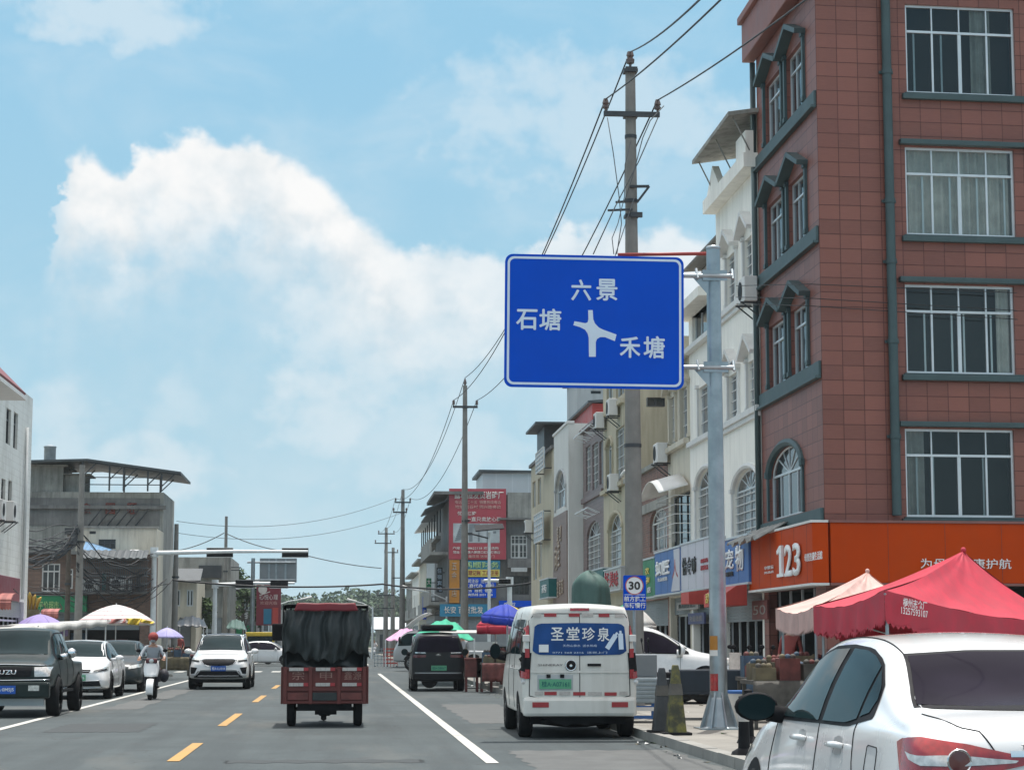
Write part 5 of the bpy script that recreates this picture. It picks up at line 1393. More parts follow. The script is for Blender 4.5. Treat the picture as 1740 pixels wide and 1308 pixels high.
# ------------------------------------------------------------------ traffic lights, lamps, the back of a sign
def signal_mast(px, pyt, pyarm, Y, pxend, heads, label, m='steel_white', back=True, hw=(40, 15)):
    p = at(px, VPY, Y); f = facF(p.x, Y)
    t = thing('traffic_light', label, 'traffic light', (p.x, Y, 0), 'traffic light masts at the junction')
    zt, za = f.z(px, pyt), f.z(px + 40, pyarm); ue = f.u(pxend)
    MB(f.M).tube([(0, 0, 0.1), (0, 0, zt)], [0.16, 0.12], 14).build('mast', M[m], t, smooth='auto')
    mb = MB(f.M); mb.tube([(0, -0.1, za - 0.05), (ue * 0.5, -0.1, za + 0.05), (ue, -0.1, za + 0.06)], [0.12, 0.09, 0.065], 12); mb.lathe([(0.2, za - 0.25), (0.2, za + 0.25)], 14); mb.build('arm', M[m], t, smooth='auto')
    for hx in heads:
        u = f.u(hx); w, h = f.u(hx + hw[0] / 2) - f.u(hx - hw[0] / 2), hw[1] * Y / F
        yb = 0.02 if back else -0.36
        mb = MB(f.M); mb.box(u - w / 2, yb, za - h / 2, u + w / 2, yb + 0.14, za + h / 2)
        hd = mb.build('signal_head', M['black_plastic'], t, bevel=0.02)
        mb = MB(f.M)
        for k in (-1, 0, 1):
            yy = yb + 0.14 if back else yb
            mb.lathe([(h * 0.34, yy), (h * 0.34, yy + (0.12 if back else -0.12))], 14, (u + k * w / 3.1, 0, za), 'y')
        mb.build('visor', M['black_plastic'], hd)
        mb = MB(f.M); mb.box(u - w / 2 - 0.03, yb - 0.012, za - h / 2 - 0.03, u + w / 2 + 0.03, yb - 0.002, za - h / 2 + 0.0); mb.box(u - w / 2 - 0.03, yb - 0.012, za + h / 2 - 0.0, u + w / 2 + 0.03, yb - 0.002, za + h / 2 + 0.02)
        mb.build('rim', M['trim_white'], hd)
    return t
signal_mast(259, 932, 938, 106, 524, (374, 502), 'long white traffic light arm reaching over the left lanes, seen from behind', hw=(45, 15))
signal_mast(364, 990, 992, 123, 502, (417, 476), 'shorter pale traffic light arm farther back over the left lanes', back=False, hw=(30, 13))
signal_mast(866, 985, 988, 110, 822, (857,), 'short traffic light arm in front of the billboard house', back=False, hw=(20, 8))
# rear of a big sign
p = at(428, VPY, 142); f = facF(p.x, 142)
t = thing('sign_gantry', 'grey back of a large road sign on a pole beyond the junction', 'road sign', (p.x, 142, 0))
MB(f.M).tube([(0, 0, 0), (0, 0, f.z(428, 948))], [0.17, 0.13], 12).build('mast', M['steel_galv'], t, smooth='auto')
MB(f.M).box(f.u(442), 0.2, f.z(470, 989), f.u(505), 0.24, f.z(470, 948)).build('panel', M['sign_grey'], t)
mb = MB(f.M)
for y in (955, 985): mb.tube([(-0.4, 0, f.z(430, y)), (f.u(503), 0.1, f.z(470, y))], 0.07, 8)
for x in (458, 470, 486): mb.box(f.u(x) - 0.06, 0.12, f.z(470, 989), f.u(x) + 0.06, 0.19, f.z(470, 949))
mb.build('frame', M['steel_galv'], t)
def street_lamp(px, pyt, Y, dirx, label, arm=1.6, m='steel_white', solar=False, r=0.07):
    p = at(px, VPY, Y); f = facF(p.x, Y); zt = f.z(px, pyt)
    t = thing('street_lamp', label, 'street lamp', (p.x, Y, 0), 'street lamps')
    MB(f.M).tube([(0, 0, 0), (0, 0, zt)], [r * 1.3, r], 12).build('mast', M[m], t, smooth='auto')
    if solar:
        mb = MB(f.M); mb.add([(-0.75, -0.5, zt + 0.05), (0.75, -0.5, zt + 0.2), (0.75, 0.5, zt + 0.5), (-0.75, 0.5, zt + 0.4)], [(0, 1, 2, 3)]); mb.build('solar_panel', M['black_plastic'], t, solid=0.05)
        mb = MB(f.M); mb.tube([(0, 0, zt - 0.3), (-1.0, -0.1, zt - 0.05)], 0.04, 8); mb.box(-1.4, -0.2, zt - 0.12, -0.9, 0.05, zt); mb.build('lamp_head', M['steel_dark'], t)
    else:
        mb = MB(f.M); mb.tube([(0, 0, zt - 0.2), (dirx * arm * 0.5, -0.1, zt + 0.25), (dirx * arm, -0.2, zt + 0.45)], 0.04, 8); mb.build('arm', M[m], t, smooth='auto')
        mb = MB(f.M); mb.tube([(dirx * arm * 0.85, -0.2, zt + 0.4), (dirx * (arm + 0.5), -0.22, zt + 0.58)], [0.07, 0.1], 8); mb.build('lamp_head', M['trim_white'], t, smooth='auto')
    return t
street_lamp(831, 905, 108, 1, 'white lamp post with a dark solar panel in front of the red board', solar=True)
street_lamp(759, 1013, 125, -1, 'white lamp post with its arm reaching left near the green canopy', 2.2)
street_lamp(633, 1030, 170, -1, 'white lamp post by the far trees', 1.6)
street_lamp(460, 1027, 160, 1, 'white lamp post in front of the dark red hoarding', 2.6)
# ================================================================== vehicles
def rs(poly, n):
    """resample a polyline to n+1 points by length"""
    P = [V((a, b)) for a, b in poly]
    L = [0]
    for i in range(1, len(P)): L.append(L[-1] + (P[i] - P[i - 1]).length)
    out = []
    for k in range(n + 1):
        t = L[-1] * k / n; i = 1
        while i < len(P) - 1 and L[i] < t: i += 1
        q = (t - L[i - 1]) / max(1e-9, L[i] - L[i - 1])
        out.append(P[i - 1].lerp(P[i], min(1, max(0, q))))
    return out
class Car:
    """a body lofted from cross-sections, plus patches (glass, lamps, plates) fitted onto its skin"""
    def __init__(s, name, label, pos, heading, group=None, cat='car'):
        s.Mx = Tm(pos, heading)
        s.t = thing(name, label, cat, pos, group)
    def body(s, st, paint, name='body', sub=2, creases=((2, .5), (4, .55), (6, .45))):
        rows = []
        for q in st:
            y, zb, zl, zt, wm, wb, wr = q[:7]; cr_ = q[7] if len(q) > 7 else 0.05
            bulge = q[8] if len(q) > 8 else 0.02
            ze = zt - cr_
            rows.append([(0, zb), (wm * .86, zb), (wm * .97, zb + .07), (wm, zb + .52 * (zl - zb)), (wb, zl), ((wb + wr) / 2 + bulge, (zl + ze) / 2), (wr, ze), (0, zt)])
        bm = bmesh.new(); VV = []
        for (q, row) in zip(st, rows):
            l = []
            for i, (x, z) in enumerate(row): l.append(bm.verts.new((x, q[0], z)))
            for i, (x, z) in enumerate(row[1:-1]): l.append(bm.verts.new((-x, q[0], z)))
            VV.append(l)
        def R_(l, i): return l[i]
        def L_(l, i): return l[i] if i in (0, 7) else l[7 + i]
        cl = bm.edges.layers.float.new('crease_edge')
        for a, b in zip(VV[:-1], VV[1:]):
            for i in range(7):
                bm.faces.new((R_(a, i), R_(a, i + 1), R_(b, i + 1), R_(b, i)))
                bm.faces.new((L_(a, i), L_(b, i), L_(b, i + 1), L_(a, i + 1)))
        for l, fl in ((VV[0], 0), (VV[-1], 1)):
            for i in range(7):
                vs = [R_(l, i), L_(l, i), L_(l, i + 1), R_(l, i + 1)]
                vs = list(dict.fromkeys(vs)); bm.faces.new(vs if not fl else vs[::-1])
        bm.edges.ensure_lookup_table()
        idx = {}
        for l in VV:
            for i in range(8):
                idx[R_(l, i)] = i; idx[L_(l, i)] = i
        cd = dict(creases)
        for e in bm.edges:
            a, b = e.verts
            if idx[a] == idx[b] and idx[a] in cd and abs(a.co.y - b.co.y) > 1e-4: e[cl] = cd[idx[a]]
        bmesh.ops.recalc_face_normals(bm, faces=bm.faces)
        me = bpy.data.meshes.new(name); bm.to_mesh(me); bm.free()
        me.materials.append(M[paint])
        for p in me.polygons: p.use_smooth = True
        o = bpy.data.objects.new(name, me); COL.objects.link(o)
        md = o.modifiers.new('sub', 'SUBSURF'); md.levels = sub; md.render_levels = sub
        apply_mods(o)
        s.bvh = BVHTree.FromPolygons([v.co.copy() for v in o.data.vertices], [list(p.vertices) for p in o.data.polygons])
        org = root_loc(s.t)
        for v in o.data.vertices: v.co = s.Mx @ v.co - org
        o.parent = s.t
        s.bodyo = o
        return o
    def hit(s, a, b, view, off):
        o, d = {'L': (V((-4, a, b)), V((1, 0, 0))), 'R': (V((4, a, b)), V((-1, 0, 0))), 'B': (V((a, -6, b)), V((0, 1, 0))),
                'F': (V((a, 14, b)), V((0, -1, 0))), 'T': (V((a, b, 6)), V((0, 0, -1))),
                'DL': (V((a * .8 - 3, -a * .6 - 4, b)), V((.6, .8, 0))), 'DR': (V((-a * .8 + 3, -a * .6 - 4, b)), V((-.6, .8, 0)))}[view]
        loc, nrm, i, dist = s.bvh.ray_cast(o, d)
        if loc is None:
            guess = {'L': V((-.9, a, b)), 'R': V((.9, a, b)), 'B': V((a, 0.1, b)), 'F': V((a, 4.4, b)), 'T': V((a, b, 1.4)), 'DL': V((a, .1, b)), 'DR': V((-a, .1, b))}[view]
            loc, nrm, i, dist = s.bvh.find_nearest(guess)
        if nrm.dot(d) > 0: nrm = -nrm
        return loc + nrm * off
    def patch(s, name, top, bot, view, mat, off=0.006, n=10, m=4, parent=None, label=None):
        T_, B_ = rs(top, n), rs(bot, n)
        vs = []
        for j in range(m + 1):
            for i in range(n + 1):
                p = B_[i].lerp(T_[i], j / m)
                vs.append(s.hit(p.x, p.y, view, off))
        mb = MB(s.Mx); mb.add(vs, [(j * (n + 1) + i, j * (n + 1) + i + 1, (j + 1) * (n + 1) + i + 1, (j + 1) * (n + 1) + i) for j in range(m) for i in range(n)])
        o = mb.build(name, M[mat], parent or s.t, smooth=True)
        return o
    def rect(s, name, x0, x1, z0, z1, view, mat, off=0.008, parent=None, n=6, m=3):
        return s.patch(name, [(x0, z1), (x1, z1)], [(x0, z0), (x1, z0)], view, mat, off, n, m, parent)
    def seam(s, pts, view, name='seam', r=0.004, off=0.001, mat='black_plastic', n=24, parent=None):
        P = [s.hit(p.x, p.y, view, off) for p in rs(pts, n)]
        return MB(s.Mx).tube(P, r, 5).build(name, M[mat], parent or s.bodyo, smooth=True)
    def wheels(s, ys, track, r, w=0.2, rim='rim', arch=1.16, bolts=5, zc=None):
        for y in ys:
            for sd in (-1, 1):
                x = sd * track / 2
                if arch:
                    rr = r * arch; zc_ = r
                    top = [(y - rr * math.cos(math.pi * k / 14), zc_ + rr * math.sin(math.pi * k / 14)) for k in range(15)]
                    s.patch('wheel_arch', top, [(y - rr, zc_ - 0.16), (y + rr, zc_ - 0.16)], 'L' if sd < 0 else 'R', 'black_plastic', 0.004, 14, 4)
                mb = MB(s.Mx)
                mb.lathe([(r * .66, x - w / 2), (r * .9, x - w / 2), (r * .98, x - w * .4), (r, x - w * .3), (r, x + w * .3), (r * .98, x + w * .4), (r * .9, x + w / 2), (r * .66, x + w / 2)], 28, (0, y, r), 'x')
                tyre = mb.build('wheel', M['rubber'], s.t, smooth='auto')
                xo = x + sd * (w / 2 - 0.012)
                mb = MB(s.Mx)
                mb.lathe([(r * .67, xo + sd * .012), (r * .6, xo), (r * .56, xo - sd * .05)], 24, (0, y, r), 'x')
                for k in range(bolts):
                    a = 2 * math.pi * k / bolts + 0.3
                    for da in (-0.13, 0.13):
                        mb.bar((xo - sd * .012, y + r * .1 * math.cos(a), r + r * .1 * math.sin(a)), (xo - sd * .004, y + r * .6 * math.cos(a + da), r + r * .6 * math.sin(a + da)), 0.035, 0.02)
                mb.lathe([(r * .17, xo - sd * .02), (r * .15, xo + sd * .004), (0.0, xo + sd * .006)], 12, (0, y, r), 'x')
                mb.build('rim', M[rim], tyre)
                mb = MB(s.Mx); mb.lathe([(r * .6, xo - sd * .045), (0.0, xo - sd * .045)], 20, (0, y, r), 'x'); mb.build('brake_disc', M['black_plastic'], tyre)
    def mirror(s, y, z, x, mat, sz=(0.11, 0.1, 0.075), glass=True):
        for sd in (-1, 1):
            mb = MB(s.Mx); c = V((sd * x, y, z))
            mb.ball((0, 0, 0), 1.0, 14, (sz[0], sz[1], sz[2]))
            n_ = len(mb.v)
            mb.v = []
            for i in range(9):
                a = math.pi * i / 8; rr, t = math.sin(a), -math.cos(a)
                for k in range(14):
                    b_ = 2 * math.pi * k / 14
                    # flattened glass side facing back
                    yy = rr * math.sin(b_); yy = yy if yy > 0 else yy * 0.25
                    mb.v.append(s.Mx @ (c + V((rr * math.cos(b_) * sz[0], yy * sz[1], t * sz[2]))))
            mb.bar(c + V((-sd * sz[0] * .7, 0.0, -sz[2] * .45)), c + V((-sd * (sz[0] + .12), 0.05, -sz[2] * .75)), 0.12, sz[2] * 1.1)
            o = mb.build('mirror', M[mat], s.t, smooth=True)
            if glass:
                g_ = MB(s.Mx); g_.add([tuple(c + V((sz[0] * .88 * math.cos(2 * math.pi * k / 16), -sz[1] * .26, sz[2] * .88 * math.sin(2 * math.pi * k / 16)))) for k in range(16)], [list(range(16))])
                g_.build('mirror_glass', M['car_glass'], o)
    def plate(s, x, z, y, view, mat, txt, w=0.44, h=0.14, tm='letter_white'):
        sgn = -1 if view == 'B' else 1
        mb = MB(s.Mx); mb.box(x - w / 2, y, z - h / 2, x + w / 2, y + 0.012, z + h / 2)
        p = mb.build('licence_plate', M[mat], s.t)
        fr_ = s.Mx @ (Tm((x, y, 0)) if view == 'B' else Tm((x, y + 0.012, 0), math.pi))
        if txt: lettering(txt, fr_, 0, z, w * 0.86, h * 0.6, M[tm], p, -0.004, 0, 0.01)
        return p
    def side_glass(s, panes, mat='car_glass', off=0.007, trim=None):
        for sd in 'LR':
            if trim: s.patch('window_trim', trim[0], trim[1], sd, 'black_plastic', 0.004, 24, 5)
            for top, bot in panes: s.patch('side_window', top, bot, sd, mat, off, 10, 4)

M['fascia_advert'] = pm('fascia_advert', (0.012, 0.06, 0.21), 0.35, spec=0.2, var=0.35, scale=1.4)
M['tail_dark'] = pm('tail_dark', (0.10, 0.012, 0.016), 0.2, var=0.2, coat=1.0)
# ------------------------------------------------------------------ the near white sedan, seen from behind on its left side
SED = [(0.00, .50, .74, .82, .60, .56, .42, .03), (0.03, .36, .84, .98, .80, .72, .55, .03), (0.14, .28, .93, 1.045, .865, .80, .62, .03), (0.32, .24, .965, 1.075, .885, .82, .63, .03), (0.62, .22, .975, 1.09, .89, .83, .62, .03),
       (0.95, .21, .965, 1.25, .89, .825, .60, .04), (1.28, .20, .955, 1.40, .89, .82, .57, .045, .03), (1.65, .19, .95, 1.455, .89, .82, .56, .045, .035), (2.05, .19, .945, 1.475, .89, .82, .565, .045, .035), (2.5, .19, .935, 1.465, .89, .815, .56, .045, .035),
       (2.85, .19, .925, 1.42, .89, .81, .55, .045, .03), (3.15, .195, .915, 1.24, .89, .80, .57, .04, .02), (3.5, .20, .90, 1.01, .89, .79, .60, .035), (3.9, .21, .84, .935, .885, .76, .58, .03), (4.25, .23, .76, .86, .86, .72, .54, .03), (4.45, .27, .66, .76, .78, .64, .48, .03), (4.53, .38, .54, .62, .64, .52, .38, .03)]
c = Car('parked_sedan', 'big white sedan close at the right edge, seen from its left rear corner', (3.51, 9.45, 0), R(0.4))
c.body(SED, 'car_white', sub=3)
dlo_t = [(0.98, 1.03), (1.12, 1.175), (1.35, 1.30), (1.65, 1.365), (2.05, 1.385), (2.45, 1.375), (2.75, 1.325), (3.0, 1.20), (3.3, 1.0)]
dlo_b = [(0.98, 1.01), (1.4, .955), (2.05, .95), (2.6, .94), (3.3, .93)]
c.side_glass([([(1.07, 1.10), (1.14, 1.165), (1.29, 1.25)], [(1.07, 1.035), (1.16, 1.02), (1.20, 1.01)]),
              ([(1.33, 1.27), (1.5, 1.32), (1.7, 1.35), (1.98, 1.36)], [(1.24, 1.0), (1.42, .975), (1.7, .97), (1.93, .968)]),
              ([(2.08, 1.36), (2.45, 1.352), (2.72, 1.30), (2.98, 1.175), (3.16, 1.06)], [(2.03, .966), (2.4, .962), (2.7, .958), (3.0, .955), (3.18, .952)])], 'car_glass', 0.009, (dlo_t, dlo_b))
c.patch('rear_window_trim', [(-.54, 1.335), (-.2, 1.355), (.2, 1.355), (.54, 1.335)], [(-.66, 1.075), (-.3, 1.068), (.3, 1.068), (.66, 1.075)], 'B', 'black_plastic', 0.004, 20, 8)
c.patch('rear_window', [(-.528, 1.322), (-.2, 1.343), (.2, 1.343), (.528, 1.322)], [(-.64, 1.088), (-.3, 1.08), (.3, 1.08), (.64, 1.088)], 'B', 'car_glass_dark', 0.007, 20, 8)
for sd in (-1, 1):
    k = 'L' if sd < 0 else 'R'
    tl = c.patch('taillight', [(-.885, .925), (-.84, .945), (-.72, .95), (-.5, .925), (-.24, .862)], [(-.84, .78), (-.78, .735), (-.7, .725), (-.5, .775), (-.25, .838)], 'DL' if sd < 0 else 'DR', 'taillight', 0.010, 28, 10)
    c.patch('reversing_lens', [(-.80, .885), (-.74, .87), (-.5, .872), (-.3, .852)], [(-.77, .85), (-.7, .825), (-.5, .828), (-.31, .842)], 'DL' if sd < 0 else 'DR', 'lamp_clear', 0.017, 12, 3, tl)
    mb = MB(c.Mx); p = c.hit(sd * .64, .845, 'B', 0.02)
    mb.lathe([(.06, p.y - .002), (.056, p.y - .008), (.051, p.y - .003)], 20, (p.x, 0, p.z), 'y'); mb.build('lamp_ring', M['chrome'], tl, smooth='auto')
    mb = MB(c.Mx); mb.lathe([(.05, p.y - .004), (0, p.y - .006)], 20, (p.x, 0, p.z), 'y'); mb.build('lamp_core', M['tail_dark'], tl)
    # shut lines
    c.seam([(1.98, .30), (1.99, .9), (2.05, 1.37)], k); c.seam([(1.02, .52), (1.18, .78), (1.22, .93), (1.2, 1.0)], k); c.seam([(3.12, .30), (3.16, .7), (3.14, .94)], k)
    if sd < 0: c.seam([(0.70, .70), (0.70, .88), (0.90, .885), (0.92, .71), (0.70, .70)], k, 'fuel_flap', 0.003)
    for yy in (1.42, 2.28):
        mb = MB(c.Mx); a = c.hit(yy, .855, k, 0.035); b_ = c.hit(yy + .2, .85, k, 0.035)
        mb.tube([c.hit(yy - .02, .855, k, 0.004), a, (a + b_) / 2 + V((sd * .006, 0, 0)), b_, c.hit(yy + .22, .85, k, 0.004)], [.014, .017, .018, .017, .014], 8); mb.build('handle', M['car_white'], c.t, smooth=True)
        c.patch('handle_cup', [(yy + .01, .895), (yy + .10, .905), (yy + .19, .89)], [(yy + .01, .815), (yy + .10, .805), (yy + .19, .81)], k, 'car_silver', 0.002, 8, 4)
c.seam([(-.66, 1.05), (-.60, 1.0), (-.52, .985), (-.46, .88), (-.42, .62)], 'B', 'boot_gap', 0.004); c.seam([(.66, 1.05), (.60, 1.0), (.52, .985), (.46, .88), (.42, .62)], 'B', 'boot_gap', 0.004)
c.seam([(-.46, .62), (.46, .62)], 'B', 'boot_gap', 0.004)
for sd in (-1, 1): c.seam([(sd * .545, .95), (sd * .535, 1.3), (sd * .52, 1.7), (sd * .52, 2.3), (sd * .54, 2.75)], 'T', 'roof_seam', 0.005)
c.patch('chrome_strip', [(-.40, .895), (.40, .895)], [(-.40, .868), (.40, .868)], 'B', 'chrome', 0.014, 12, 2)
c.patch('windscreen', [(-.52, 1.37), (.52, 1.37)], [(-.62, 1.05), (.62, 1.05)], 'F', 'car_glass', 0.006, 14, 6)
for sd in (-1, 1): c.patch('headlight', [(sd * .8, .74), (sd * .5, .70)], [(sd * .78, .62), (sd * .5, .62)], 'F', 'headlight', 0.008)
c.wheels((0.92, 3.58), 1.54, 0.315, 0.2)
c.mirror(3.05, 1.01, 0.955, 'black_plastic', (0.135, 0.11, 0.088))
c.plate(0, .70, -0.03, 'B', 'plate_blue', '桂A·5C716')
lettering('TOYOTA', c.Mx @ Tm((0, c.hit(-.26, .925, 'B', 0).y - 0.012, 0)), -.26, .915, 0.17, 0.024, M['chrome'], c.t, 0, 0.004, 0.01, 'emblem_lettering')

def quick_car(name, label, pos, heading, kind, paint, group=None, cat='car', glass='car_glass', front=True):
    """medium detail car used at some distance; kinds: sedan, suv"""
    c = Car(name, label, pos, heading, group, cat)
    if kind == 'sedan':
        c.body(SED, paint); H = 0
        c.side_glass([([(1.12, 1.16), (1.35, 1.28), (1.65, 1.35), (1.98, 1.36)], [(1.1, 1.03), (1.3, .99), (1.7, .97), (1.93, .968)]),
                      ([(2.08, 1.36), (2.45, 1.352), (2.72, 1.30), (2.98, 1.175), (3.16, 1.06)], [(2.03, .966), (2.4, .962), (2.7, .958), (3.0, .955), (3.18, .952)])], glass, 0.009, (dlo_t, dlo_b))
        c.patch('windscreen', [(-.53, 1.40), (0, 1.425), (.53, 1.40)], [(-.68, 1.02), (0, 1.035), (.68, 1.02)], 'F', glass, 0.007, 16, 8)
        c.patch('rear_window', [(-.5, 1.38), (.5, 1.38)], [(-.62, 1.1), (.62, 1.1)], 'B', glass, 0.007, 12, 6)
        c.wheels((0.92, 3.58), 1.56, 0.32, 0.2)
        c.mirror(3.0, 1.0, 0.98, paint, (0.11, 0.09, 0.07))
        for k in 'LR':
            c.seam([(1.98, .30), (1.99, .9), (2.05, 1.37)], k); c.seam([(1.02, .52), (1.18, .78), (1.2, 1.0)], k); c.seam([(3.12, .30), (3.16, .7), (3.14, .94)], k)
            for yy in (1.42, 2.28): c.patch('handle', [(yy, .87), (yy + .2, .865)], [(yy, .845), (yy + .2, .84)], k, paint, 0.02, 6, 2)
        for sd in (-1, 1): c.patch('taillight', [(sd * .8, .92), (sd * .4, .88)], [(sd * .78, .78), (sd * .42, .8)], 'B', 'taillight', 0.01)
    return c
SUVS = [(0.00, .50, .80, .95, .62, .6, .5, .04), (0.03, .36, .95, 1.15, .82, .76, .60, .04), (0.12, .30, 1.02, 1.30, .89, .83, .62, .05), (0.32, .27, 1.04, 1.52, .905, .84, .60, .05, .03), (0.7, .25, 1.04, 1.62, .91, .845, .60, .05, .04),
        (1.3, .24, 1.03, 1.665, .91, .845, .605, .05, .045), (1.9, .24, 1.02, 1.68, .91, .845, .61, .05, .045), (2.4, .24, 1.01, 1.65, .91, .84, .60, .05, .04), (2.75, .24, 1.0, 1.53, .91, .835, .60, .05, .03), (3.3, .25, .98, 1.13, .91, .82, .64, .035), (3.75, .26, .95, 1.07, .905, .80, .62, .035), (4.15, .28, .88, 1.00, .89, .78, .60, .035), (4.38, .32, .78, .90, .84, .72, .55, .03), (4.47, .42, .66, .74, .72, .6, .45, .03)]

# ------------------------------------------------------------------ white SUV coming towards us
p = gnd(371, 1171)
c = Car('oncoming_suv', 'white crossover with dark grille and blue plate driving towards us', (p.x, p.y + 4.3, 0), math.pi)
c.body(SUVS, 'car_white')
st_, sb_ = [(0.42, 1.3), (0.7, 1.47), (1.3, 1.53), (1.9, 1.54), (2.4, 1.51), (2.72, 1.4), (3.2, 1.08)], [(0.42, 1.1), (1.3, 1.06), (1.9, 1.05), (2.6, 1.04), (3.2, 1.03)]
c.side_glass([([(0.5, 1.33), (0.72, 1.44), (1.0, 1.48)], [(0.5, 1.14), (0.72, 1.12), (.95, 1.1)]), ([(1.08, 1.49), (1.5, 1.51), (1.8, 1.515)], [(1.03, 1.09), (1.4, 1.08), (1.8, 1.075)]), ([(1.9, 1.515), (2.35, 1.49), (2.68, 1.38), (3.05, 1.13)], [(1.9, 1.07), (2.4, 1.06), (2.8, 1.055), (3.08, 1.05)])], 'car_glass_dark', 0.009, (st_, sb_))
c.patch('windscreen', [(-.56, 1.575), (0, 1.60), (.56, 1.575)], [(-.70, 1.14), (0, 1.16), (.70, 1.14)], 'F', 'car_glass', 0.007, 18, 8)
c.patch('roof_panel', [(-.52, 2.4), (.52, 2.4)], [(-.52, .9), (.52, .9)], 'T', 'car_glass_dark', 0.006, 10, 8)
c.patch('grille', [(-.5, .845), (-.42, .875), (0, .88), (.42, .875), (.5, .845)], [(-.42, .74), (-.3, .705), (0, .695), (.3, .705), (.42, .74)], 'F', 'black_plastic', 0.012, 16, 5)
c.seam([(-.53, .86), (-.4, .895), (0, .90), (.4, .895), (.53, .86)], 'F', 'grille_trim', 0.010, 0.012, 'chrome'); c.seam([(-.53, .85), (-.42, .72), (-.3, .685), (0, .675), (.3, .685), (.42, .72), (.53, .85)], 'F', 'grille_trim', 0.009, 0.012, 'chrome')
c.patch('lower_intake', [(-.60, .545), (.60, .545)], [(-.72, .36), (.72, .36)], 'F', 'black_plastic', 0.012, 16, 5)
c.seam([(-.82, .42), (-.66, .42), (-.52, .575), (.52, .575), (.66, .42), (.82, .42)], 'F', 'bumper_trim', 0.020, 0.014, 'car_silver')
c.seam([(-.6, .41), (.6, .41)], 'F', 'skid_trim', 0.012, 0.016, 'car_silver')
for sd in (-1, 1):
    h = c.patch('headlight', [(sd * .80, .93), (sd * .52, .885)], [(sd * .82, .83), (sd * .56, .80)], 'F', 'headlight', 0.012, 8, 4)
    c.patch('lamp_lens', [(sd * .80, .87), (sd * .56, .845)], [(sd * .81, .835), (sd * .58, .805)], 'F', 'black_plastic', 0.016, 8, 2, h)
    c.patch('fog_recess', [(sd * .82, .66), (sd * .62, .64)], [(sd * .80, .46), (sd * .70, .47)], 'F', 'black_plastic', 0.010, 6, 4)
    mb = MB(c.Mx); mb.tube([c.hit(sd * .60, .6, 'T', .02), c.hit(sd * .60, .7, 'T', .06), c.hit(sd * .605, 1.5, 'T', .06), c.hit(sd * .60, 2.3, 'T', .05), c.hit(sd * .59, 2.45, 'T', .01)], .018, 6); mb.build('roof_rail', M['chrome'], c.t, smooth=True)
c.seam([(-.68, .94), (-.55, 1.02), (0, 1.03), (.55, 1.02), (.68, .94)], 'F', 'bonnet_gap', .004)
c.wheels((0.9, 3.55), 1.60, 0.355, 0.23); c.mirror(2.95, 1.12, 1.0, 'car_white', (0.12, 0.1, 0.08))
c.plate(0, .62, 4.49, 'F', 'plate_blue', '桂A·LU318', .44, .15)
MB(c.Mx).box(-.78, .3, .2, .78, 4.2, .3).build('underbody', M['black_plastic'], c.t)

# ------------------------------------------------------------------ parked white sedan, dark car behind it, crossing cars
yS = 51.5
xs_ = gnd(197, 1185).x - 0.9
c = quick_car('parked_saloon', 'white saloon with slim dark grille and green plate parked behind the pickup', (xs_, yS + 4.53, 0), math.pi, 'sedan', 'car_white')
c.patch('grille', [(-.45, .72), (0, .735), (.45, .72)], [(-.40, .63), (0, .62), (.40, .63)], 'F', 'black_plastic', 0.012, 12, 3)
for sd in (-1, 1):
    c.patch('headlight', [(sd * .80, .79), (sd * .5, .72)], [(sd * .80, .71), (sd * .5, .65)], 'F', 'headlight', 0.013, 8, 3)
    c.patch('lamp_lens', [(sd * .78, .745), (sd * .52, .69)], [(sd * .78, .70), (sd * .52, .65)], 'F', 'black_plastic', 0.017, 8, 2)
c.seam([(-.8, .74), (-.45, .635), (0, .625), (.45, .635), (.8, .74)], 'F', 'grille_trim', .008, .014, 'chrome'); c.seam([(-.42, .68), (.42, .68)], 'F', 'grille_trim', .007, .014, 'chrome')
c.patch('lower_intake', [(-.66, .45), (.66, .45)], [(-.70, .33), (.70, .33)], 'F', 'black_plastic', .012, 12, 3); c.seam([(-.72, .30), (0, .27), (.72, .30)], 'F', 'bumper_trim', .014, .014, 'chrome'); c.seam([(-.68, .46), (0, .44), (.68, .46)], 'F', 'bumper_trim', .012, .014, 'chrome')
c.plate(-.12, .53, 4.56, 'F', 'plate_green', '桂A·D0926', .44, .14)
c.seam([(-.62, .80), (-.55, .95), (0, .965), (.55, .95), (.62, .80)], 'F', 'bonnet_gap', .004)
c = quick_car('parked_hatchback', 'dark grey car parked behind the white saloon', (xs_ + 0.15, 58.6 + 4.53, 0), math.pi, 'sedan', 'car_grey')
for sd in (-1, 1): c.patch('headlight', [(sd * .80, .79), (sd * .5, .72)], [(sd * .80, .69), (sd * .5, .64)], 'F', 'headlight', 0.013, 8, 3)
c.patch('grille', [(-.4, .72), (.4, .72)], [(-.36, .55), (.36, .55)], 'F', 'black_plastic', .012)
c.plate(0, .5, 4.55, 'F', 'plate_blue', '', .44, .14)
p = gnd(447, 1131)
c = quick_car('crossing_car', 'white saloon crossing the junction sideways behind the oncoming crossover', (p.x - 2.3, p.y + 0.9, 0), R(-90), 'sedan', 'car_white', glass='car_glass_dark')
p = gnd(330, 1122)
c = quick_car('crossing_car', 'white car waiting sideways left of the oncoming crossover', (p.x + 1.9, p.y + 0.9, 0), R(90), 'sedan', 'car_white', glass='car_glass_dark')

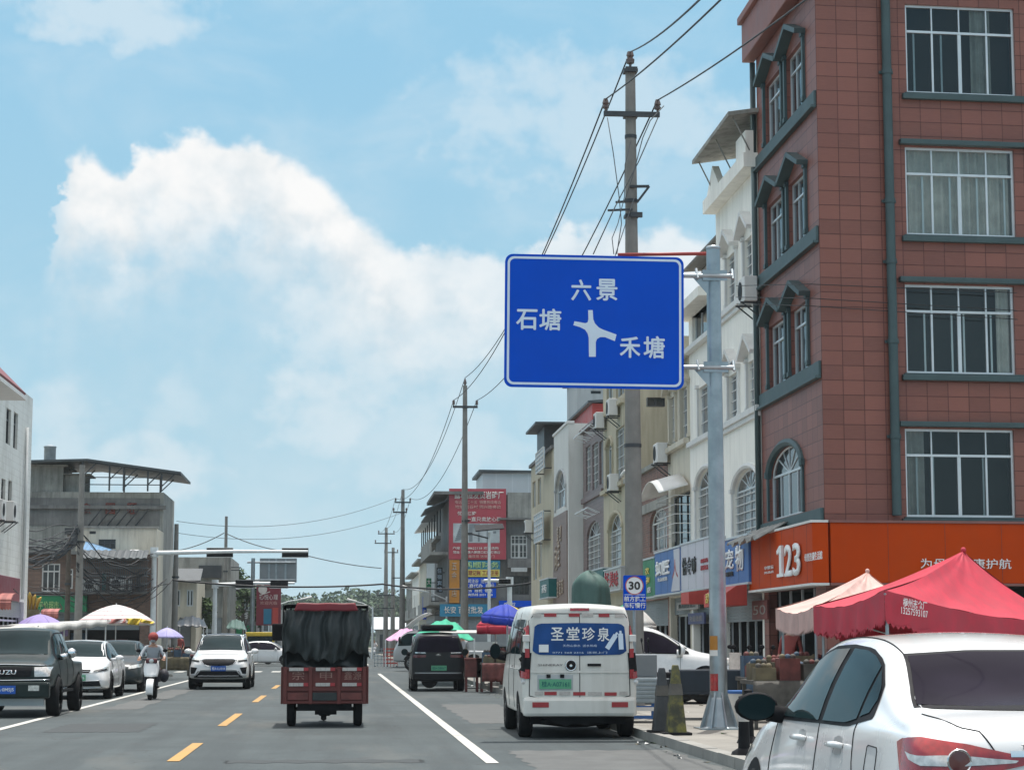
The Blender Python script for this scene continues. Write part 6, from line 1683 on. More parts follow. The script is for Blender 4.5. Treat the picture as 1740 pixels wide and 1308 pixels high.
# ------------------------------------------------------------------ dark green pickup at the left edge
PIC = [(0.00, .62, .92, 1.0, .80, .78, .6, .02), (0.04, .55, 1.0, 1.03, .85, .83, .7, .02), (1.70, .52, 1.0, 1.03, .86, .84, .7, .02), (1.78, .5, 1.02, 1.25, .86, .83, .62, .03), (1.88, .48, 1.04, 1.60, .865, .82, .60, .05, .02), (2.2, .47, 1.04, 1.685, .865, .82, .605, .05, .03), (2.8, .47, 1.04, 1.70, .865, .82, .61, .05, .03),
       (3.25, .47, 1.04, 1.68, .865, .82, .60, .05, .03), (3.45, .47, 1.03, 1.58, .865, .815, .60, .05, .02), (3.95, .48, 1.0, 1.15, .865, .80, .66, .03), (4.4, .5, .98, 1.10, .86, .79, .66, .03), (4.85, .5, .93, 1.06, .85, .78, .66, .03), (5.0, .52, .86, .98, .82, .76, .64, .03), (5.05, .56, .76, .86, .78, .72, .6, .03)]
p = gnd(83, 1213)
c = Car('pickup_truck', 'muddy dark green pickup truck at the left edge with a broad grille', (p.x - .56, 39.4 + 4.95, 0), math.pi, None, 'pickup')
c.body(PIC, 'car_green', creases=((2, .5), (4, .7), (6, .6)))
st_, sb_ = [(1.98, 1.5), (2.2, 1.575), (2.8, 1.585), (3.25, 1.57), (3.45, 1.5), (3.85, 1.15)], [(1.98, 1.1), (2.8, 1.09), (3.3, 1.08), (3.85, 1.07)]
c.side_glass([([(2.05, 1.5), (2.2, 1.55), (2.65, 1.555)], [(2.03, 1.12), (2.3, 1.115), (2.65, 1.11)]), ([(2.76, 1.555), (3.22, 1.545), (3.42, 1.48), (3.72, 1.17)], [(2.76, 1.11), (3.2, 1.1), (3.5, 1.1), (3.74, 1.095)])], 'car_glass', .009, (st_, sb_))
c.patch('windscreen', [(-.56, 1.60), (0, 1.62), (.56, 1.60)], [(-.70, 1.16), (0, 1.175), (.70, 1.16)], 'F', 'car_glass', .007, 16, 8)
c.patch('grille', [(-.50, .93), (.50, .93)], [(-.46, .75), (.46, .75)], 'F', 'black_plastic', .012, 12, 4)
c.seam([(-.78, .955), (0, .975), (.78, .955)], 'F', 'grille_trim', .012, .012, 'chrome'); c.seam([(-.80, .70), (0, .69), (.80, .70)], 'F', 'bumper_trim', .014, .02, 'chrome')
pz = c.hit(0, .85, 'F', .02)
lettering('ISUZU', c.Mx @ Tm((0, pz.y + .01, 0), math.pi), 0, .84, .42, .085, M['chrome'], c.t, -.01, .01, .02, 'emblem_lettering')
for sd in (-1, 1):
    c.patch('headlight', [(sd * .80, .93), (sd * .53, .925)], [(sd * .80, .76), (sd * .54, .755)], 'F', 'lamp_clear', .014, 6, 4)
    mb = MB(c.Mx); mb.bar((sd * .82, 1.9, .46), (sd * .84, 3.6, .46), .1, .05); mb.build('side_step', M['black_plastic'], c.t)
mb = MB(c.Mx); mb.box(-.83, 4.95, .36, .83, 5.16, .66); bmp = mb.build('bumper', M['car_green'], c.t, bevel=.04)
MB(c.Mx).box(-.7, 4.8, .22, .7, 4.9, .36).build('skid_plate', M['car_silver'], c.t)
for sd in (-1, 1): MB(c.Mx).box(sd * .45, 5.155, .5, sd * .65, 5.17, .6).build('fog_lamp', M['headlight'], c.t)
c.plate(0, .52, 5.17, 'F', 'plate_blue', '桂A·0M5J5', .44, .15)
c.wheels((0.95, 4.05), 1.56, 0.37, 0.24); c.mirror(3.55, 1.18, 1.02, 'chrome', (0.1, 0.08, 0.1))
for k in 'LR': c.seam([(2.70, .5), (2.71, 1.1)], k); c.seam([(3.72, .5), (3.76, 1.05)], k); c.seam([(1.84, .6), (1.86, 1.05)], k)
mb = MB(c.Mx); mb.box(-.55, 3.98, 1.155, -.25, 4.0, 1.17); mb.box(.05, 3.5, 1.45, .12, 3.52, 1.47); mb.build('sticker', M['trim_white'], c.t)

# ------------------------------------------------------------------ white van
def vstat(y, zt, k=1.0, zb=.3): return (y, zb, 1.08, zt, .865 * k, .845 * k, .70 * k, .06, .03)
VAN = [(0.0, .42, 1.06, 1.90, .80, .80, .66, .05, .02), (0.05, .34, 1.08, 1.96, .855, .835, .69, .06, .03), (0.25, .30, 1.08, 1.985, .865, .845, .70, .06, .03), vstat(1.2, 2.0), vstat(2.4, 2.0), vstat(3.2, 1.97), (3.6, .3, 1.06, 1.86, .865, .84, .69, .06, .03), (4.25, .3, .98, 1.15, .86, .82, .68, .04), (4.45, .32, .86, .98, .83, .78, .62, .04), (4.52, .4, .7, .8, .76, .7, .55, .04)]
p = gnd(975, 1250)
c = Car('parked_van', 'white delivery van seen from behind with a blue advert across its rear windows', (3.52, 30.2, 0), R(-0.6), None, 'van')
c.body(VAN, 'van_white', creases=((2, .6), (4, .3), (6, .6)))
rw = c.patch('rear_window', [(-.66, 1.62), (-.6, 1.665), (0, 1.675), (.6, 1.665), (.66, 1.62)], [(-.69, 1.27), (-.62, 1.215), (0, 1.20), (.62, 1.215), (.69, 1.27)], 'B', 'fascia_advert' if 'fascia_advert' in M else 'sign_edge', .010, 24, 8)
fv = Fac(c.Mx @ Tm((0, c.hit(0, 1.45, 'B', 0).y - .02, 0)))
for ch, x, z, w, h in (('圣', -.33, 1.515, .19, .19), ('堂', -.10, 1.52, .19, .19), ('珍', .13, 1.515, .19, .19), ('泉', .35, 1.51, .18, .2)): lettering(ch, fv.M, x, z, w, h, M['letter_white'], rw, -.003, 0, .012)
lettering('天然山泉水  送水热线', fv.M, .0, 1.345, .5, .035, M['sign_pale'], rw, -.003, 0); lettering('0771 568 2316  送货上门', fv.M, .0, 1.245, .8, .03, M['sign_pale'], rw, -.003, 0)
mb = MB(fv.M)
for (a, b) in (((.40, 1.30), (.53, 1.50)), ((.61, 1.29), (.60, 1.52))):
    a, b = V((a[0], -.004, a[1])), V((b[0], -.004, b[1])); d = (b - a); q = V((d.z, 0, -d.x)).normalized() * .035
    mb.quad(a - q, a + q, b + q, b - q); mb.quad(b - q * .5, b + q * .5, b + d * .18 + q * .45, b + d * .18 - q * .45)
mb.build('printed_bottles', M['sign_pale'], rw)
MB(fv.M).box(-.60, -.006, 1.25, -.46, -.003, 1.36).build('sticker', M['letter_white'], rw)
c.seam([(0, .60), (0, 1.80)], 'B', 'door_gap', .006); c.seam([(-.74, 1.70), (-.66, 1.81), (.66, 1.81), (.74, 1.70)], 'B', 'door_gap', .006); c.seam([(-.74, .62), (-.73, 1.1), (-.74, 1.70)], 'B', 'door_gap', .007); c.seam([(.74, .62), (.73, 1.1), (.74, 1.70)], 'B', 'door_gap', .007); c.seam([(-.74, .62), (-.6, .585), (.6, .585), (.74, .62)], 'B', 'door_gap', .006)
c.patch('door_rib', [(-.72, .985), (.72, .985)], [(-.72, .95), (.72, .95)], 'B', 'van_white', .016, 12, 2)
c.patch('high_brake_light', [(-.14, 1.885), (.14, 1.885)], [(-.14, 1.85), (.14, 1.85)], 'B', 'taillight', .018, 8, 2)
for (x0, x1, z, m) in ((-.52, -.34, 1.79, 'red_reflector'), (-.16, .0, 1.79, 'red_reflector'), (.28, .44, 1.785, 'red_reflector'), (.03, .20, 1.79, 'white_reflector'), (.52, .66, 1.78, 'white_reflector'), (-.68, -.56, 1.785, 'white_reflector'),
                       (-.52, -.34, .655, 'red_reflector'), (-.10, .08, .65, 'red_reflector'), (.36, .54, .645, 'red_reflector'), (-.66, -.54, .655, 'white_reflector'), (-.30, -.14, .655, 'white_reflector'), (.12, .32, .65, 'white_reflector'), (.58, .70, .655, 'white_reflector')):
    c.rect('reflector', x0, x1, z - .025, z + .025, 'B', m, .012, None, 4, 2)
for sd in (-1, 1):
    for z0, z1 in ((1.50, 1.64), (1.17, 1.30), (.87, 1.0)): c.rect('reflector', sd * .765 - .03, sd * .765 + .03, z0, z1, 'B', 'red_reflector', .012, None, 3, 3)
    tl = c.patch('taillight', [(sd * .845, 1.24), (sd * .80, 1.22)], [(sd * .85, .90), (sd * .79, .86)], 'B', 'black_plastic', .016, 5, 8)
    c.patch('taillight_wing', [(.02, 1.24), (.16, 1.26)], [(.02, .86), (.10, .92)], 'L' if sd < 0 else 'R', 'black_plastic', .012, 5, 6, tl)
    c.patch('lamp_lens', [(sd * .845, .98), (sd * .77, .96)], [(sd * .845, .88), (sd * .77, .86)], 'B', 'taillight', .02, 5, 4, tl)
    mb = MB(c.Mx); pp = c.hit(sd * .825, .82, 'B', .012); mb.lathe([(.035, pp.y - .004), (.0, pp.y - .012)], 14, (pp.x, 0, pp.z), 'y'); mb.build('reversing_lamp', M['lamp_clear'], tl)
    MB(c.Mx).box(sd * .58 - .12, -.058, .455, sd * .58 + .12, -.04, .53).build('bumper_reflector', M['red_reflector'], c.t)
    mb = MB(c.Mx); pp = c.hit(sd * .77, 1.45, 'B', .03); mb.box(pp.x - .05, pp.y - .02, pp.z - .05, pp.x + .05, pp.y + .04, pp.z + .05); mb.build('hinge', M['trim_white'], c.t, bevel=.008)
mb = MB(c.Mx); pp = c.hit(-.13, 1.06, 'B', .012); mb.lathe([(.085, pp.y), (.06, pp.y - .012), (.0, pp.y - .006)], 20, (pp.x, 0, pp.z), 'y'); mb.build('emblem', M['black_plastic'], c.t, smooth=True)
mb = MB(c.Mx); mb.lathe([(.088, pp.y - .002), (.08, pp.y - .014), (.072, pp.y - .008)], 20, (pp.x, 0, pp.z), 'y'); mb.build('emblem_ring', M['chrome'], c.t, smooth=True)
c.rect('handle', .11, .31, 1.045, 1.085, 'B', 'black_plastic', .03)
lettering('SHINERAY', c.Mx @ Tm((0, c.hit(-.42, 1.06, 'B', 0).y - .012, 0)), -.43, 1.065, .36, .03, M['steel_dark'], c.t, 0, .003, 0, 'emblem_lettering')
c.rect('plate_recess', -.62, -.10, .70, .92, 'B', 'car_silver', .004)
c.plate(-.36, .79, c.hit(-.36, .79, 'B', .02).y, 'B', 'plate_green', '桂A·A07161', .47, .14, 'fascia_teal')
for x in (-.46, -.26): MB(c.Mx).box(x - .03, c.hit(-.3, .9, 'B', .03).y, .88, x + .03, c.hit(-.3, .9, 'B', 0).y, .93).build('plate_lamp', M['black_plastic'], c.t)
mb = MB(c.Mx); mb.box(-.83, -.05, .32, .83, .22, .60); mb.build('bumper', M['van_white'], c.t, bevel=.05)
for sd in 'LR':
    c.patch('side_window', [(.35, 1.72), (1.45, 1.74)], [(.25, 1.22), (1.42, 1.22)], sd, 'car_glass', .008, 10, 5); c.patch('side_window', [(1.6, 1.74), (2.5, 1.74)], [(1.6, 1.22), (2.5, 1.22)], sd, 'car_glass', .008, 10, 5); c.patch('side_window', [(2.65, 1.74), (3.35, 1.70), (3.7, 1.45)], [(2.65, 1.22), (3.3, 1.2), (3.75, 1.2)], sd, 'car_glass', .008, 10, 5)
    c.seam([(1.52, .42), (1.52, 1.85)], sd); c.seam([(2.58, .42), (2.58, 1.85)], sd); c.seam([(.1, 1.0), (2.4, 1.0)], sd, 'side_crease', .008, 0, 'van_white'); c.patch('handle', [(1.62, 1.05), (1.8, 1.05)], [(1.62, 1.01), (1.8, 1.01)], sd, 'black_plastic', .02, 5, 2)
c.patch('windscreen', [(-.6, 1.85), (.6, 1.85)], [(-.7, 1.2), (.7, 1.2)], 'F', 'car_glass', .008, 12, 6)
c.wheels((0.72, 3.55), 1.50, 0.315, 0.2); c.mirror(3.65, 1.25, 1.0, 'black_plastic', (0.09, 0.08, 0.13))
mb = MB(c.Mx); mb.box(-.7, .3, .2, .7, 3.9, .32); mb.lathe([(.09, -.55), (.14, -.1), (.14, .1), (.09, .55)], 10, (0, .75, .27), 'x'); mb.build('underbody', M['black_plastic'], c.t)
mb = MB(c.Mx); mb.tube([(-.5, .02, .25), (-.5, .4, .25)], .03, 8); mb.add([(-.45, .06, .32), (.4, .06, .32), (.38, .06, .22), (.2, .06, .24), (.1, .06, .19), (-.05, .06, .23), (-.2, .06, .18), (-.42, .06, .25)], [list(range(8))]); mb.build('mud_flap', M['rubber'], c.t)

# ------------------------------------------------------------------ dark microvan with a roof box
p = gnd(744, 1174)
MIC = [(0.0, .40, .98, 1.5, .70, .72, .56, .05, .03), (0.05, .32, .99, 1.60, .755, .745, .58, .06, .03), (0.25, .27, 1.0, 1.68, .77, .75, .59, .06, .03), (1.2, .26, 1.0, 1.71, .775, .755, .60, .06, .03), (2.2, .26, .99, 1.70, .775, .755, .60, .06, .03), (2.7, .26, .97, 1.6, .775, .75, .59, .05, .03), (3.15, .27, .9, 1.08, .77, .73, .6, .04), (3.4, .3, .78, .9, .74, .68, .55, .04), (3.48, .38, .62, .7, .66, .58, .45, .04)]
c = Car('microvan', 'small black electric van driving ahead with a box on its roof and a green plate', (p.x, p.y - .15, 0), R(-0.5), None, 'van')
c.body(MIC, 'car_black', creases=((2, .6), (4, .4), (6, .6)))
c.patch('rear_window', [(-.53, 1.555), (0, 1.57), (.53, 1.555)], [(-.62, 1.12), (0, 1.10), (.62, 1.12)], 'B', 'car_glass_dark', .009, 14, 6)
for sd in (-1, 1):
    c.patch('taillight', [(sd * .70, 1.04), (sd * .34, 1.03)], [(sd * .71, .95), (sd * .36, .96)], 'B', 'tail_dark' if 'tail_dark' in M else 'taillight', .012, 8, 3)
    c.patch('rear_trim', [(sd * .66, 1.11), (sd * .36, 1.10)], [(sd * .66, 1.08), (sd * .36, 1.075)], 'B', 'chrome', .014, 8, 2)
pp = c.hit(0, 1.03, 'B', .012); mb = MB(c.Mx); mb.add([(-.09, pp.y, 1.03), (-.02, pp.y - .01, 1.05), (0, pp.y - .01, 1.065), (.02, pp.y - .01, 1.05), (.09, pp.y, 1.03), (0, pp.y - .004, 1.01)], [(0, 1, 2, 3, 4, 5)]); mb.build('emblem', M['chrome'], c.t)
c.plate(0.02, .66, c.hit(0, .66, 'B', .03).y - .01, 'B', 'plate_green', '桂A·D8867', .44, .14, 'fascia_teal')
mb = MB(c.Mx); mb.box(-.72, -.05, .30, .72, .2, .52); mb.build('bumper', M['black_plastic'], c.t, bevel=.05)
c.patch('bumper_trim', [(-.66, .535), (.66, .535)], [(-.66, .51), (.66, .51)], 'B', 'car_silver', .03, 10, 2)
for sd in 'LR': c.patch('side_window', [(.25, 1.5), (2.4, 1.52), (2.75, 1.3)], [(.25, 1.08), (1.5, 1.06), (2.8, 1.05)], sd, 'car_glass_dark', .009, 16, 5)
c.patch('windscreen', [(-.5, 1.58), (.5, 1.58)], [(-.6, 1.1), (.6, 1.1)], 'F', 'car_glass', .008, 12, 6)
c.wheels((0.55, 2.85), 1.34, 0.29, 0.19); c.mirror(2.55, 1.1, .9, 'black_plastic', (0.1, 0.08, 0.1))
mb = MB(c.Mx); mb.box(-.45, .35, 1.745, .45, 1.7, 1.89); mb.build('roof_box', M['black_plastic'], c.t, bevel=.05)
mb = MB(c.Mx)
for y in (.6, 1.4): mb.bar((-.55, y, 1.72), (.55, y, 1.72), .04)
mb.build('roof_rack', M['steel_dark'], c.t)
# ================================================================== left-hand side
M['wall_tiled'] = tiles('wall_tiled', (0.66, 0.67, 0.64), (0.5, 0.51, 0.49), 0.5, 0.25, 0.5, 0.5, 0.006, 0.03, 0.4, (0.36, 0.35, 0.31))
M['roof_tile'] = stripes('roof_tile', (0.22, 0.035, 0.045), (0.14, 0.02, 0.03), 0.22, 1, 0.6)
XL_ = -12.0
dN, dFar = 56.0, depth_at(44, XL_)
f = facL(XL_, dN); W = dFar - dN
b = thing('corner_house', 'white tiled three storey house with a red tiled eave at the left edge', 'building', (XL_, 70, 0))
H = f.z(44, 668); hs = []
for (xa, xb, ya, yb) in ((5, 13, 690, 752), (18, 25, 697, 760), (0, 7, 812, 880), (12, 18, 815, 878)):
    hs.append((f.u(xa), f.u(xb), f.z((xa + xb) / 2, yb), f.z((xa + xb) / 2, ya)))
hs.append((2, W - 0.8, 0.11, 2.9))
mb = MB(f.M); wall_face(mb, W, H, hs, 0.25); shell(mb, W, H, 10); mb.build('wall', M['wall_tiled'], b)
for h in hs[:-1]: window(b, f, *h, 0, 0.12, 2, 0.7, 'steel_dark', 'pane', 0.06)
fe_ = facL(XL_ + 1.25, dN); ue = fe_.u(36)
mb = MB(f.M); mb.add([(ue - 14, -1.25, H - 1.05), (ue, -1.25, H - 1.05), (ue - 0.4, 0, H + 0.2), (ue - 14, 0, H + 0.2)], [(0, 1, 2, 3)]); mb.build('tiled_eave', M['roof_tile'], b, solid=0.1)
mb = MB(f.M); mb.box(ue - 14, -1.3, H - 1.25, ue + 0.05, -0.003, H - 1.12); mb.build('eave_soffit', M['trim_white'], b)
mb = MB(f.M); mb.tube([(f.u(38), -0.08, 3), (f.u(38), -0.08, H - 1.3)], 0.06, 8); mb.build('drain_pipe', M['wall_pale'], b, smooth=True)
shop_front(b, f, 2, W - 0.8, 2.9, 2.4, 0.6, True, seed=41)
for px, py, lab in ((5, 890, 'left air conditioner of the pair on the white tiled house'), (24, 892, 'right air conditioner of the pair on the white tiled house')):
    ac_unit(f, facL(XL_ + .4, dN).u(px), f.z(px, py), lab, 0, 0.9, 0.7)
# dark red fascia, red awning, gilded ornament
t = thing('shop_sign', 'plain dark red fascia on the white tiled house at the left edge', 'shop sign', f.w(W - 4, -0.4, 3.1))
u1 = facL(XL_ + .9, dN).u(34, 1000); MB(f.M).box(u1 - 6, -0.9, f.z(20, 1026), u1, -0.01, f.z(20, 988)).build('panel', pm('fascia_dark_red', (0.18, 0.015, 0.03), 0.45, dirt=0.2), t, bevel=.02)
M['awning_stripe'] = stripes('awning_stripe', (0.42, 0.12, 0.10), (0.30, 0.07, 0.06), 0.3, 0, 0.7)
def hood_awning(Y, xa, xb, ya, yb, label, out=1.4):
    f_ = facF(at(xa, 1000, Y).x, Y); w = f_.u(xb); zt, zb = f_.z((xa + xb) / 2, ya), f_.z((xa + xb) / 2, yb)
    t = thing('hood_awning', label, 'awning', f_.w(w / 2, 0, zb))
    mb = MB(f_.M); mb.grid(lambda s, q: (w * s, -out * math.sin(q * math.pi / 2), zb + .3 + (zt - zb - .3) * math.cos(q * math.pi / 2)), 16, 6)
    mb.grid(lambda s, q: (w * s, -out, zb + .3 * q + .05 * abs(math.sin(s * 25)) * (1 - q)), 40, 2)
    mb.build('cover', M['awning_stripe'], t, solid=.02, smooth=True)
    mb = MB(f_.M)
    for u in (0, w): mb.bar((u, 0, zb + .3), (u, -out, zb + .3), .04); mb.bar((u, 0, zt), (u, -out * .7, zb + .7), .03)
    mb.build('rack', M['steel_dark'], t)
hood_awning(70, -8, 34, 1008, 1038, 'ribbed red awning under the dark red fascia')
hood_awning(96, 78, 110, 1034, 1052, 'small ribbed red awning before the green shop sign')
p = at(50, 1035, 86); t = thing('gilded_ornament', 'golden shop ornament of upright plumes beside the red awning', 'ornament', (p.x, 86, p.z))
M['gold'] = pm('gold', (0.42, 0.27, 0.06), 0.35, metal=0.6, var=0.2)
for k in range(5):
    x = p.x + (k - 2) * .14; hh = (.5, .65, .7, .6, .5)[k]
    MB().tube([(x, 86, p.z), (x + .03, 86, p.z + hh * .5), (x + (k - 2) * .05, 85.95, p.z + hh * .8), (x + (k - 2) * .1, 85.9, p.z + hh)], [.05, .07, .09, .02], 8).build('plume', M['gold'], t, smooth=True)
MB().box(p.x - .4, 85.85, p.z - 2.0, p.x + .4, 86.15, p.z).build('plinth', M['goods_d'], t)

# grey bare house with a steel canopy on the roof
Y = 116.0
f = facF(at(30, 900, Y).x, Y); W = f.u(277); H = f.z(200, 836)
b = thing('concrete_house', 'grey unfinished house with a dark steel canopy over its roof', 'building', f.w(W / 2, 0, 0))
hs = [(f.u(120), f.u(128), f.z(124, 880), f.z(124, 862))]
mb = MB(f.M); wall_face(mb, W, H, [], .2); shell(mb, W, H, 7.5); mb.build('wall', M['concrete'], b)
mb = MB(f.M); mb.box(-.1, -.25, H - .95, W + .15, -.003, H - .75); mb.build('band', M['concrete_dark'], b)
mb = MB(f.M); mb.box(f.u(45), .2, H, f.u(104), 4, f.z(70, 792)); mb.box(f.u(42), -.1, f.z(70, 792), f.u(112), 4.2, f.z(70, 789)); mb.box(f.u(104.5), .6, H, f.u(140), 3, f.z(120, 806)); mb.box(f.u(103), .4, f.z(120, 805.5), f.u(149), 3.2, f.z(120, 803)); mb.build('stair_head', M['concrete'], b)
mb = MB(f.M); mb.box(0.05, -.04, f.z(150, 893), W - .2, -.003, f.z(150, 846)); mb.build('weathered_panel', M['concrete_dark'], b)
M['letter_rust'] = pm('letter_rust', (0.17, 0.045, 0.035), 0.7, var=0.3, scale=3)
Mr = f.M @ Matrix.Translation((0, -.05, 0))
t = thing('faded_lettering', 'three faded dark red characters on the grey unfinished house', 'lettering', f.w(f.u(180), -.1, f.z(180, 875)))
for ch, x in (('鑫', 146), ('国', 187), ('旺', 224)): lettering(ch, Mr, f.u(x), f.z(x, 864), f.u(x + 8) - f.u(x - 8), .62, M['letter_rust'], t, -.06, .04, .02)
mb = MB(f.M)
for x in range(150, 232, 16): mb.bar((f.u(x), -.06, f.z(x, 893)), (f.u(x) + .7, -.5, f.z(x, 868)), .05); mb.bar((f.u(x) + .7, -.5, f.z(x, 868)), (f.u(x) + .7, 0, f.z(x, 862)), .05)
mb.build('strut', M['steel_dark'], t)
t = thing('roof_canopy', 'dark steel canopy on thin posts over the roof of the grey house', 'canopy', f.w(6, 2, H))
zp_, zl, zr = f.z(150, 784), f.z(45, 787), f.z(308, 806)
mb = MB(f.M); u0, um, u1 = f.u(30), f.u(150), f.u(308)
mb.add([(u0, -1.2, zl), (um, -1.2, zp_), (u1, -1.2, zr), (u1, 6.5, zr), (um, 6.5, zp_), (u0, 6.5, zl)], [(0, 1, 4, 5), (1, 2, 3, 4)])
mb.build('roof_sheet', M['tin_dark'], t, solid=.12)
mb = MB(f.M)
for x in (118, 141, 187, 195, 211, 252, 259, 275):
    y = (-.9, 4.5)[x in (118, 195, 259)]; zt = zp_ + (zr - zp_) * max(0, (x - 150) / 158); mb.bar((f.u(x), y, H), (f.u(x), y, zt), .09); mb.bar((f.u(x), y, zt - .9), (f.u(x) + .8, y, zt - .12), .06)
for z in (H + .35, H + .75): mb.bar((f.u(140), -.9, z), (f.u(278), -.9, z), .05)
mb.bar((um, -1, zp_ - .1), (u1, -1, zr - .1), .1); mb.build('post', M['steel_dark'], t)
p = f.w(f.u(77), 1.0, f.z(77, 789)); t = tag(MB().lathe([(.3, 0), (.33, .1), (.33, 1.0), (.36, 1.05), (.36, 1.1), (.1, 1.2), (.0, 1.2)], 20, tuple(p)).build('water_tank', M['steel_galv'], base=tuple(p), smooth='auto'), 'small round metal water tank on the roof of the grey house', 'water tank')
# cream low house with blue tin awning
Y = 111.0
f = facF(at(128, 950, Y).x, Y); W = f.u(266); H = f.z(200, 897)
b = thing('low_house', 'cream rendered house below the grey one with a dark window', 'building', f.w(W / 2, 0, 0)); hs = [(f.u(168), f.u(197), f.z(180, 932), f.z(180, 916)), (f.u(152), f.u(163), f.z(160, 907), f.z(160, 902))]
mb = MB(f.M); wall_face(mb, W, H, hs, .2); shell(mb, W, H, 4.5); mb.build('wall', M['wall_beige'], b)
window(b, f, *hs[0], 0, .1, 3, .6, 'steel_dark', 'pane_far', .06); window(b, f, *hs[1], 0, .1, 1, None, 'steel_dark', 'pane_far', .06)
mb = MB(f.M); mb.box(-.05, -.1, H, W + .1, .2, H + .1); mb.build('coping', M['concrete'], b)
M['tin_blue'] = stripes('tin_blue', (0.09, 0.24, 0.42), (0.07, 0.19, 0.34), 0.2, 0, .5)
t = thing('tin_awning', 'sloping blue tin awning against the cream rendered house', 'awning', f.w(3, -1, 4))
mb = MB(f.M); mb.add([(f.u(146), -.05, f.z(146, 920)), (f.u(232), -.05, f.z(232, 946)), (f.u(232), -2.2, f.z(232, 953)), (f.u(150), -2.2, f.z(150, 937))], [(0, 1, 2, 3)]); mb.build('roof_sheet', M['tin_blue'], t, solid=.06)
mb = MB(f.M); mb.prism([(f.u(150), f.z(150, 950)), (f.u(232), f.z(232, 957)), (f.u(232), f.z(232, 953)), (f.u(150), f.z(150, 938))], 'y', -2.15, -2.05); mb.build('front_sheet', M['tin_blue'], t)
mb = MB(f.M)
for x in (155, 228): mb.bar((f.u(x), -2.1, 0), (f.u(x), -2.1, f.z(x, 955)), .08)
mb.build('post', M['steel_dark'], t)
mb = MB(f.M); mb.box(f.u(224), -1.2, f.z(235, 948), f.u(243), -.5, f.z(235, 935)); tag(mb.build('water_tank', M['trim_white'], base=f.w(f.u(235), -.9, f.z(235, 948)), bevel=.1), 'white plastic tank on the ledge of the cream house', 'water tank')
# brown brick two storey house at the corner
Y = 106.0
M['brick_brown'] = tiles('brick_brown', (0.20, 0.125, 0.095), (0.16, 0.13, 0.11), .3, .1, .5, .8, .01, .2, .5, (.10, .08, .07))
f = facF(at(36, 950, Y).x, Y); W = f.u(258); H = f.z(100, 942)
b = thing('brick_house', 'brown brick corner house with white framed windows and a green shop sign', 'building', f.w(W / 2, 0, 0))
hs = [(f.u(73), f.u(104), f.z(90, 1005), f.z(90, 957)), (f.u(37.5), f.u(46), f.z(42, 992), f.z(42, 956)), (f.u(118), f.u(126), f.z(122, 1000), f.z(122, 966)), (f.u(152), f.u(168), f.z(160, 1004), f.z(160, 988)), (f.u(196), f.u(216), f.z(206, 1003), f.z(206, 978)), (.4, W - .5, .11, 2.9)]
mb = MB(f.M); wall_face(mb, W, H, hs, .2); shell(mb, W, H, 4.0); mb.build('wall', M['brick_brown'], b)
for h in hs[:-1]: window(b, f, *h, 0, .1, 3 if h[1] - h[0] > .6 else 1, .72, 'trim_white', 'pane', .07)
shop_front(b, f, .4, W - .5, 2.9, 2.2, .9, False, seed=44)
mb = MB(f.M); mb.box(-.1, -.5, H, W * .5, .3, H + .16); mb.box(f.u(36), -.2, f.z(80, 1008), f.u(128), -.003, f.z(80, 1005)); mb.build('ledge', M['concrete_dark'], b)
t = fascia(f, f.u(66), f.u(152), f.z(110, 1040), f.z(110, 1012), 'long green fascia on the brown brick corner house', 'fascia_green', .4, 0, 'concrete_dark')
lettering('平价超市', Fac(f.M @ Matrix.Translation((0, -.4, 0))).M, f.u(88), f.z(88, 1028), 1.0, .4, M['letter_lime'], t, -.02, .02)
t = thing('balcony_cage', 'grey barred balcony cage hanging on the brown brick house', 'cage', f.w(f.u(180), -.6, f.z(180, 1005)))
mb = MB(f.M); ua, ub = f.u(142), f.u(254); z0, z1 = f.z(190, 1006), f.z(190, 952)
for k in range(34): mb.bar((ua + (ub - ua) * k / 33, -1.0, z0), (ua + (ub - ua) * k / 33, -1.0, z1), .03)
for k in range(5): mb.bar((ua, -1.0, z0 + (z1 - z0) * k / 4), (ub, -1.0, z0 + (z1 - z0) * k / 4), .05); mb.bar((ua, -1.0, z0 + (z1 - z0) * k / 4), (ua, 0, z0 + (z1 - z0) * k / 4), .05); mb.bar((ub, -1.0, z0 + (z1 - z0) * k / 4), (ub, 0, z0 + (z1 - z0) * k / 4), .05)
mb.build('bars', M['wire_grey'], t)
MB(f.M).box(ua, -1.0, z0 - .1, ub, -.003, z0 - .02).build('floor_slab', M['concrete_dark'], t)
mb = MB(f.M); mb.grid(lambda s, q: (ua + (ub - ua) * s, -1.3 * q - .01, z1 + .5 - .45 * q + .03 * math.sin(s * 60)), 40, 2); mb.build('canopy', M['tin_dark'], t, solid=.05)
mb = MB(f.M)
for k, x in enumerate((158, 166, 178, 214, 222, 236)): mb.mi = k % 4; mb.box(f.u(x), -.8, z0, f.u(x + 6), -.4, z0 + .4 + .25 * (k % 3))
mb.build('stored_goods', [M['trim_white'], M['goods_b'], M['fascia_teal'], M['goods_a']], t)
for x, y, lab in ((160, 1003, 'air conditioner in the left of the balcony cage'), (205, 1002, 'air conditioner in the middle of the balcony cage')): ac_unit(f, f.u(x), f.z(x, y), lab, -.45, .8, .55)

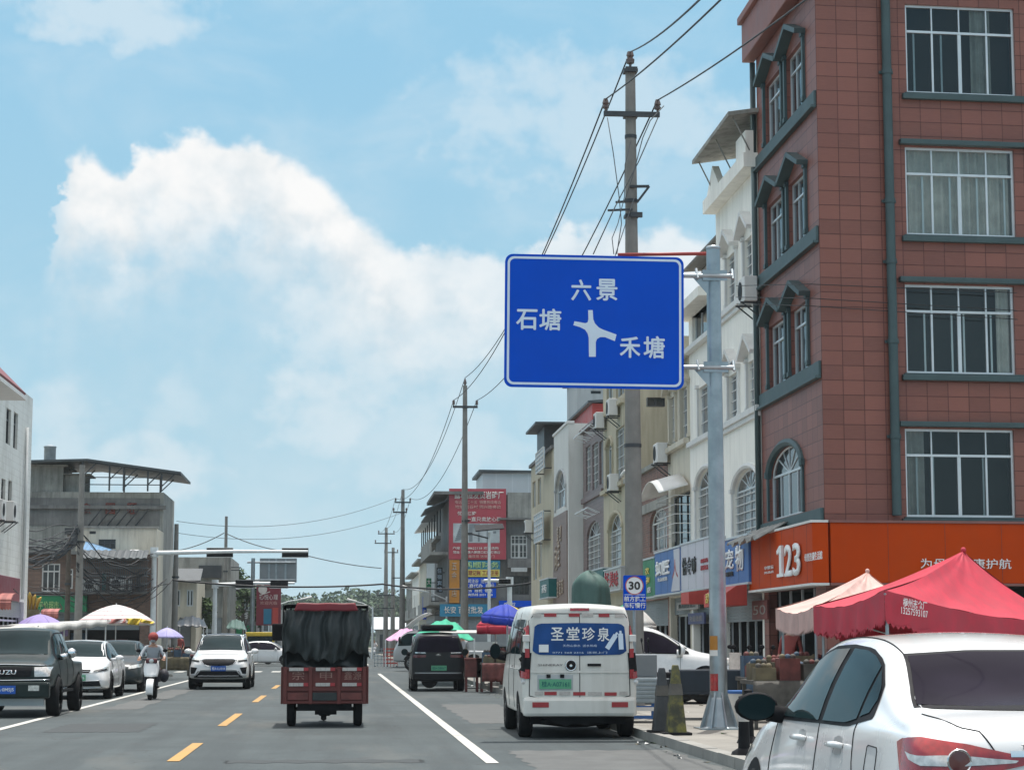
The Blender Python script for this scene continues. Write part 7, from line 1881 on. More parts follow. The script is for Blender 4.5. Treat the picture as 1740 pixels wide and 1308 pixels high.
# beyond the junction on the left
Y = 140.0
f = facF(at(296, 950, Y).x, Y, 0); W = f.u(390); H = f.z(350, 948)
b = thing('town_house', 'pale grey house with an overhanging upper storey beyond the traffic light', 'building', f.w(W / 2, 0, 0))
mb = MB(f.M); hs = [(f.u(345), f.u(352), f.z(350, 1002), f.z(350, 982)), (.3, W - .4, .1, 3.0)]
wall_face(mb, W, H - 1.6, hs, .2); shell(mb, W, H - 1.6, 10); mb.build('wall', M['concrete'], b)
MB(f.M).box(f.u(300), -1.6, H - 1.6, W + .2, 10, H).build('upper_storey', M['concrete'], b)
MB(f.M).box(f.u(342), -1.9, f.z(350, 983), f.u(380), -1.62, f.z(350, 962)).build('hoarding', M['steel_dark'], b)
window(b, f, *hs[0], 0, .1, 1, None, 'steel_dark', 'pane_far', .07); shop_front(b, f, .3, W - .4, 3.0, 2, 1.0, False, seed=45)
blade(387, 956, 976, 6, 139, 'small dark red upright sign on the pale grey house beyond the traffic light', 'tin_red', '米粉', 'letter_pale')
for (x0, x1, yt, Y_, m, lab, seed) in ((290, 336, 985, 128, 'wall_beige', 'small beige house left of the far pale traffic light mast', 46), (382, 438, 1000, 156, 'concrete_dark', 'dark house with a row of white characters over green shutters', 47)):
    f = facF(at(x0, 1000, Y_).x, Y_); W = f.u(x1); H = f.z((x0 + x1) / 2, yt); n = max(2, int(W / 1.5))
    b = thing('town_house', lab, 'building', f.w(W / 2, 0, 0)); hs = [(W * (k + .25) / n, W * (k + .75) / n, H - 1.6, H - .6) for k in range(n)] + [(.3, W - .3, .1, 2.7)]
    mb = MB(f.M); wall_face(mb, W, H, hs, .2); shell(mb, W, H, 8); mb.build('wall', M[m], b)
    for h in hs[:-1]: window(b, f, *h, 0, .1, 2, None, 'alu', 'pane_far', .07)
    shop_front(b, f, .3, W - .3, 2.7, 1.5, 1.6, False, seed=seed)
    mb = MB(f.M); mb.add([(-.3, -1.2, H - .1), (W + .3, -1.2, H - .1), (W + .3, 1, H + .7), (-.3, 1, H + .7)], [(0, 1, 2, 3)]); mb.build('roof', M['tin_dark'], b, solid=.08)
    if seed == 47:
        lettering('日用百货', f.M, W * .55, 3.35, W * .8, .5, M['letter_white'], b, -.05, .03, .01)
        for k in range(3): MB(f.M).box(W * (.05 + k * .33), -.06, .15, W * (.3 + k * .33), -.004, 2.6).build('shutter', M['fascia_green'], b)
Y = 150.0
f = facF(at(436, 1000, Y).x, Y); W = f.u(479)
t = thing('hoarding', 'dark red advertising hoarding with pale script beyond the junction', 'billboard', f.w(W / 2, 0, 0))
MB(f.M).box(0, 0, f.z(450, 1062), W, .3, f.z(450, 993)).build('panel', pm('hoarding_red', (0.22, 0.025, 0.04), .45, var=.08), t)
lettering('心悦心理', f.M, W * .5, f.z(450, 1014), W * .75, .4, M['letter_pale'], t, -.02, 0); lettering('欢迎光临', f.M, W * .5, f.z(450, 1024), W * .7, .25, M['letter_pink'], t, -.02, 0)
mb = MB(f.M); mb.lathe([(.32, -.02), (.0, -.03)], 18, (W * .25, 0, f.z(445, 1001)), 'y'); mb.bar((W * .12, -.02, f.z(445, 1011)), (W * .55, -.02, f.z(455, 1005)), .06); mb.build('emblem', M['letter_pale'], t)
MB(f.M).box(W * .3, -.03, f.z(450, 1060), W * .62, -.003, f.z(450, 1034)).build('picture', M['sign_teal'], t); MB(f.M).box(W * .66, -.03, f.z(450, 1060), W * .9, -.003, f.z(450, 1032)).build('picture', M['awning_red'], t)
mb = MB(f.M)
for u in (.3, W - .3): mb.bar((u, .4, 0), (u, .4, f.z(450, 1000)), .12)
mb.build('post', M['steel_dark'], t)
# fill houses right behind on the far left so the street does not end in open ground
for (x0, x1, yt, Y_, m, lab, seed) in ((255, 300, 1010, 190, 'concrete', 'low grey row behind the beige house', 51), (395, 480, 1035, 230, 'concrete_dark', 'low dark row under the far trees', 52)):
    f = facF(at(x0, 1000, Y_).x, Y_); W = f.u(x1); H = f.z((x0 + x1) / 2, yt)
    b = thing('town_house', lab, 'building', f.w(W / 2, 0, 0)); n = max(2, int(W / 2)); hs = [(W * (k + .25) / n, W * (k + .75) / n, .5 * H, .5 * H + 1) for k in range(n)]
    mb = MB(f.M); wall_face(mb, W, H, hs, .2); shell(mb, W, H, 8); mb.build('wall', M[m], b)
    for h in hs: window(b, f, *h, 0, .1, 2, None, 'alu', 'pane_far', .07)

# poles and cables on the left
def plain_pole(px, pyt, Y, label, m='pole_concrete', r=.14):
    p = at(px, VPY, Y); H = at(px, pyt, Y).z
    t = thing('utility_pole', label, 'utility pole', (p.x, Y, 0), 'poles on the left pavement')
    MB().tube([(p.x, Y, 0), (p.x, Y, H)], [r * 1.25, r * .75], 12).build('shaft', M[m], t, smooth='auto')
    MB().lathe([(r * 1.3, H * .62), (r * 1.3, H * .62 + .1)], 12, (p.x, Y, 0)).build('band', M['steel_dark'], t)
    return p.x, Y, H
plain_pole(132, 790, 101, 'tall concrete pole in front of the brown brick house', r=.17); plain_pole(113, 905, 102, 'shorter brown pole beside the tall concrete pole', 'bark', .13)
plain_pole(296, 890, 118, 'grey pole just right of the long traffic light mast', r=.16); plain_pole(381, 877, 133, 'pole with a pair of slanting stays above the traffic light', r=.12)
for (a, b_, lab) in (((381, 905), (302, 935), 'stay wire slanting left from the pole with stays'), ((382, 905), (480, 936), 'stay wire slanting right from the pole with stays'), ((500, 938), (648, 965), 'thin cable running right from the long traffic light arm')):
    cable(at(*a, 133), at(*b_, 133 if a[0] < 400 else 145), .15, lab, .03, 'wire_grey')
p = at(131, 905, 100.8); t = tag(MB().box(p.x - .55, 100.5, p.z - .1, p.x + .1, 100.8, p.z + .22).build('junction_box', M['steel_dark'], base=tuple(p)), 'black cable junction box on the tall concrete pole', 'junction box')
r_ = random.Random(12); mb = MB()
hub = at(132, 893, 100.7)
for k in range(46):                                         # slack service cables, too many to count
    if k < 26: a = at(r_.uniform(-30, 6), r_.uniform(884, 945), r_.uniform(84, 92)); b_ = hub + V((0, 0, r_.uniform(-.9, .2)))
    elif k < 40: a = hub + V((0, 0, r_.uniform(-2.6, .1))); b_ = at(r_.uniform(250, 262), r_.uniform(935, 1010), 105.6)
    else: a = at(40 + r_.uniform(0, 60), r_.uniform(985, 1010), 104); b_ = at(r_.uniform(235, 300), r_.uniform(950, 1000), 105)
    s = r_.uniform(.15, 1.5); w = r_.uniform(0, 6)
    mb.tube([a.lerp(b_, q / 14) - V((0, 0, s * 4 * (q / 14) * (1 - q / 14) + .12 * math.sin(q * .9 + w))) for q in range(15)], r_.choice((.016, .022, .035)), 4)
tag(mb.build('cable_tangle', M['wire'], smooth=True), 'tangle of slack black cables strung before the left houses', kind='stuff')
# ================================================================== people, carts, tents and small things
def person(name_label, pos, heading, pose, shirt, trousers, hair='hair', helmet=None, scale=1.0, group=None, mask=None):
    """one continuous skinned body; joints in metres, y forward"""
    Mx = Tm(pos, heading)
    t = thing('person', name_label, 'person', pos, group)
    J = pose
    ch = [('pelvis', 'belly'), ('belly', 'chest'), ('chest', 'neck'), ('neck', 'skull')]
    for s_ in 'lr':
        ch += [('chest', 'sh' + s_), ('sh' + s_, 'el' + s_), ('el' + s_, 'wr' + s_), ('pelvis', 'hip' + s_), ('hip' + s_, 'kn' + s_), ('kn' + s_, 'an' + s_), ('an' + s_, 'to' + s_)]
    rad = dict(pelvis=.135, belly=.125, chest=.135, neck=.055, skull=.05, shl=.065, shr=.065, ell=.045, elr=.045, wrl=.03, wrr=.03, hipl=.095, hipr=.095, knl=.06, knr=.06, anl=.042, anr=.042, tol=.04, tor=.04)
    keys = list(rad); me = bpy.data.meshes.new('body')
    me.from_pydata([Mx @ (V(J[k]) * scale) - V(pos) for k in keys], [(keys.index(a), keys.index(b)) for a, b in ch], [])
    o = bpy.data.objects.new('body', me); COL.objects.link(o); o.parent = t
    md = o.modifiers.new('skin', 'SKIN'); md.use_smooth_shade = True
    for k, v in zip(keys, me.skin_vertices[0].data): v.radius = (rad[k] * scale,) * 2; v.use_root = (k == 'pelvis')
    sb = o.modifiers.new('sub', 'SUBSURF'); sb.levels = sb.render_levels = 2
    apply_mods(o); me = o.data
    me.materials.clear()
    for m in (shirt, trousers, 'skin', 'black_plastic'): me.materials.append(M[m])
    reg = dict(pelvis=1, belly=0, chest=0, neck=2, skull=2, shl=0, shr=0, ell=0, elr=0, wrl=2, wrr=2, hipl=1, hipr=1, knl=1, knr=1, anl=1, anr=1, tol=3, tor=3)
    jp = {k: Mx @ (V(J[k]) * scale) - V(pos) for k in keys}
    for p in me.polygons:
        p.material_index = reg[min(keys, key=lambda k: (jp[k] - p.center).length - rad[k] * .6)]; p.use_smooth = True
    W = lambda v: Mx @ (V(v) * scale)
    hd = V(J['skull']) + V((0, .02, .09))
    def sphere(c, r, sc, m, nm, par=None):
        mb = MB(Mx); mb.ball(tuple(V(c) * scale), r * scale, 14, sc); return mb.build(nm, M[m], par or t, smooth=True)
    face = sphere(hd, .105, (.80, .95, 1.14), 'skin', 'head')
    sphere(hd + V((0, .098, -.01)), .018, (.8, 1.0, 1.2), 'skin', 'nose', face)
    for s_ in (-1, 1):
        sphere(hd + V((s_ * .035, .088, .012)), .012, (1.3, .6, .7), 'letter_black', 'eye', face); sphere(hd + V((s_ * .085, 0, -.005)), .024, (.4, .8, 1.2), 'skin', 'ear', face)
    if mask: sphere(hd + V((0, .045, -.05)), .066, (1, .95, .75), mask, 'face_mask', face)
    else: sphere(hd + V((0, .086, -.052)), .022, (1.2, .5, .3), 'letter_red', 'mouth', face)
    if helmet:
        mb = MB(Mx); mb.ball(tuple((hd + V((0, -.012, .035))) * scale), .135 * scale, 16, (.93, 1.05, .92)); mb.box(*(tuple((hd + V((-.075, .08, .03))) * scale) + tuple((hd + V((.075, .175, .042))) * scale))); mb.build('helmet', M[helmet], t, smooth=True)
    else: sphere(hd + V((0, -.022, .03)), .112, (.86, .95, 1.08), hair, 'hair')
    for s_, q in (('l', -1), ('r', 1)):
        a, b_ = V(J['el' + s_]), V(J['wr' + s_]); d = (b_ - a).normalized(); side = d.cross(V((0, 0, 1))).normalized(); dn = side.cross(d)
        mb = MB(Mx); k = scale
        mb.tube([b_ * k, (b_ + d * .04) * k, (b_ + d * .085) * k], [.028 * k, .04 * k, .034 * k], 8)
        for i in range(4):
            o_ = b_ + d * .08 + side * (.026 - i * .017); L = (.055, .07, .075, .06)[i]
            mb.tube([o_ * k, (o_ + d * L * .5) * k, (o_ + d * L * .8 - dn * -.02 - V((0, 0, .03))) * k], [.0095 * k, .009 * k, .007 * k], 6)
        th = b_ + d * .025 + side * q * -.03; mb.tube([th * k, (th + d * .04 - side * q * .02) * k, (th + d * .065 - side * q * .018 - V((0, 0, .015))) * k], [.011 * k, .01 * k, .008 * k], 6)
        mb.build('hand', M['skin'], t, smooth=True)
    return t
STAND = dict(pelvis=(0, 0, .92), belly=(0, .01, 1.08), chest=(0, 0, 1.30), neck=(0, .01, 1.47), skull=(0, .02, 1.55), shl=(-.18, 0, 1.38), shr=(.18, 0, 1.38), ell=(-.24, -.02, 1.12), elr=(.24, .02, 1.12), wrl=(-.24, .12, .92), wrr=(.25, .1, .9),
             hipl=(-.09, 0, .87), hipr=(.09, 0, .87), knl=(-.1, .04, .48), knr=(.11, -.02, .48), anl=(-.11, .0, .08), anr=(.12, -.06, .08), tol=(-.12, .14, .04), tor=(.14, .08, .04))
RIDE = dict(pelvis=(0, -.02, .80), belly=(0, .0, .95), chest=(0, .06, 1.17), neck=(0, .09, 1.32), skull=(0, .11, 1.39), shl=(-.18, .06, 1.25), shr=(.18, .06, 1.25), ell=(-.29, .2, 1.05), elr=(.29, .2, 1.05), wrl=(-.30, .42, .99), wrr=(.30, .42, .99),
            hipl=(-.1, 0, .77), hipr=(.1, 0, .77), knl=(-.15, .40, .70), knr=(.15, .40, .70), anl=(-.12, .34, .34), anr=(.12, .34, .34), tol=(-.13, .48, .30), tor=(.13, .48, .30))
for k, c_ in dict(shirt_grey=(.30, .33, .36), shirt_white=(.6, .6, .6), shirt_red=(.30, .06, .05), trousers_dark=(.03, .03, .04), trousers_maroon=(.10, .025, .03), hair=(.012, .01, .01), helmet_red=(.27, .045, .04), cloth_lilac=(.36, .34, .60), cloth_purple=(.30, .24, .50), cloth_pink=(.55, .30, .46),
                   cloth_white=(.50, .50, .48), cloth_yellow=(.62, .47, .06), cloth_blue=(.015, .04, .36), cloth_red=(.45, .026, .052), cloth_tan=(.56, .37, .33), tarp_green=(.02, .34, .20), tarp_teal=(.065, .125, .11), tarp_black=(.018, .023, .025), cart_red=(.125, .032, .028)).items():
    M[k] = pm(k, c_, .75, var=.14, scale=3, dirt=.15, dcol=tuple(x * .5 for x in c_))
M['tarp_black'] = pm('tarp_black', (.020, .027, .028), .58, var=.25, scale=5, bump=.01, bscale=9, dirt=.3, dcol=(.065, .06, .05))
M['bed_blue'] = pm('bed_blue', (.018, .03, .045), .5, var=.2, dirt=.3, dcol=(.06, .06, .06))
def scooter(pos, heading, label, shield='car_white', group=None):
    Mx = Tm(pos, heading); t = thing('scooter', label, 'scooter', pos, group)
    for y, nm in ((.62, 0), (-.58, 1)):
        mb = MB(Mx); mb.lathe([(.13, -.05), (.19, -.055), (.22, -.03), (.225, 0), (.22, .03), (.19, .055), (.13, .05)], 22, (0, y, .225), 'x'); w = mb.build('wheel', M['rubber'], t, smooth='auto')
        mb = MB(Mx); mb.lathe([(.14, -.03), (.03, -.045), (.03, .045), (.14, .03)], 14, (0, y, .225), 'x'); mb.build('rim', M['rim'], w)
    mb = MB(Mx); mb.grid(lambda s, q: ((.15 + .035 * math.sin(q * 3.1)) * math.sin((s - .5) * 2.6) , .60 - .11 * (1 - math.cos((s - .5) * 2.6)) - .16 * q, .56 + .38 * q), 12, 8); mb.build('front_shield', M[shield], t, solid=.03, smooth=True)
    mb = MB(Mx); mb.grid(lambda s, q: (.085 * math.sin((s - .5) * 3.0), .62 + .27 * math.cos(q * 2.4 - .4), .225 + .27 * math.sin(q * 2.4 - .4) + .02 * math.cos((s - .5) * 3.0)), 8, 10); mb.build('mudguard', M[shield], t, solid=.012, smooth=True)
    mb = MB(Mx); mb.box(-.17, -.05, .27, .17, .42, .33); mb.box(-.15, -.78, .42, .15, -.05, .68); mb.box(-.11, .3, .3, .11, .45, .85); mb.build('chassis', M['black_plastic'], t, bevel=.04)
    mb = MB(Mx); mb.box(-.14, -.72, .68, .14, 0.0, .77); mb.build('seat', M['trousers_maroon'], t, bevel=.04)
    mb = MB(Mx); mb.box(-.14, .36, .88, .14, .50, 1.0); h = mb.build('headlamp_cowl', M['trousers_maroon'], t, bevel=.04)
    MB(Mx).lathe([(.055, .505), (.0, .52)], 14, (0, 0, .94), 'y').build('headlight', M['headlight'], h)
    mb = MB(Mx); mb.tube([(-.34, .38, .99), (-.2, .42, 1.0), (0, .44, .98), (.2, .42, 1.0), (.34, .38, .99)], .017, 8); hb = mb.build('handlebar', M['steel_dark'], t, smooth=True)
    for s_ in (-1, 1):
        mb = MB(Mx); mb.tube([(s_ * .24, .42, 1.0), (s_ * .30, .42, 1.14)], .008, 6); mb.ball((s_ * .32, .42, 1.19), .06, 10, (1, .3, .75)); mb.build('mirror', M['black_plastic'], hb, smooth=True)
        mb = MB(Mx); mb.tube([(s_ * .075, .62, .225), (s_ * .075, .5, .62)], .025, 8); mb.build('fork', M['steel_dark'], t, smooth=True)
    MB(Mx).bar((-.10, .56, .52), (.10, .56, .52), .03).build('grille_bar', M['black_plastic'], t)
    return t
p = gnd(255, 1189)
scooter((p.x, p.y + .62, 0), math.pi, 'white fronted electric scooter ridden towards us along the edge line')
person('rider in grey top and red helmet on the white fronted scooter', (p.x, p.y + .62, 0), math.pi, RIDE, 'shirt_grey', 'trousers_dark', helmet='helmet_red', mask='shirt_grey')
mbag = MB(Tm((p.x, p.y + .62, 0))); mbag.ball((.27, .02, .58), .15, 12, (.8, 1.3, 1.1)); tag(mbag.build('bag', M['trousers_dark'], base=(p.x + .27, p.y + .6, .5), smooth=True), 'black bag hanging on the side of the white fronted scooter', 'bag')
for (px, py, lab, sh) in ((636, 1112, 'small scooter beyond the cargo tricycle on its right', 'car_white'), (302, 1136, 'dark parked scooter left of the oncoming crossover', 'trousers_maroon'), (318, 1138, 'second dark scooter left of the oncoming crossover', 'black_plastic')):
    p = gnd(px, py)
    scooter((p.x, p.y, 0), math.pi if px > 400 else R(70), lab, sh, 'scooters at the junction')
    if px > 400: person('rider in white top on the far scooter beyond the cargo tricycle', (p.x, p.y, 0), math.pi, RIDE, 'shirt_white', 'trousers_dark')
for (px, py, sh, tr, lab, hd) in ((290, 1128, 'shirt_white', 'trousers_dark', 'person in pale top under the lilac umbrella', 200), (305, 1128, 'shirt_red', 'trousers_dark', 'person in red top under the lilac umbrella', 170), (786, 1146, 'shirt_grey', 'trousers_dark', 'bare headed person beside the green canopy', 160), (214, 1128, 'shirt_grey', 'trousers_dark', 'person in grey top under the long white awning', 90), (1345, 1190, 'shirt_red', 'trousers_dark', 'stall keeper in dark red top under the tents', 150), (1178, 1163, 'shirt_grey', 'trousers_dark', 'shopper in grey top by the shop doors left of the sign pole', 20), (1306, 1170, 'trousers_dark', 'trousers_dark', 'shopper in dark clothes before the red house door', 200), (1296, 1172, 'shirt_white', 'trousers_maroon', 'shopper in white top before the red house door', 60), (345, 1122, 'shirt_grey', 'trousers_dark', 'person in grey top beyond the oncoming crossover', 120)):
    p = gnd(px, py, .11); person(lab, (p.x, p.y, .11 if abs(p.x) > 5 else 0), R(hd), STAND, sh, tr)

# ------------------------------------------------------------------ cargo tricycle ahead
YT = 33.8
p = gnd(551, 1235)
tx = p.x; Mx = Tm((tx, p.y, 0))
t = thing('cargo_tricycle', 'rusty red cargo tricycle with a black tarpaulin hood seen from behind', 'cargo tricycle', (tx, p.y, 0))
w, zb, zt, L = .685, .38, .99, 1.9
mb = MB(Mx); mb.box(-w, 0.05, zb, w, L, zb + .06); mb.box(-w, .05, zb + .06, -w + .03, L, zt); mb.box(w - .03, .05, zb + .06, w, L, zt); mb.box(-w, L, zb, w, L + .03, zt)
for s_ in (-1, 1):
    for y in (.1, .95, L - .05): mb.box(s_ * (w + .02) - .02, y - .03, zb, s_ * (w + .02) + .02, y + .03, zt)
mb.build('cargo_bed', M['cart_red'], t, bevel=.006)
mb = MB(Mx); mb.box(-w + .01, .0, zb + .02, w - .01, .04, zt - .02)
for x in (-w + .03, -.235, .235, w - .03): mb.box(x - .03, -.03, zb, x + .03, -.001, zt)
for z in (zb + .03, zb + .235, zb + .27, zt - .03): mb.box(-w, -.022, z - .02, w, -.002, z + .02)
tg = mb.build('tailgate', M['cart_red'], t, bevel=.005)
for x in (-.44, .0, .44):
    for z, h in ((zt - .04, .055), (.70, .055)):
        for k in range(4): MB(Mx).box(x - .15 + k * .08, -.036, z - h / 2, x - .15 + (k + 1) * .08 - .002, -.031, z + h / 2).build('reflector', M['white_reflector' if k % 4 != 3 else 'red_reflector'], tg)
M['letter_dim'] = pm('letter_dim', (.30, .16, .13), .6, var=.3, scale=8)
for ch, x in (('宗', -.44), ('申', .02), ('鑫源', .46)): lettering(ch, Mx, x, .845, .2 if len(ch) == 1 else .28, .14, M['letter_dim'], tg, -.008, 0)
MB(Mx).box(-.2, -.04, .44, .2, -.025, .57).build('licence_plate', M['tarp_black'], t)
for s_ in (-1, 1): MB(Mx).box(s_ * .44 - .17, -.034, .45, s_ * .44 + .17, -.024, .56).build('tail_panel', M['taillight' if 0 else 'goods_a'], t)
zh = 2.0
mb = MB(Mx)
for s_ in (-1, 1):
    mb.tube([(s_ * (w - .03), .1, zt), (s_ * (w - .03), .1, 1.75), (s_ * (w - .12), .1, zh - .04)], .02, 6); mb.tube([(s_ * (w - .03), L, zt), (s_ * (w - .03), L, 1.75), (s_ * (w - .12), L, zh - .04)], .02, 6)
mb.build('hood_frame', M['steel_dark'], t)
rr = random.Random(5); ph = [rr.uniform(0, 6) for _ in range(6)]
def folds(s, q):
    f_ = .5 + .5 * q
    return .035 * math.sin(s * 31 + ph[0] + 2.2 * math.sin(q * 3)) * f_ + .022 * math.sin(s * 57 + ph[1] + 3 * q) + .03 * math.sin(s * 13 - q * 6 + ph[2]) * q + .05 * max(0, q - .72) * math.sin(s * 9 + 1)
def hood(s, q):                                    # rear curtain, gathered and bulging at its hem
    x = -w - .01 + (2 * w + .06) * s
    hem = 1.13 + .07 * math.sin(s * 8.2 + .6) + .04 * math.sin(s * 17) + .03 * math.sin(s * 41)
    return (x + .02 * math.sin(q * 9 + s * 4), .02 + folds(s, q) - .06 * math.sin(q * math.pi), 1.92 - (1.92 - hem) * q)
mb = MB(Mx); mb.grid(hood, 90, 30); mb.build('rear_curtain', M['tarp_black'], t, solid=.01, smooth=True)
mb = MB(Mx)                                        # side curtains, front sheet and a black sheet added to darken the inside of the hood
for s_ in (-1, 1): mb.grid(lambda s, q: (s_ * (w + .0 + .015 * math.sin(s * 40)), .05 + s * (L - .02), 1.93 - .98 * q), 40, 4)
mb.grid(lambda s, q: (-w + 2 * w * s, L, 1.95 - 1.0 * q), 10, 4)
mb.grid(lambda s, q: (-w + .04 + (2 * w - .08) * s, .10 + .06 * math.sin(s * 14) + .5 * (1 - q), 1.5 - .55 * q + .06 * math.sin(s * 11)), 30, 6)
mb.build('side_curtain', M['tarp_black'], t, solid=.008, smooth=True)
mb = MB(Mx)
def roof(s, q):
    a = (s - .5) * 2; x = (w + .02) * max(-1, min(1, a * 1.25)); z = zh - .02 + .04 * math.cos(a * 1.5) - max(0, abs(a) - .8) * 4.2
    return (x + .01 * math.sin(q * 25), .0 + q * (L + .25), z + .015 * math.sin(q * 19 + s * 7))
mb.grid(roof, 40, 24); mb.build('hood_cover', M['tarp_black'], t, solid=.012, smooth=True)
mb = MB(Mx)
def strip(s, q): return (-.52 + 1.06 * s + .05 * (.5 - s) * 2 * (1 - q), -.05 - .02 * q, 2.04 - .13 * q + .004 * math.sin(s * 14))
mb.grid(strip, 24, 4); mb.build('red_flap', pm('flap_red', (.17, .012, .02), .6), t, solid=.012, smooth=True)
mb = MB(Mx)
for s_ in (-1, 1):
    z0, z1, xa, xb = (1.42, 1.72, -.95, -.73) if s_ < 0 else (1.43, 1.70, .71, .78)
    mb = MB(Mx); mb.box(xa, L + .3, z0, xb, L + .36, z1); mi = mb.build('mirror', M['black_plastic'], t, bevel=.02); mb = MB(Mx); mb.tube([(xa if s_ > 0 else xb, L + .33, z1 - .1), (s_ * .45, L + .4, 1.5)], .014, 6); mb.build('mirror_arm', M['steel_dark'], mi)
for s_ in (-1, 1):
    mb = MB(Mx); mb.lathe([(.17, -.06), (.24, -.075), (.275, -.06), (.285, -.03), (.285, .03), (.275, .06), (.24, .075), (.17, .06)], 24, (s_ * .555, .55, .285), 'x'); wh = mb.build('wheel', M['rubber'], t, smooth='auto')
    mb = MB(Mx); mb.lathe([(.18, -.05), (.06, -.03), (.06, .03), (.18, .05)], 16, (s_ * .555, .55, .285), 'x'); mb.build('rim', M['rim'], wh)
mb = MB(Mx); mb.lathe([(.17, -.04), (.25, -.05), (.275, 0), (.25, .05), (.17, .04)], 22, (-.03, L + .9, .275), 'x'); mb.build('wheel', M['rubber'], t, smooth='auto')
mb = MB(Mx); mb.tube([(-.5, .55, .285), (.5, .55, .285)], .035, 10); mb.lathe([(.05, -.16), (.12, -.08), (.12, .08), (.05, .16)], 14, (0, .55, .285), 'x'); mb.bar((-.3, .1, .33), (-.3, L, .33), .06); mb.bar((.3, .1, .33), (.3, L, .33), .06); mb.box(-.16, .2, .2, .2, .6, .33); mb.box(-.45, .06, .27, .45, .1, .38); mb.build('chassis', M['black_plastic'], t)
mb = MB(Mx); mb.box(-.35, L + .1, .45, .35, L + .75, .95); mb.tube([(-.03, L + .9, .275), (-.03, L + .7, 1.1)], .04, 8); mb.tube([(-.4, L + .62, 1.12), (.4, L + .62, 1.12)], .02, 8); mb.build('cab', M['cart_red'], t, bevel=.03)

# ------------------------------------------------------------------ umbrellas, tents and awnings
def parasol(px, pyt, pyb, wpx, Y, cols, label, n=8, pole=True, z0=.11, sagf=.25, flap=.0, group='market umbrellas', tilt=0):
    a = at(px, pyb, Y); top = at(px, pyt, Y).z; r = wpx / 2 * Y / F; zb_ = a.z
    t = thing('parasol', label, 'umbrella', (a.x, Y, z0), group)
    mb = MB(); seg = n * 6
    for k in range(n):
        mb.mi = k % len(cols)
        def fn(s, q):
            an = 2 * math.pi * (k + s) / n; rad = r * q * (1 - .05 * math.sin(s * math.pi) * q)
            z = top - (top - zb_) * (q ** 1.9 * (1 - sagf) + sagf * q) - .05 * math.sin(s * math.pi) * q * r * .4
            return (a.x + rad * math.cos(an), Y + rad * math.sin(an), z + tilt * rad * math.cos(an))
        mb.grid(fn, 6, 8)
        if flap: mb.grid(lambda s, q: (lambda P: (P[0], P[1], P[2] - flap * q))(fn(s, 1.0)), 6, 2)
    mb.build('canopy', [M[c] for c in cols], t, smooth=True, solid=.006)
    mb = MB()
    for k in range(n):
        an = 2 * math.pi * k / n; mb.tube([(a.x, Y, top - .05), (a.x + r * .5 * math.cos(an), Y + r * .5 * math.sin(an), top - (top - zb_) * .32 - .03), (a.x + r * .98 * math.cos(an), Y + r * .98 * math.sin(an), zb_ - .01)], .008, 4)
    mb.build('ribs', M['steel_dark'], t)
    if pole: MB().tube([(a.x, Y, z0), (a.x, Y, top + .06)], .022, 8).build('shaft', M['steel_white'], t, smooth='auto'); MB().lathe([(.25, z0), (.22, z0 + .1), (.05, z0 + .12), (.0, z0 + .12)], 14, (a.x, Y, 0)).build('base', M['concrete'], t)
    return t
M['stripe_pale'] = stripes('stripe_pale', (.62, .60, .58), (.55, .30, .33), .16, 2, .7, .8)
parasol(197, 1027, 1056, 128, 88, ['stripe_pale'], 'large pale striped market umbrella on the left pavement', 10, flap=.12)
parasol(284, 1066, 1083, 56, 78, ['cloth_lilac'], 'lilac umbrella behind the scooter rider', 8)
parasol(68, 1043, 1066, 92, 80, ['cloth_purple'], 'purple umbrella behind the green pickup', 6, flap=.3)
parasol(862, 1026, 1050, 88, 58, ['cloth_blue'] * 7 + ['cloth_yellow'], 'blue and red beach umbrella left of the white van', 8, flap=.2, tilt=-.12)
parasol(842, 1042, 1062, 64, 61, ['cloth_red', 'cloth_red', 'cloth_pink'], 'small faded red umbrella below the blue and red one', 6, flap=.25)
parasol(1068, 1024, 1062, 96, 46, ['cloth_white', 'cloth_white', 'cloth_white', 'cart_red', 'fascia_green', 'cloth_white'], 'white umbrella with red and green panels right of the white van', 8, flap=.08)
# yellow rain cover slung beside the striped umbrella
for (pts, m, lab) in (([(182, 1052), (214, 1050), (214, 1058), (184, 1059)], 'awning_stripe', 'red striped flap hanging under the pale striped umbrella'), ([(214, 1050), (240, 1050), (236, 1062), (216, 1060)], 'cloth_yellow', 'yellow cloth flap hanging under the pale striped umbrella'), ([(236, 1050), (262, 1056), (260, 1060), (238, 1057)], 'cloth_yellow', 'pale yellow flap end near the traffic light mast')):
    P = [at(x, y, 86.5) for x, y in pts]
    tag(MB().grid(lambda s, q: tuple((P[0].lerp(P[1], s)).lerp(P[3].lerp(P[2], s), q) + V((0, .15 * math.sin(s * 9 + q * 3), 0))), 12, 5).build('cloth_flap', M[m], base=tuple(P[0]), solid=.01, smooth=True), lab, 'cloth')
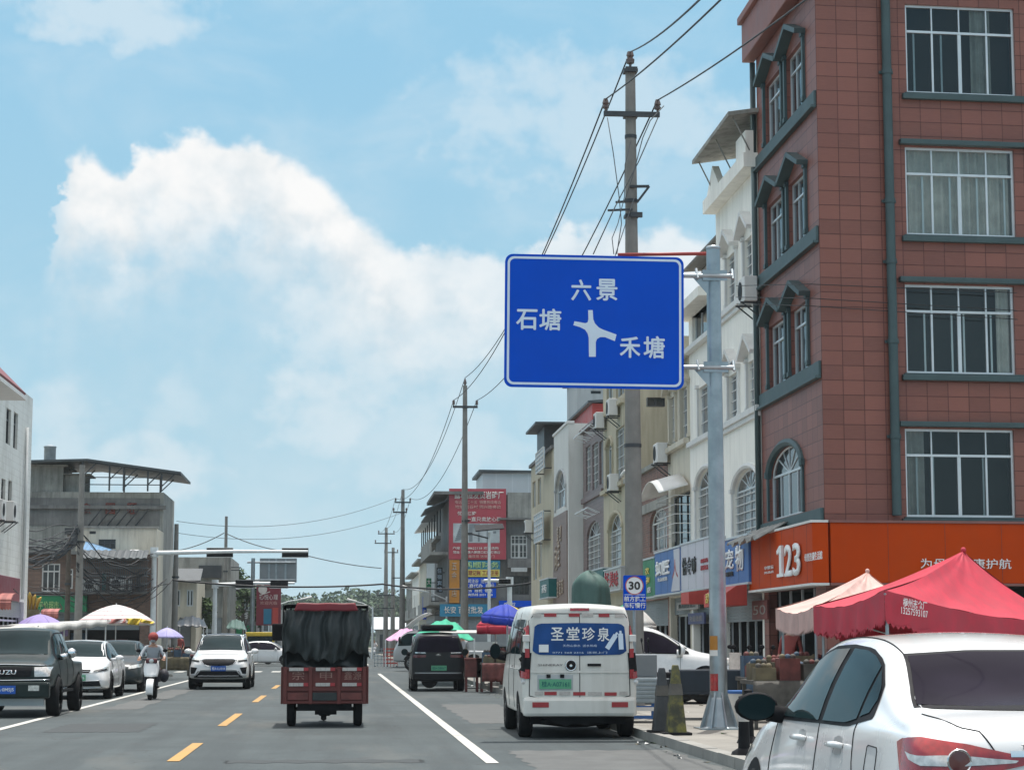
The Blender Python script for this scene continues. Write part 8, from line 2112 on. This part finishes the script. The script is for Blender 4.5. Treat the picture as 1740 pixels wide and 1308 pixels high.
# long white awning along the left pavement
A_, B_ = at(16, 1067, 62), at(182, 1052, 84)
t = thing('long_awning', 'long white awning on posts behind the parked cars on the left', 'awning', (A_.x, A_.y, .11))
mb = MB(); mb.grid(lambda s, q: tuple(A_.lerp(B_, s) + V((-2.6 * q, 0, -.10 * q - .06 * math.sin(s * 18) ** 2))), 40, 6); mb.grid(lambda s, q: tuple(A_.lerp(B_, s) - V((0, 0, .22 * q + .06 * math.sin(s * 18) ** 2))), 40, 2)
mb.build('cover', M['cloth_white'], t, smooth=True, solid=.01)
lettering('天天鲜水果', Fac(facL(A_.x + .03, A_.y).M).M, 13, (A_.z + B_.z) / 2 - .12, 5, .16, M['sign_blue'], t, -.02, 0)
mb = MB()
for k in range(5):
    q = A_.lerp(B_, k / 4); mb.bar((q.x - .05, q.y, .11), (q.x - .05, q.y, q.z), .05); mb.bar((q.x - 2.5, q.y, .11), (q.x - 2.5, q.y, q.z - .1), .05)
mb.build('post', M['steel_white'], t)
def stall(px, py, Y, w, d, label, seed, z0=.11, cols=('goods_a', 'goods_b', 'goods_c', 'goods_d')):
    p = gnd(px, py, z0); p = at(px, VPY, Y); t = thing('market_stall', label, 'stall', (p.x, Y, z0), 'market stalls')
    r_ = random.Random(seed); mb = MB(); mb.box(p.x - w / 2, Y, z0 + .66, p.x + w / 2, Y + d, z0 + .72)
    for x in (-w / 2 + .05, w / 2 - .05):
        for y in (.05, d - .05): mb.bar((p.x + x, Y + y, z0), (p.x + x, Y + y, z0 + .66), .05)
    mb.build('table', M['goods_b'], t)
    g_ = MB(); n = int(w / .32)
    for k in range(n):
        for j in range(max(1, int(d / .4))):
            g_.mi = r_.randrange(4); x, y = p.x - w / 2 + .05 + k * w / n, Y + .04 + j * .38; h = r_.uniform(.12, .35)
            g_.box(x, y, z0 + .72, x + w / n * .85, y + .32, z0 + .72 + h)
            for q in range(3): g_.mi = r_.randrange(4); g_.ball((x + .07 + q * .08, y + .14, z0 + .74 + h), .05, 7)
    g_.build('goods', [M[c_] for c_ in cols], t)
    cl = MB(); cl.grid(lambda s, q: (p.x - w / 2 + w * s, Y - .01 - .02 * math.sin(s * 40) * q, z0 + .71 - .5 * q), 30, 4); cl.build('cloth', M[cols[seed % 4]], t, smooth=True, solid=.006)
    return t
for k, (px, py, Y, w, d, lab) in enumerate(((60, 1100, 66, 2.2, 1.0, 'stall of boxes under the long white awning behind the pickup'), (150, 1100, 74, 2.4, 1.0, 'stall of boxes under the long white awning behind the white saloon'), (215, 1100, 84, 2.4, 1.0, 'stall under the pale striped umbrella'), (286, 1105, 80, 1.6, .8, 'stall under the lilac umbrella'), (862, 1130, 57, 1.4, .8, 'stall under the blue and red umbrella'), (1402, 1150, 30.5, 2.2, 1.0, 'crowded stall under the red tent'), (1345, 1150, 33, 1.5, .9, 'stall of goods under the pink tent'))):
    stall(px, py, Y, w, d, lab, 60 + k)
# red tent close on the right, faded pink tent behind it
def tent(A, B, C, peak, m, label, val=.34, scallop=True, legs=True, z0=.11, fr=None):
    D = B + C - A; cs = [A, C, D, B]
    t = thing('market_tent', label, 'tent', (peak.x, peak.y, z0), 'market tents')
    mb = MB()
    for k in range(4):
        a, b_ = cs[k], cs[(k + 1) % 4]
        def fn(s, q):
            e = a.lerp(b_, s) + V((0, 0, -.10 * math.sin(s * math.pi))); P = peak.lerp(e, q)
            return tuple(P + V((0, 0, -.16 * math.sin(q * math.pi) * (1 - .5 * abs(2 * s - 1)) + .012 * math.sin(s * 23 + q * 5))))
        mb.grid(fn, 16, 12)
        def vf(s, q):
            e = a.lerp(b_, s) + V((0, 0, -.10 * math.sin(s * math.pi))); nn = (b_ - a).cross(V((0, 0, 1))).normalized()
            hem = val + (.05 * abs(math.sin(s * math.pi * 9)) if scallop else .02 * math.sin(s * 30))
            return tuple(e + nn * (.002 + .03 * q * math.sin(s * 25 + k) * math.sin(s * math.pi)) - V((0, 0, hem * q)))
        mb.grid(vf, 72, 5)
    cv = mb.build('canopy', M[m], t, smooth=True)
    mb = MB(); vs = []; fs_ = []
    for k in range(4):
        a, b_ = cs[k], cs[(k + 1) % 4]
        for j in range(80):
            s = j / 79; e = a.lerp(b_, s); z = e.z - .10 * math.sin(s * math.pi) - val - (.05 * abs(math.sin(s * math.pi * 9)) if scallop else 0)
            vs += [(e.x, e.y, z + .02), (e.x, e.y, z - (.055 if j % 2 else .01))]
    n_ = len(vs) // 2; mb.add(vs, [(2 * q, 2 * q + 1, 2 * q + 3, 2 * q + 2) for q in range(n_ - 1)])
    mb.build('fringe', M[m if fr is None else fr], cv)
    MB().ball(tuple(peak + V((0, 0, .02))), .04, 10, (1, 1, 1.1)).build('finial', M[m], t, smooth=True)
    mb = MB()
    ctr = (cs[0] + cs[2]) / 2
    for q in cs: k_ = q.lerp(ctr, .09 / (q - ctr).length * 1.6); mb.tube([(k_.x, k_.y, z0), (k_.x, k_.y, q.z - .08)], .022, 8)
    ci = [q.lerp(ctr, .09 / (q - ctr).length * 1.6) for q in cs]
    for a, b_ in zip(ci, ci[1:] + ci[:1]): mb.tube([a - V((0, 0, .12)), a.lerp(b_, .5) - V((0, 0, .3)), b_ - V((0, 0, .12))], .014, 6)
    for q in cs: mb.tube([q - V((0, 0, .05)), q.lerp(peak, .5) - V((0, 0, .22)), peak - V((0, 0, .12))], .014, 6)
    mb.build('frame', M['steel_galv'], t)
    return t, cs
A, B, C, pk = at(1503, 1002, 25), at(1382, 1029, 30.2), at(1810, 1056, 28.5), at(1637, 937, 28.6)
t, cs = tent(A, B, C, pk, 'cloth_red', 'bright red market tent with scalloped edge and white characters behind the white sedan')
d = (C - A); Mt = Matrix.Translation(A) @ Matrix.Rotation(math.atan2(d.y, d.x), 4, 'Z') @ Matrix.Rotation(-math.atan2(d.z, math.hypot(d.x, d.y)), 4, 'Y')
ft = Fac(Mt); u, z = ft.loc(1545, 1026); u2, z2 = ft.loc(1544, 1040)
lettering('横州志众厂', Mt, u, z, .6, .11, M['letter_white'], t, -.085, 0, .01); lettering('13257593107', Mt, u2, z2, .66, .085, M['letter_white'], t, -.085, 0, .005)
tent(at(1383, 1031, 32), at(1318, 1033, 36), at(1560, 1020, 34), at(1474, 972, 35.5), 'cloth_tan', 'faded pink market tent behind the red one', .32, False)
# green and pink canopies by the far junction
def sheet_canopy(pts, Y0, Y1, m, label, posts=True):
    P = [at(x, y, Y0 if k in (0, 1) else Y1) for k, (x, y) in enumerate(pts)]
    t = thing('sheet_canopy', label, 'canopy', (P[0].x, Y0, 0), 'cloth canopies by the junction')
    mb = MB(); mb.grid(lambda s, q: tuple(P[0].lerp(P[1], s).lerp(P[3].lerp(P[2], s), q) + V((0, 0, .35 * math.sin(s * math.pi) * math.sin(q * math.pi) - .08 * abs(math.sin(s * 12))))), 24, 10); mb.build('cover', M[m], t, smooth=True, solid=.012)
    mb = MB()
    for q in P: mb.bar((q.x, q.y, 0), q, .05)
    mb.build('post', M['steel_white'], t)
    return t
sheet_canopy([(702, 1080), (806, 1084), (778, 1058), (736, 1058)], 66, 76, 'tarp_green', 'sagging green canopy behind the black microvan')
sheet_canopy([(655, 1086), (712, 1088), (705, 1068), (680, 1070)], 112, 120, 'cloth_pink', 'pink canopy left of the white lorry')
sheet_canopy([(300, 1062), (352, 1064), (346, 1050), (306, 1048)], 124, 128, 'bed_blue', 'dark canopy over stalls behind the lilac umbrella')
sheet_canopy([(384, 1066), (418, 1068), (414, 1054), (388, 1054)], 138, 143, 'tarp_teal', 'dull green canopy behind the oncoming crossover')
# draped green load seen above the van roof
p = at(1002, VPY, 41); t = thing('draped_stall', 'tall stall load draped in grey green tarpaulin showing above the white van', 'covered load', (p.x, 41, .11))
zt_ = at(1002, 973, 41).z; zc_ = at(1002, 1014, 41).z
mb = MB()
def drape(s, q):
    an = 2 * math.pi * s; qa = min(1, q / .4); rr_ = (.01 + .31 * math.sin(qa * math.pi / 2)) * (1 + .16 * q) * (1 + (.04 + .12 * q) * math.sin(an * 4 + 1 + q) + (.02 + .06 * q) * math.sin(an * 9 + 2 * q))
    return (p.x + rr_ * math.cos(an) + .05 * q, 41 + rr_ * math.sin(an), zt_ - .3 * (1 - math.cos(qa * math.pi / 2)) - (zt_ - 1.6) * max(0, q - .4) / .6 + .05 * math.sin(an * 2) * (1 - q))
mb.grid(drape, 60, 20); mb.build('tarpaulin', M['tarp_teal'], t, smooth=True, solid=.012)
mb = MB()
for k in range(6): an = k * math.pi / 3; mb.bar((p.x + .3 * math.cos(an), 41 + .3 * math.sin(an), .11), (p.x + .3 * math.cos(an), 41 + .3 * math.sin(an), 1.6), .05)
mb.box(p.x - .45, 40.6, .6, p.x + .45, 41.4, .66); mb.build('stand', M['steel_dark'], t)

# ------------------------------------------------------------------ lorry, trikes, pickup, carts on the right
c = Car('white_lorry', 'small white lorry with a wind deflector waiting at the side street', (at(756, VPY, 100).x + 2.4, 100, 0), R(78), None, 'lorry')
c.body([(0, .55, .9, .95, .8, .8, .6, .02), (.05, .5, .95, 1.0, .86, .86, .7, .02), (3.1, .5, .95, 1.0, .86, .86, .7, .02), (3.15, .5, 1.2, 1.95, .86, .85, .72, .05), (3.3, .45, 1.2, 2.02, .87, .86, .73, .05), (4.2, .42, 1.15, 2.0, .87, .86, .72, .06), (4.55, .42, 1.1, 1.65, .87, .85, .74, .06), (4.8, .45, 1.0, 1.1, .85, .82, .72, .05), (4.85, .5, .8, .9, .8, .78, .68, .05)], 'car_silver', creases=((2, .7), (4, .6), (6, .7)))
c.patch('windscreen', [(-.66, 1.88), (.66, 1.88)], [(-.74, 1.18), (.74, 1.18)], 'F', 'car_glass', .008, 12, 6)
for k in 'LR': c.patch('side_window', [(3.5, 1.82), (4.15, 1.8), (4.4, 1.65)], [(3.5, 1.25), (4.0, 1.22), (4.6, 1.2)], k, 'car_glass', .008, 10, 5); c.seam([(3.4, .5), (3.4, 1.9)], k)
mb = MB(c.Mx); mb.grid(lambda s, q: (-.8 + 1.6 * s, 3.2 + 1.1 * q, 2.75 - .72 * q ** 1.5 + .05 * math.sin(s * math.pi)), 8, 8); mb.build('wind_deflector', M['car_white'], c.t, smooth=True, solid=.04)
c.wheels((.9, 3.9), 1.5, .38, .25); c.mirror(4.45, 1.5, 1.05, 'black_plastic', (.1, .08, .16))
mb = MB(c.Mx)
for s_ in (-1, 1): mb.box(s_ * .86 - .02, 0, 1.0, s_ * .86 + .02, 3.05, 1.4)
mb.box(-.86, -.02, 1.0, .86, .02, 1.4); mb.build('drop_side', M['car_silver'], c.t)
p = gnd(1250, 1172, .11)
PK2 = SUVS
c = Car('parked_suv', 'white off-road car parked sideways between the van and the sign pole', (at(1246, VPY, 44).x - 4.40, 43.4, .11), R(-82), None, 'car')
c.body(PK2, 'car_white')
c.side_glass([([(0.5, 1.33), (0.72, 1.44), (1.0, 1.48)], [(0.5, 1.14), (0.72, 1.12), (.95, 1.1)]), ([(1.08, 1.49), (1.5, 1.51), (1.8, 1.515)], [(1.03, 1.09), (1.4, 1.08), (1.8, 1.075)]), ([(1.9, 1.515), (2.35, 1.49), (2.68, 1.38), (3.05, 1.13)], [(1.9, 1.07), (2.4, 1.06), (2.8, 1.055), (3.08, 1.05)])], 'car_glass_dark', .009, ([(0.42, 1.3), (0.7, 1.47), (1.3, 1.53), (1.9, 1.54), (2.4, 1.51), (2.72, 1.4), (3.2, 1.08)], [(0.42, 1.1), (1.3, 1.06), (1.9, 1.05), (2.6, 1.04), (3.2, 1.03)]))
c.patch('windscreen', [(-.56, 1.575), (.56, 1.575)], [(-.70, 1.14), (.70, 1.14)], 'F', 'car_glass', .007, 14, 6)
for sd in (-1, 1): c.patch('headlight', [(sd * .80, .93), (sd * .52, .885)], [(sd * .82, .80), (sd * .56, .78)], 'F', 'headlight', .012)
c.patch('grille', [(-.45, .85), (.45, .85)], [(-.4, .6), (.4, .6)], 'F', 'black_plastic', .012)
for k in 'LR': c.seam([(1.85, .35), (1.86, 1.05)], k); c.seam([(2.95, .4), (3.0, 1.05)], k); c.patch('handle', [(2.0, .97), (2.2, .965)], [(2.0, .94), (2.2, .935)], k, 'black_plastic', .02, 5, 2)
c.wheels((0.9, 3.55), 1.62, .37, .24); c.mirror(2.95, 1.12, 1.0, 'car_white', (.1, .1, .12))
def trike(pos, heading, label, bedm, cab=False):
    Mx = Tm(pos, heading); t = thing('cargo_tricycle', label, 'cargo tricycle', pos)
    mb = MB(Mx); mb.box(-.6, 0, .42, .6, 1.6, .46)
    for a in ((-.6, 0, -.57, 1.6), (.57, 0, .6, 1.6), (-.57, 0, .57, .03), (-.57, 1.57, .57, 1.6)): mb.box(a[0], a[1], .46, a[2], a[3], .82)
    mb.box(-.63, -.02, .80, .63, .03, .85); mb.build('cargo_bed', M[bedm], t, bevel=.01)
    for x, y in ((-.5, .4), (.5, .4), (0, 2.5)):
        mb = MB(Mx); mb.lathe([(.15, -.045), (.23, -.055), (.26, 0), (.23, .055), (.15, .045)], 20, (x, y, .26), 'x'); w = mb.build('wheel', M['rubber'], t, smooth='auto'); mb = MB(Mx); mb.lathe([(.16, -.03), (.04, -.03), (.04, .03), (.16, .03)], 12, (x, y, .26), 'x'); mb.build('rim', M['rim'], w)
    mb = MB(Mx); mb.bar((0, 0, .36), (0, 2.1, .36), .08); mb.tube([(0, 2.5, .26), (0, 2.25, .95), (0, 2.2, 1.05)], .03, 8); mb.tube([(-.36, 2.05, 1.1), (0, 2.2, 1.05), (.36, 2.05, 1.1)], .017, 8); mb.box(-.14, 1.65, .4, .14, 2.05, .66); mb.build('frame', M['steel_dark'], t)
    mb = MB(Mx); mb.box(-.17, 1.6, .68, .17, 2.05, .78); mb.build('seat', M['black_plastic'], t, bevel=.03)
    mb = MB(Mx); mb.box(-.12, 2.2, .85, .12, 2.34, 1.05); h = mb.build('headlamp_cowl', M['cart_red'], t, bevel=.03); MB(Mx).lathe([(.06, 2.345), (.0, 2.36)], 12, (0, 0, .95), 'y').build('headlight', M['headlight'], h)
    for s_ in (-1, 1): mb = MB(Mx); mb.tube([(s_ * .3, 2.08, 1.08), (s_ * .36, 2.1, 1.28)], .008, 6); mb.ball((s_ * .38, 2.1, 1.32), .06, 10, (1, .3, .7)); mb.build('mirror', M['black_plastic'], t, smooth=True)
    if cab:
        mb = MB(Mx)
        for x, y in ((-.6, .05), (.6, .05), (-.6, 2.1), (.6, 2.1)): mb.bar((x, y, .8 if y < 1 else .5), (x, y, 1.62), .04)
        mb.tube([(-.6, 2.1, 1.62), (-.6, 2.5, 1.3), (-.6, 2.55, .8)], .025, 8); mb.tube([(.6, 2.1, 1.62), (.6, 2.5, 1.3), (.6, 2.55, .8)], .025, 8); mb.build('cab_frame', M['steel_white'], t)
        mb = MB(Mx); mb.grid(lambda s, q: (-.68 + 1.36 * s, -.1 + 2.3 * q, 1.66 + .08 * math.sin(s * math.pi)), 8, 8); mb.build('roof', M['cloth_white'], t, solid=.03, smooth=True)
        mb = MB(Mx); mb.box(-.58, 2.2, .55, .58, 2.26, 1.1); mb.build('front_panel', M['tarp_teal'], t, bevel=.03)
    return t
p = at(1215, VPY, 34.6); trike((p.x + .95, 34.9, .11), R(90), 'dark blue cargo tricycle parked sideways behind the sign pole', 'bed_blue')
p = at(815, VPY, 63); trike((p.x + 1.0, 63.4, .0), R(86), 'motor tricycle with a white roof left of the white van', 'bed_blue', True)
# dark red crates in front of it
r_ = random.Random(8)
for k, (px, w) in enumerate(((806, .5), (832, .75), (850, .55))):
    p = at(px, VPY, 58.5); x = p.x
    t = tag(MB().box(x - w / 2, 58.4, .42, x + w / 2, 58.9, .92).box(x - w / 2 - .02, 58.38, .88, x + w / 2 + .02, 58.92, .95).bar((x - w / 2 + .03, 58.45, 0), (x - w / 2 + .03, 58.45, .42), .05).bar((x + w / 2 - .03, 58.45, 0), (x + w / 2 - .03, 58.45, .42), .05).bar((x - w / 2 + .03, 58.85, 0), (x - w / 2 + .03, 58.85, .42), .05).bar((x + w / 2 - .03, 58.85, 0), (x + w / 2 - .03, 58.85, .42), .05).build('crate', M['goods_a'], base=(x, 58.6, 0), bevel=.008),
            ('small dark red crate on legs nearest the black microvan', 'wide dark red crate on legs before the motor tricycle', 'dark red crate on legs nearest the white van')[k], 'crate', 'crates on legs by the motor tricycle')
# stainless food cart
p = at(1097, VPY, 33.2); Mx = Tm((p.x, 33.2, .0)); t = thing('food_cart', 'stainless steel food cart with slatted sides on a blue frame behind the van', 'cart', (p.x, 33.2, 0))
mb = MB(Mx); mb.box(-.28, 0, .42, .26, .9, .83)
for k in range(6): mb.box(-.285, -.02, .44 + k * .066, .265, -.002, .485 + k * .066)
mb.build('body', M['steel_galv'], t, bevel=.006)
MB(Mx).box(-.2, .1, .83, .2, .7, 1.2).build('hood_box', M['sign_grey'], t, bevel=.02)
mb = MB(Mx)
for x in (-.26, .24):
    for y in (.04, .86): mb.bar((x, y, .14), (x, y, .42), .05)
mb.bar((-.26, .04, .2), (.24, .04, .2), .05); mb.bar((-.26, .04, .35), (.24, .04, .35), .06); mb.build('frame', M['fascia_blue'], t)
MB(Mx).box(-.2, -.025, .30, .22, .0, .36).build('name_strip', M['trim_white'], t)
for x in (-.24, .22): MB(Mx).lathe([(.10, -.02), (.13, 0), (.10, .02)], 14, (x, .2, .13), 'x').build('wheel', M['rubber'], t)
# cones, bin, rope posts, A-board
def cone(px, pyb, Y, h, label, m):
    p = at(px, VPY, Y); t = thing('traffic_cone', label, 'traffic cone', (p.x, Y, .11), 'battered cones before the sign pole')
    mb = MB(); mb.box(p.x - .2, Y - .2, .112, p.x + .2, Y + .2, .15); mb.build('base', M['rubber'], t, bevel=.01)
    mb = MB(); n = 4
    mb.add([(p.x + s * .135, Y + q * .135, .15) for s, q in ((-1, -1), (1, -1), (1, 1), (-1, 1))] + [(p.x + s * .052, Y + q * .052, .15 + h * .93) for s, q in ((-1, -1), (1, -1), (1, 1), (-1, 1))] + [(p.x + s * .04, Y + q * .04, .15 + h) for s, q in ((-1, -1), (1, -1), (1, 1), (-1, 1))],
           [(0, 1, 5, 4), (1, 2, 6, 5), (2, 3, 7, 6), (3, 0, 4, 7), (4, 5, 9, 8), (5, 6, 10, 9), (6, 7, 11, 10), (7, 4, 8, 11), (8, 9, 10, 11)])
    mb.build('shell', M[m], t, bevel=.012)
    mb = MB(); mb.add([(p.x + s * r_, Y + q * r_, z) for z, r_ in ((.15 + h * .55, .0925), (.15 + h * .72, .0765)) for s, q in ((-1, -1), (1, -1), (1, 1), (-1, 1))], [(0, 1, 5, 4), (1, 2, 6, 5), (2, 3, 7, 6), (3, 0, 4, 7)]); mb.build('band', M['goods_b'], t)
M['cone_grey'] = pm('cone_grey', (.045, .05, .055), .6, var=.3, scale=5, dirt=.3, dcol=(.12, .11, .1)); M['cone_olive'] = pm('cone_olive', (.06, .06, .03), .6, var=.5, scale=4, dirt=.8, dcol=(.26, .23, .03), dscale=2.2, streak=False)
cone(1124, 1258, 29.5, .88, 'dark grey battered cone, left of the pair before the sign pole', 'cone_grey'); cone(1147, 1266, 28.9, .93, 'grimy black and yellow cone, right of the pair before the sign pole', 'cone_olive')
p = at(1256, VPY, 32); t = thing('bin', 'white plastic bin with a blue rim right of the sign pole', 'bin', (p.x, 32, .11)); MB().lathe([(.13, .11), (.19, .62), (.17, .62), (.12, .15)], 18, (p.x, 32, 0)).build('tub', M['trim_white'], t, smooth='auto'); MB().lathe([(.185, .6), (.2, .61), (.2, .645), (.185, .65)], 18, (p.x, 32, 0)).build('rim', M['fascia_blue'], t, smooth='auto')
P = []
for px, Y, lab in ((1262, 23.5, 'black rope post close left of the white sedan'), (1270, 26.5, 'black rope post farther back beside the bin')):
    p = at(px, VPY, Y); t = thing('rope_post', lab, 'bollard', (p.x, Y, .11), 'black posts with white rope'); MB().lathe([(.16, .112), (.14, .16), (.07, .2), (.055, .75), (.06, .78), (0, .8)], 14, (p.x, Y, 0)).build('post', M['black_plastic'], t, smooth='auto'); MB().lathe([(.064, .5), (.066, .56), (.062, .6)], 12, (p.x, Y, 0)).build('band', M['white_reflector'], t); P.append(V((p.x, Y, .66)))
cable(P[0], P[1], .14, 'white rope hanging between the two black posts', .018, 'cloth_white', 16, None, 'rope')
p = at(1249, VPY, 37.5); t = thing('sandwich_board', 'small leaning notice board right of the sign pole', 'notice board', (p.x, 37.5, .11)); MB().add([(p.x - .14, 37.4, .75), (p.x + .1, 37.4, .75), (p.x + .13, 37.6, 1.2), (p.x - .09, 37.6, 1.2)], [(0, 1, 2, 3)]).build('board', M['poster_pale'], t, solid=.03); MB().bar((p.x - .18, 37.42, .11), (p.x - .18, 37.42, .78), .03).bar((p.x + .12, 37.42, .11), (p.x + .12, 37.42, .78), .03).build('stand', M['steel_dark'], t)
for (px, Y, lab, h_) in ((1290, 39.5, 'dark scooter parked before the red house shop door', 20), (1322, 37.5, 'second dark scooter parked before the red house shop door', 35), (1268, 41.5, 'dark scooter parked left of the red house shop door', -10)):
    p = at(px, VPY, Y); scooter((p.x, Y, .11), R(h_), lab, 'black_plastic', 'scooters parked before the red house')
def tree(px, Y, h, r, label):
    p = at(px, VPY, Y); t = thing('tree', label, 'tree', (p.x, Y, 0)); q = random.Random(px)
    mb = MB(); mb.tube([(p.x, Y, 0), (p.x + .1, Y, h * .4), (p.x, Y, h * .75)], [.16, .12, .05], 8)
    for k in range(6): a = k * 1.05; mb.tube([(p.x + .05, Y, h * (.35 + .05 * k)), (p.x + r * .6 * math.cos(a), Y + r * .6 * math.sin(a), h * (.6 + .05 * k))], [.06, .02], 6)
    mb.build('trunk', M['bark'], t, smooth='auto')
    mb = MB(); crown(mb, (p.x, Y, h * .72), r, 1500, .16, q, .9); mb.build('crown', M['leaf'], t, recalc=False)
tree(412, 152, 5.6, 2.0, 'small dark green tree behind the white characters of the dark house'); tree(338, 134, 4.6, 1.2, 'slim green tree between the beige house and the pale grey house')
r_ = random.Random(21); mb = MB()
for k in range(260):                                        # paper scraps, leaves and grit along the kerbs
    y = r_.uniform(20, 75); s = r_.choice((1, 1, -1)); x = (r_.choice((r_.uniform(4.65, 8.5), r_.uniform(4.0, 4.4))) if s > 0 else r_.uniform(-11, -8.4)); z = .113 if abs(x) > 4.6 else .004
    a = r_.uniform(0, 3); w = r_.uniform(.015, .06); c_, s_ = math.cos(a) * w, math.sin(a) * w; mb.mi = r_.randrange(4)
    mb.add([(x - c_, y - s_, z), (x + s_, y - c_, z + .012), (x + c_, y + s_, z), (x - s_, y + c_, z + r_.uniform(.005, .03))], [(0, 1, 2, 3)])
tag(mb.build('litter', [M['trim_white'], M['goods_b'], M['leaf'], M['goods_d']], recalc=False), 'scraps of paper and leaves lying along the pavement', kind='stuff')
# yellow digger-like frame behind the crossing car
p = at(442, VPY, 131); Mx = Tm((p.x, 131, 0)); t = thing('yellow_van', 'yellow minibus behind the crossing white saloon', 'van', (p.x, 131, 0))
mb = MB(Mx); mb.box(-.9, 0, .5, .85, 1.8, 1.2)
for x in (-.86, .8): mb.box(x - .05, 0, 1.2, x + .05, .1, 1.75); mb.box(x - .05, 1.7, 1.2, x + .05, 1.8, 1.75)
mb.box(-.92, -.02, 1.75, .87, 1.82, 2.0); mb.build('body', M['yellow_paint'], t, bevel=.06)
MB(Mx).box(-.84, .05, 1.2, .78, 1.75, 1.75).build('window', M['car_glass'], t)
for x in (-.55, .5): MB(Mx).lathe([(.18, -.1), (.3, -.09), (.32, 0), (.3, .09), (.18, .1)], 16, (x, .2, .32), 'y').build('wheel', M['rubber'], t)
for k, px in enumerate((648, 664)):
    p = at(px, VPY, 118); t = thing('barrier', ('grey mesh barrier', 'red slatted barrier')[k] + ' standing before the pink canopy', 'barrier', (p.x, 118, 0))
    mb = MB(); 
    for j in range(5): mb.bar((p.x - .38, 118, .2 + j * .2), (p.x + .38, 118, .2 + j * .2), .07 if k else .03)
    for j in range(5): mb.bar((p.x - .38 + j * .19, 118, 0), (p.x - .38 + j * .19, 118, 1.05), .03)
    mb.build('rails', M[('steel_galv', 'awning_red')[k]], t)
    MB().bar((p.x - .35, 117.7, .03), (p.x - .35, 118.3, .03), .06).bar((p.x + .35, 117.7, .03), (p.x + .35, 118.3, .03), .06).build('foot', M['steel_dark'], t)
# ------------------------------------------------------------------ loose pieces of trim become parts of their own
def split_loose(o):
    me = o.data; par = list(range(len(me.vertices)))
    def find(a):
        while par[a] != a: par[a] = par[par[a]]; a = par[a]
        return a
    for e in me.edges:
        a, b = find(e.vertices[0]), find(e.vertices[1])
        if a != b: par[a] = b
    grp = {}
    for p in me.polygons: grp.setdefault(find(p.vertices[0]), []).append(p)
    if len(grp) < 2: return
    for k, ps in enumerate(list(grp.values())):
        idx = {}; vs = []; fs = []; mi = []
        for p in ps:
            f = []
            for v in p.vertices:
                if v not in idx: idx[v] = len(vs); vs.append(me.vertices[v].co.copy())
                f.append(idx[v])
            fs.append(f); mi.append(p.material_index)
        m2 = bpy.data.meshes.new(o.name); m2.from_pydata(vs, [], fs)
        for m in me.materials: m2.materials.append(m)
        for p, q in zip(m2.polygons, mi): p.material_index = q
        c = o.copy(); c.data = m2; COL.objects.link(c)
    bpy.data.objects.remove(o)
for o in [o for o in bpy.data.objects if o.type == 'MESH' and o.parent and o.name.split('.')[0] in ('sill', 'string_course', 'ledge', 'coping', 'band', 'surround', 'bracket', 'roof_post', 'post', 'balcony', 'shutter', 'edge_trim', 'awning_rack', 'panel_seam') and not o.children]:
    split_loose(o)

# ------------------------------------------------------------------ humid air between the camera and the far end of the street
hm = bpy.data.materials.new('haze_air'); hm.use_nodes = True
hn = hm.node_tree; hn.nodes.clear()
hv = hn.nodes.new('ShaderNodeVolumePrincipled'); hv.inputs['Color'].default_value = rgb(0.80, 0.90, 0.96); hv.inputs['Density'].default_value = 0.0002
ho = hn.nodes.new('ShaderNodeOutputMaterial'); hn.links.new(hv.outputs[0], ho.inputs['Volume'])
tag(MB().box(-905, -70, -3.2, 905, 2610, 24).build('haze', hm), 'thin humid haze lying along the street', kind='stuff')
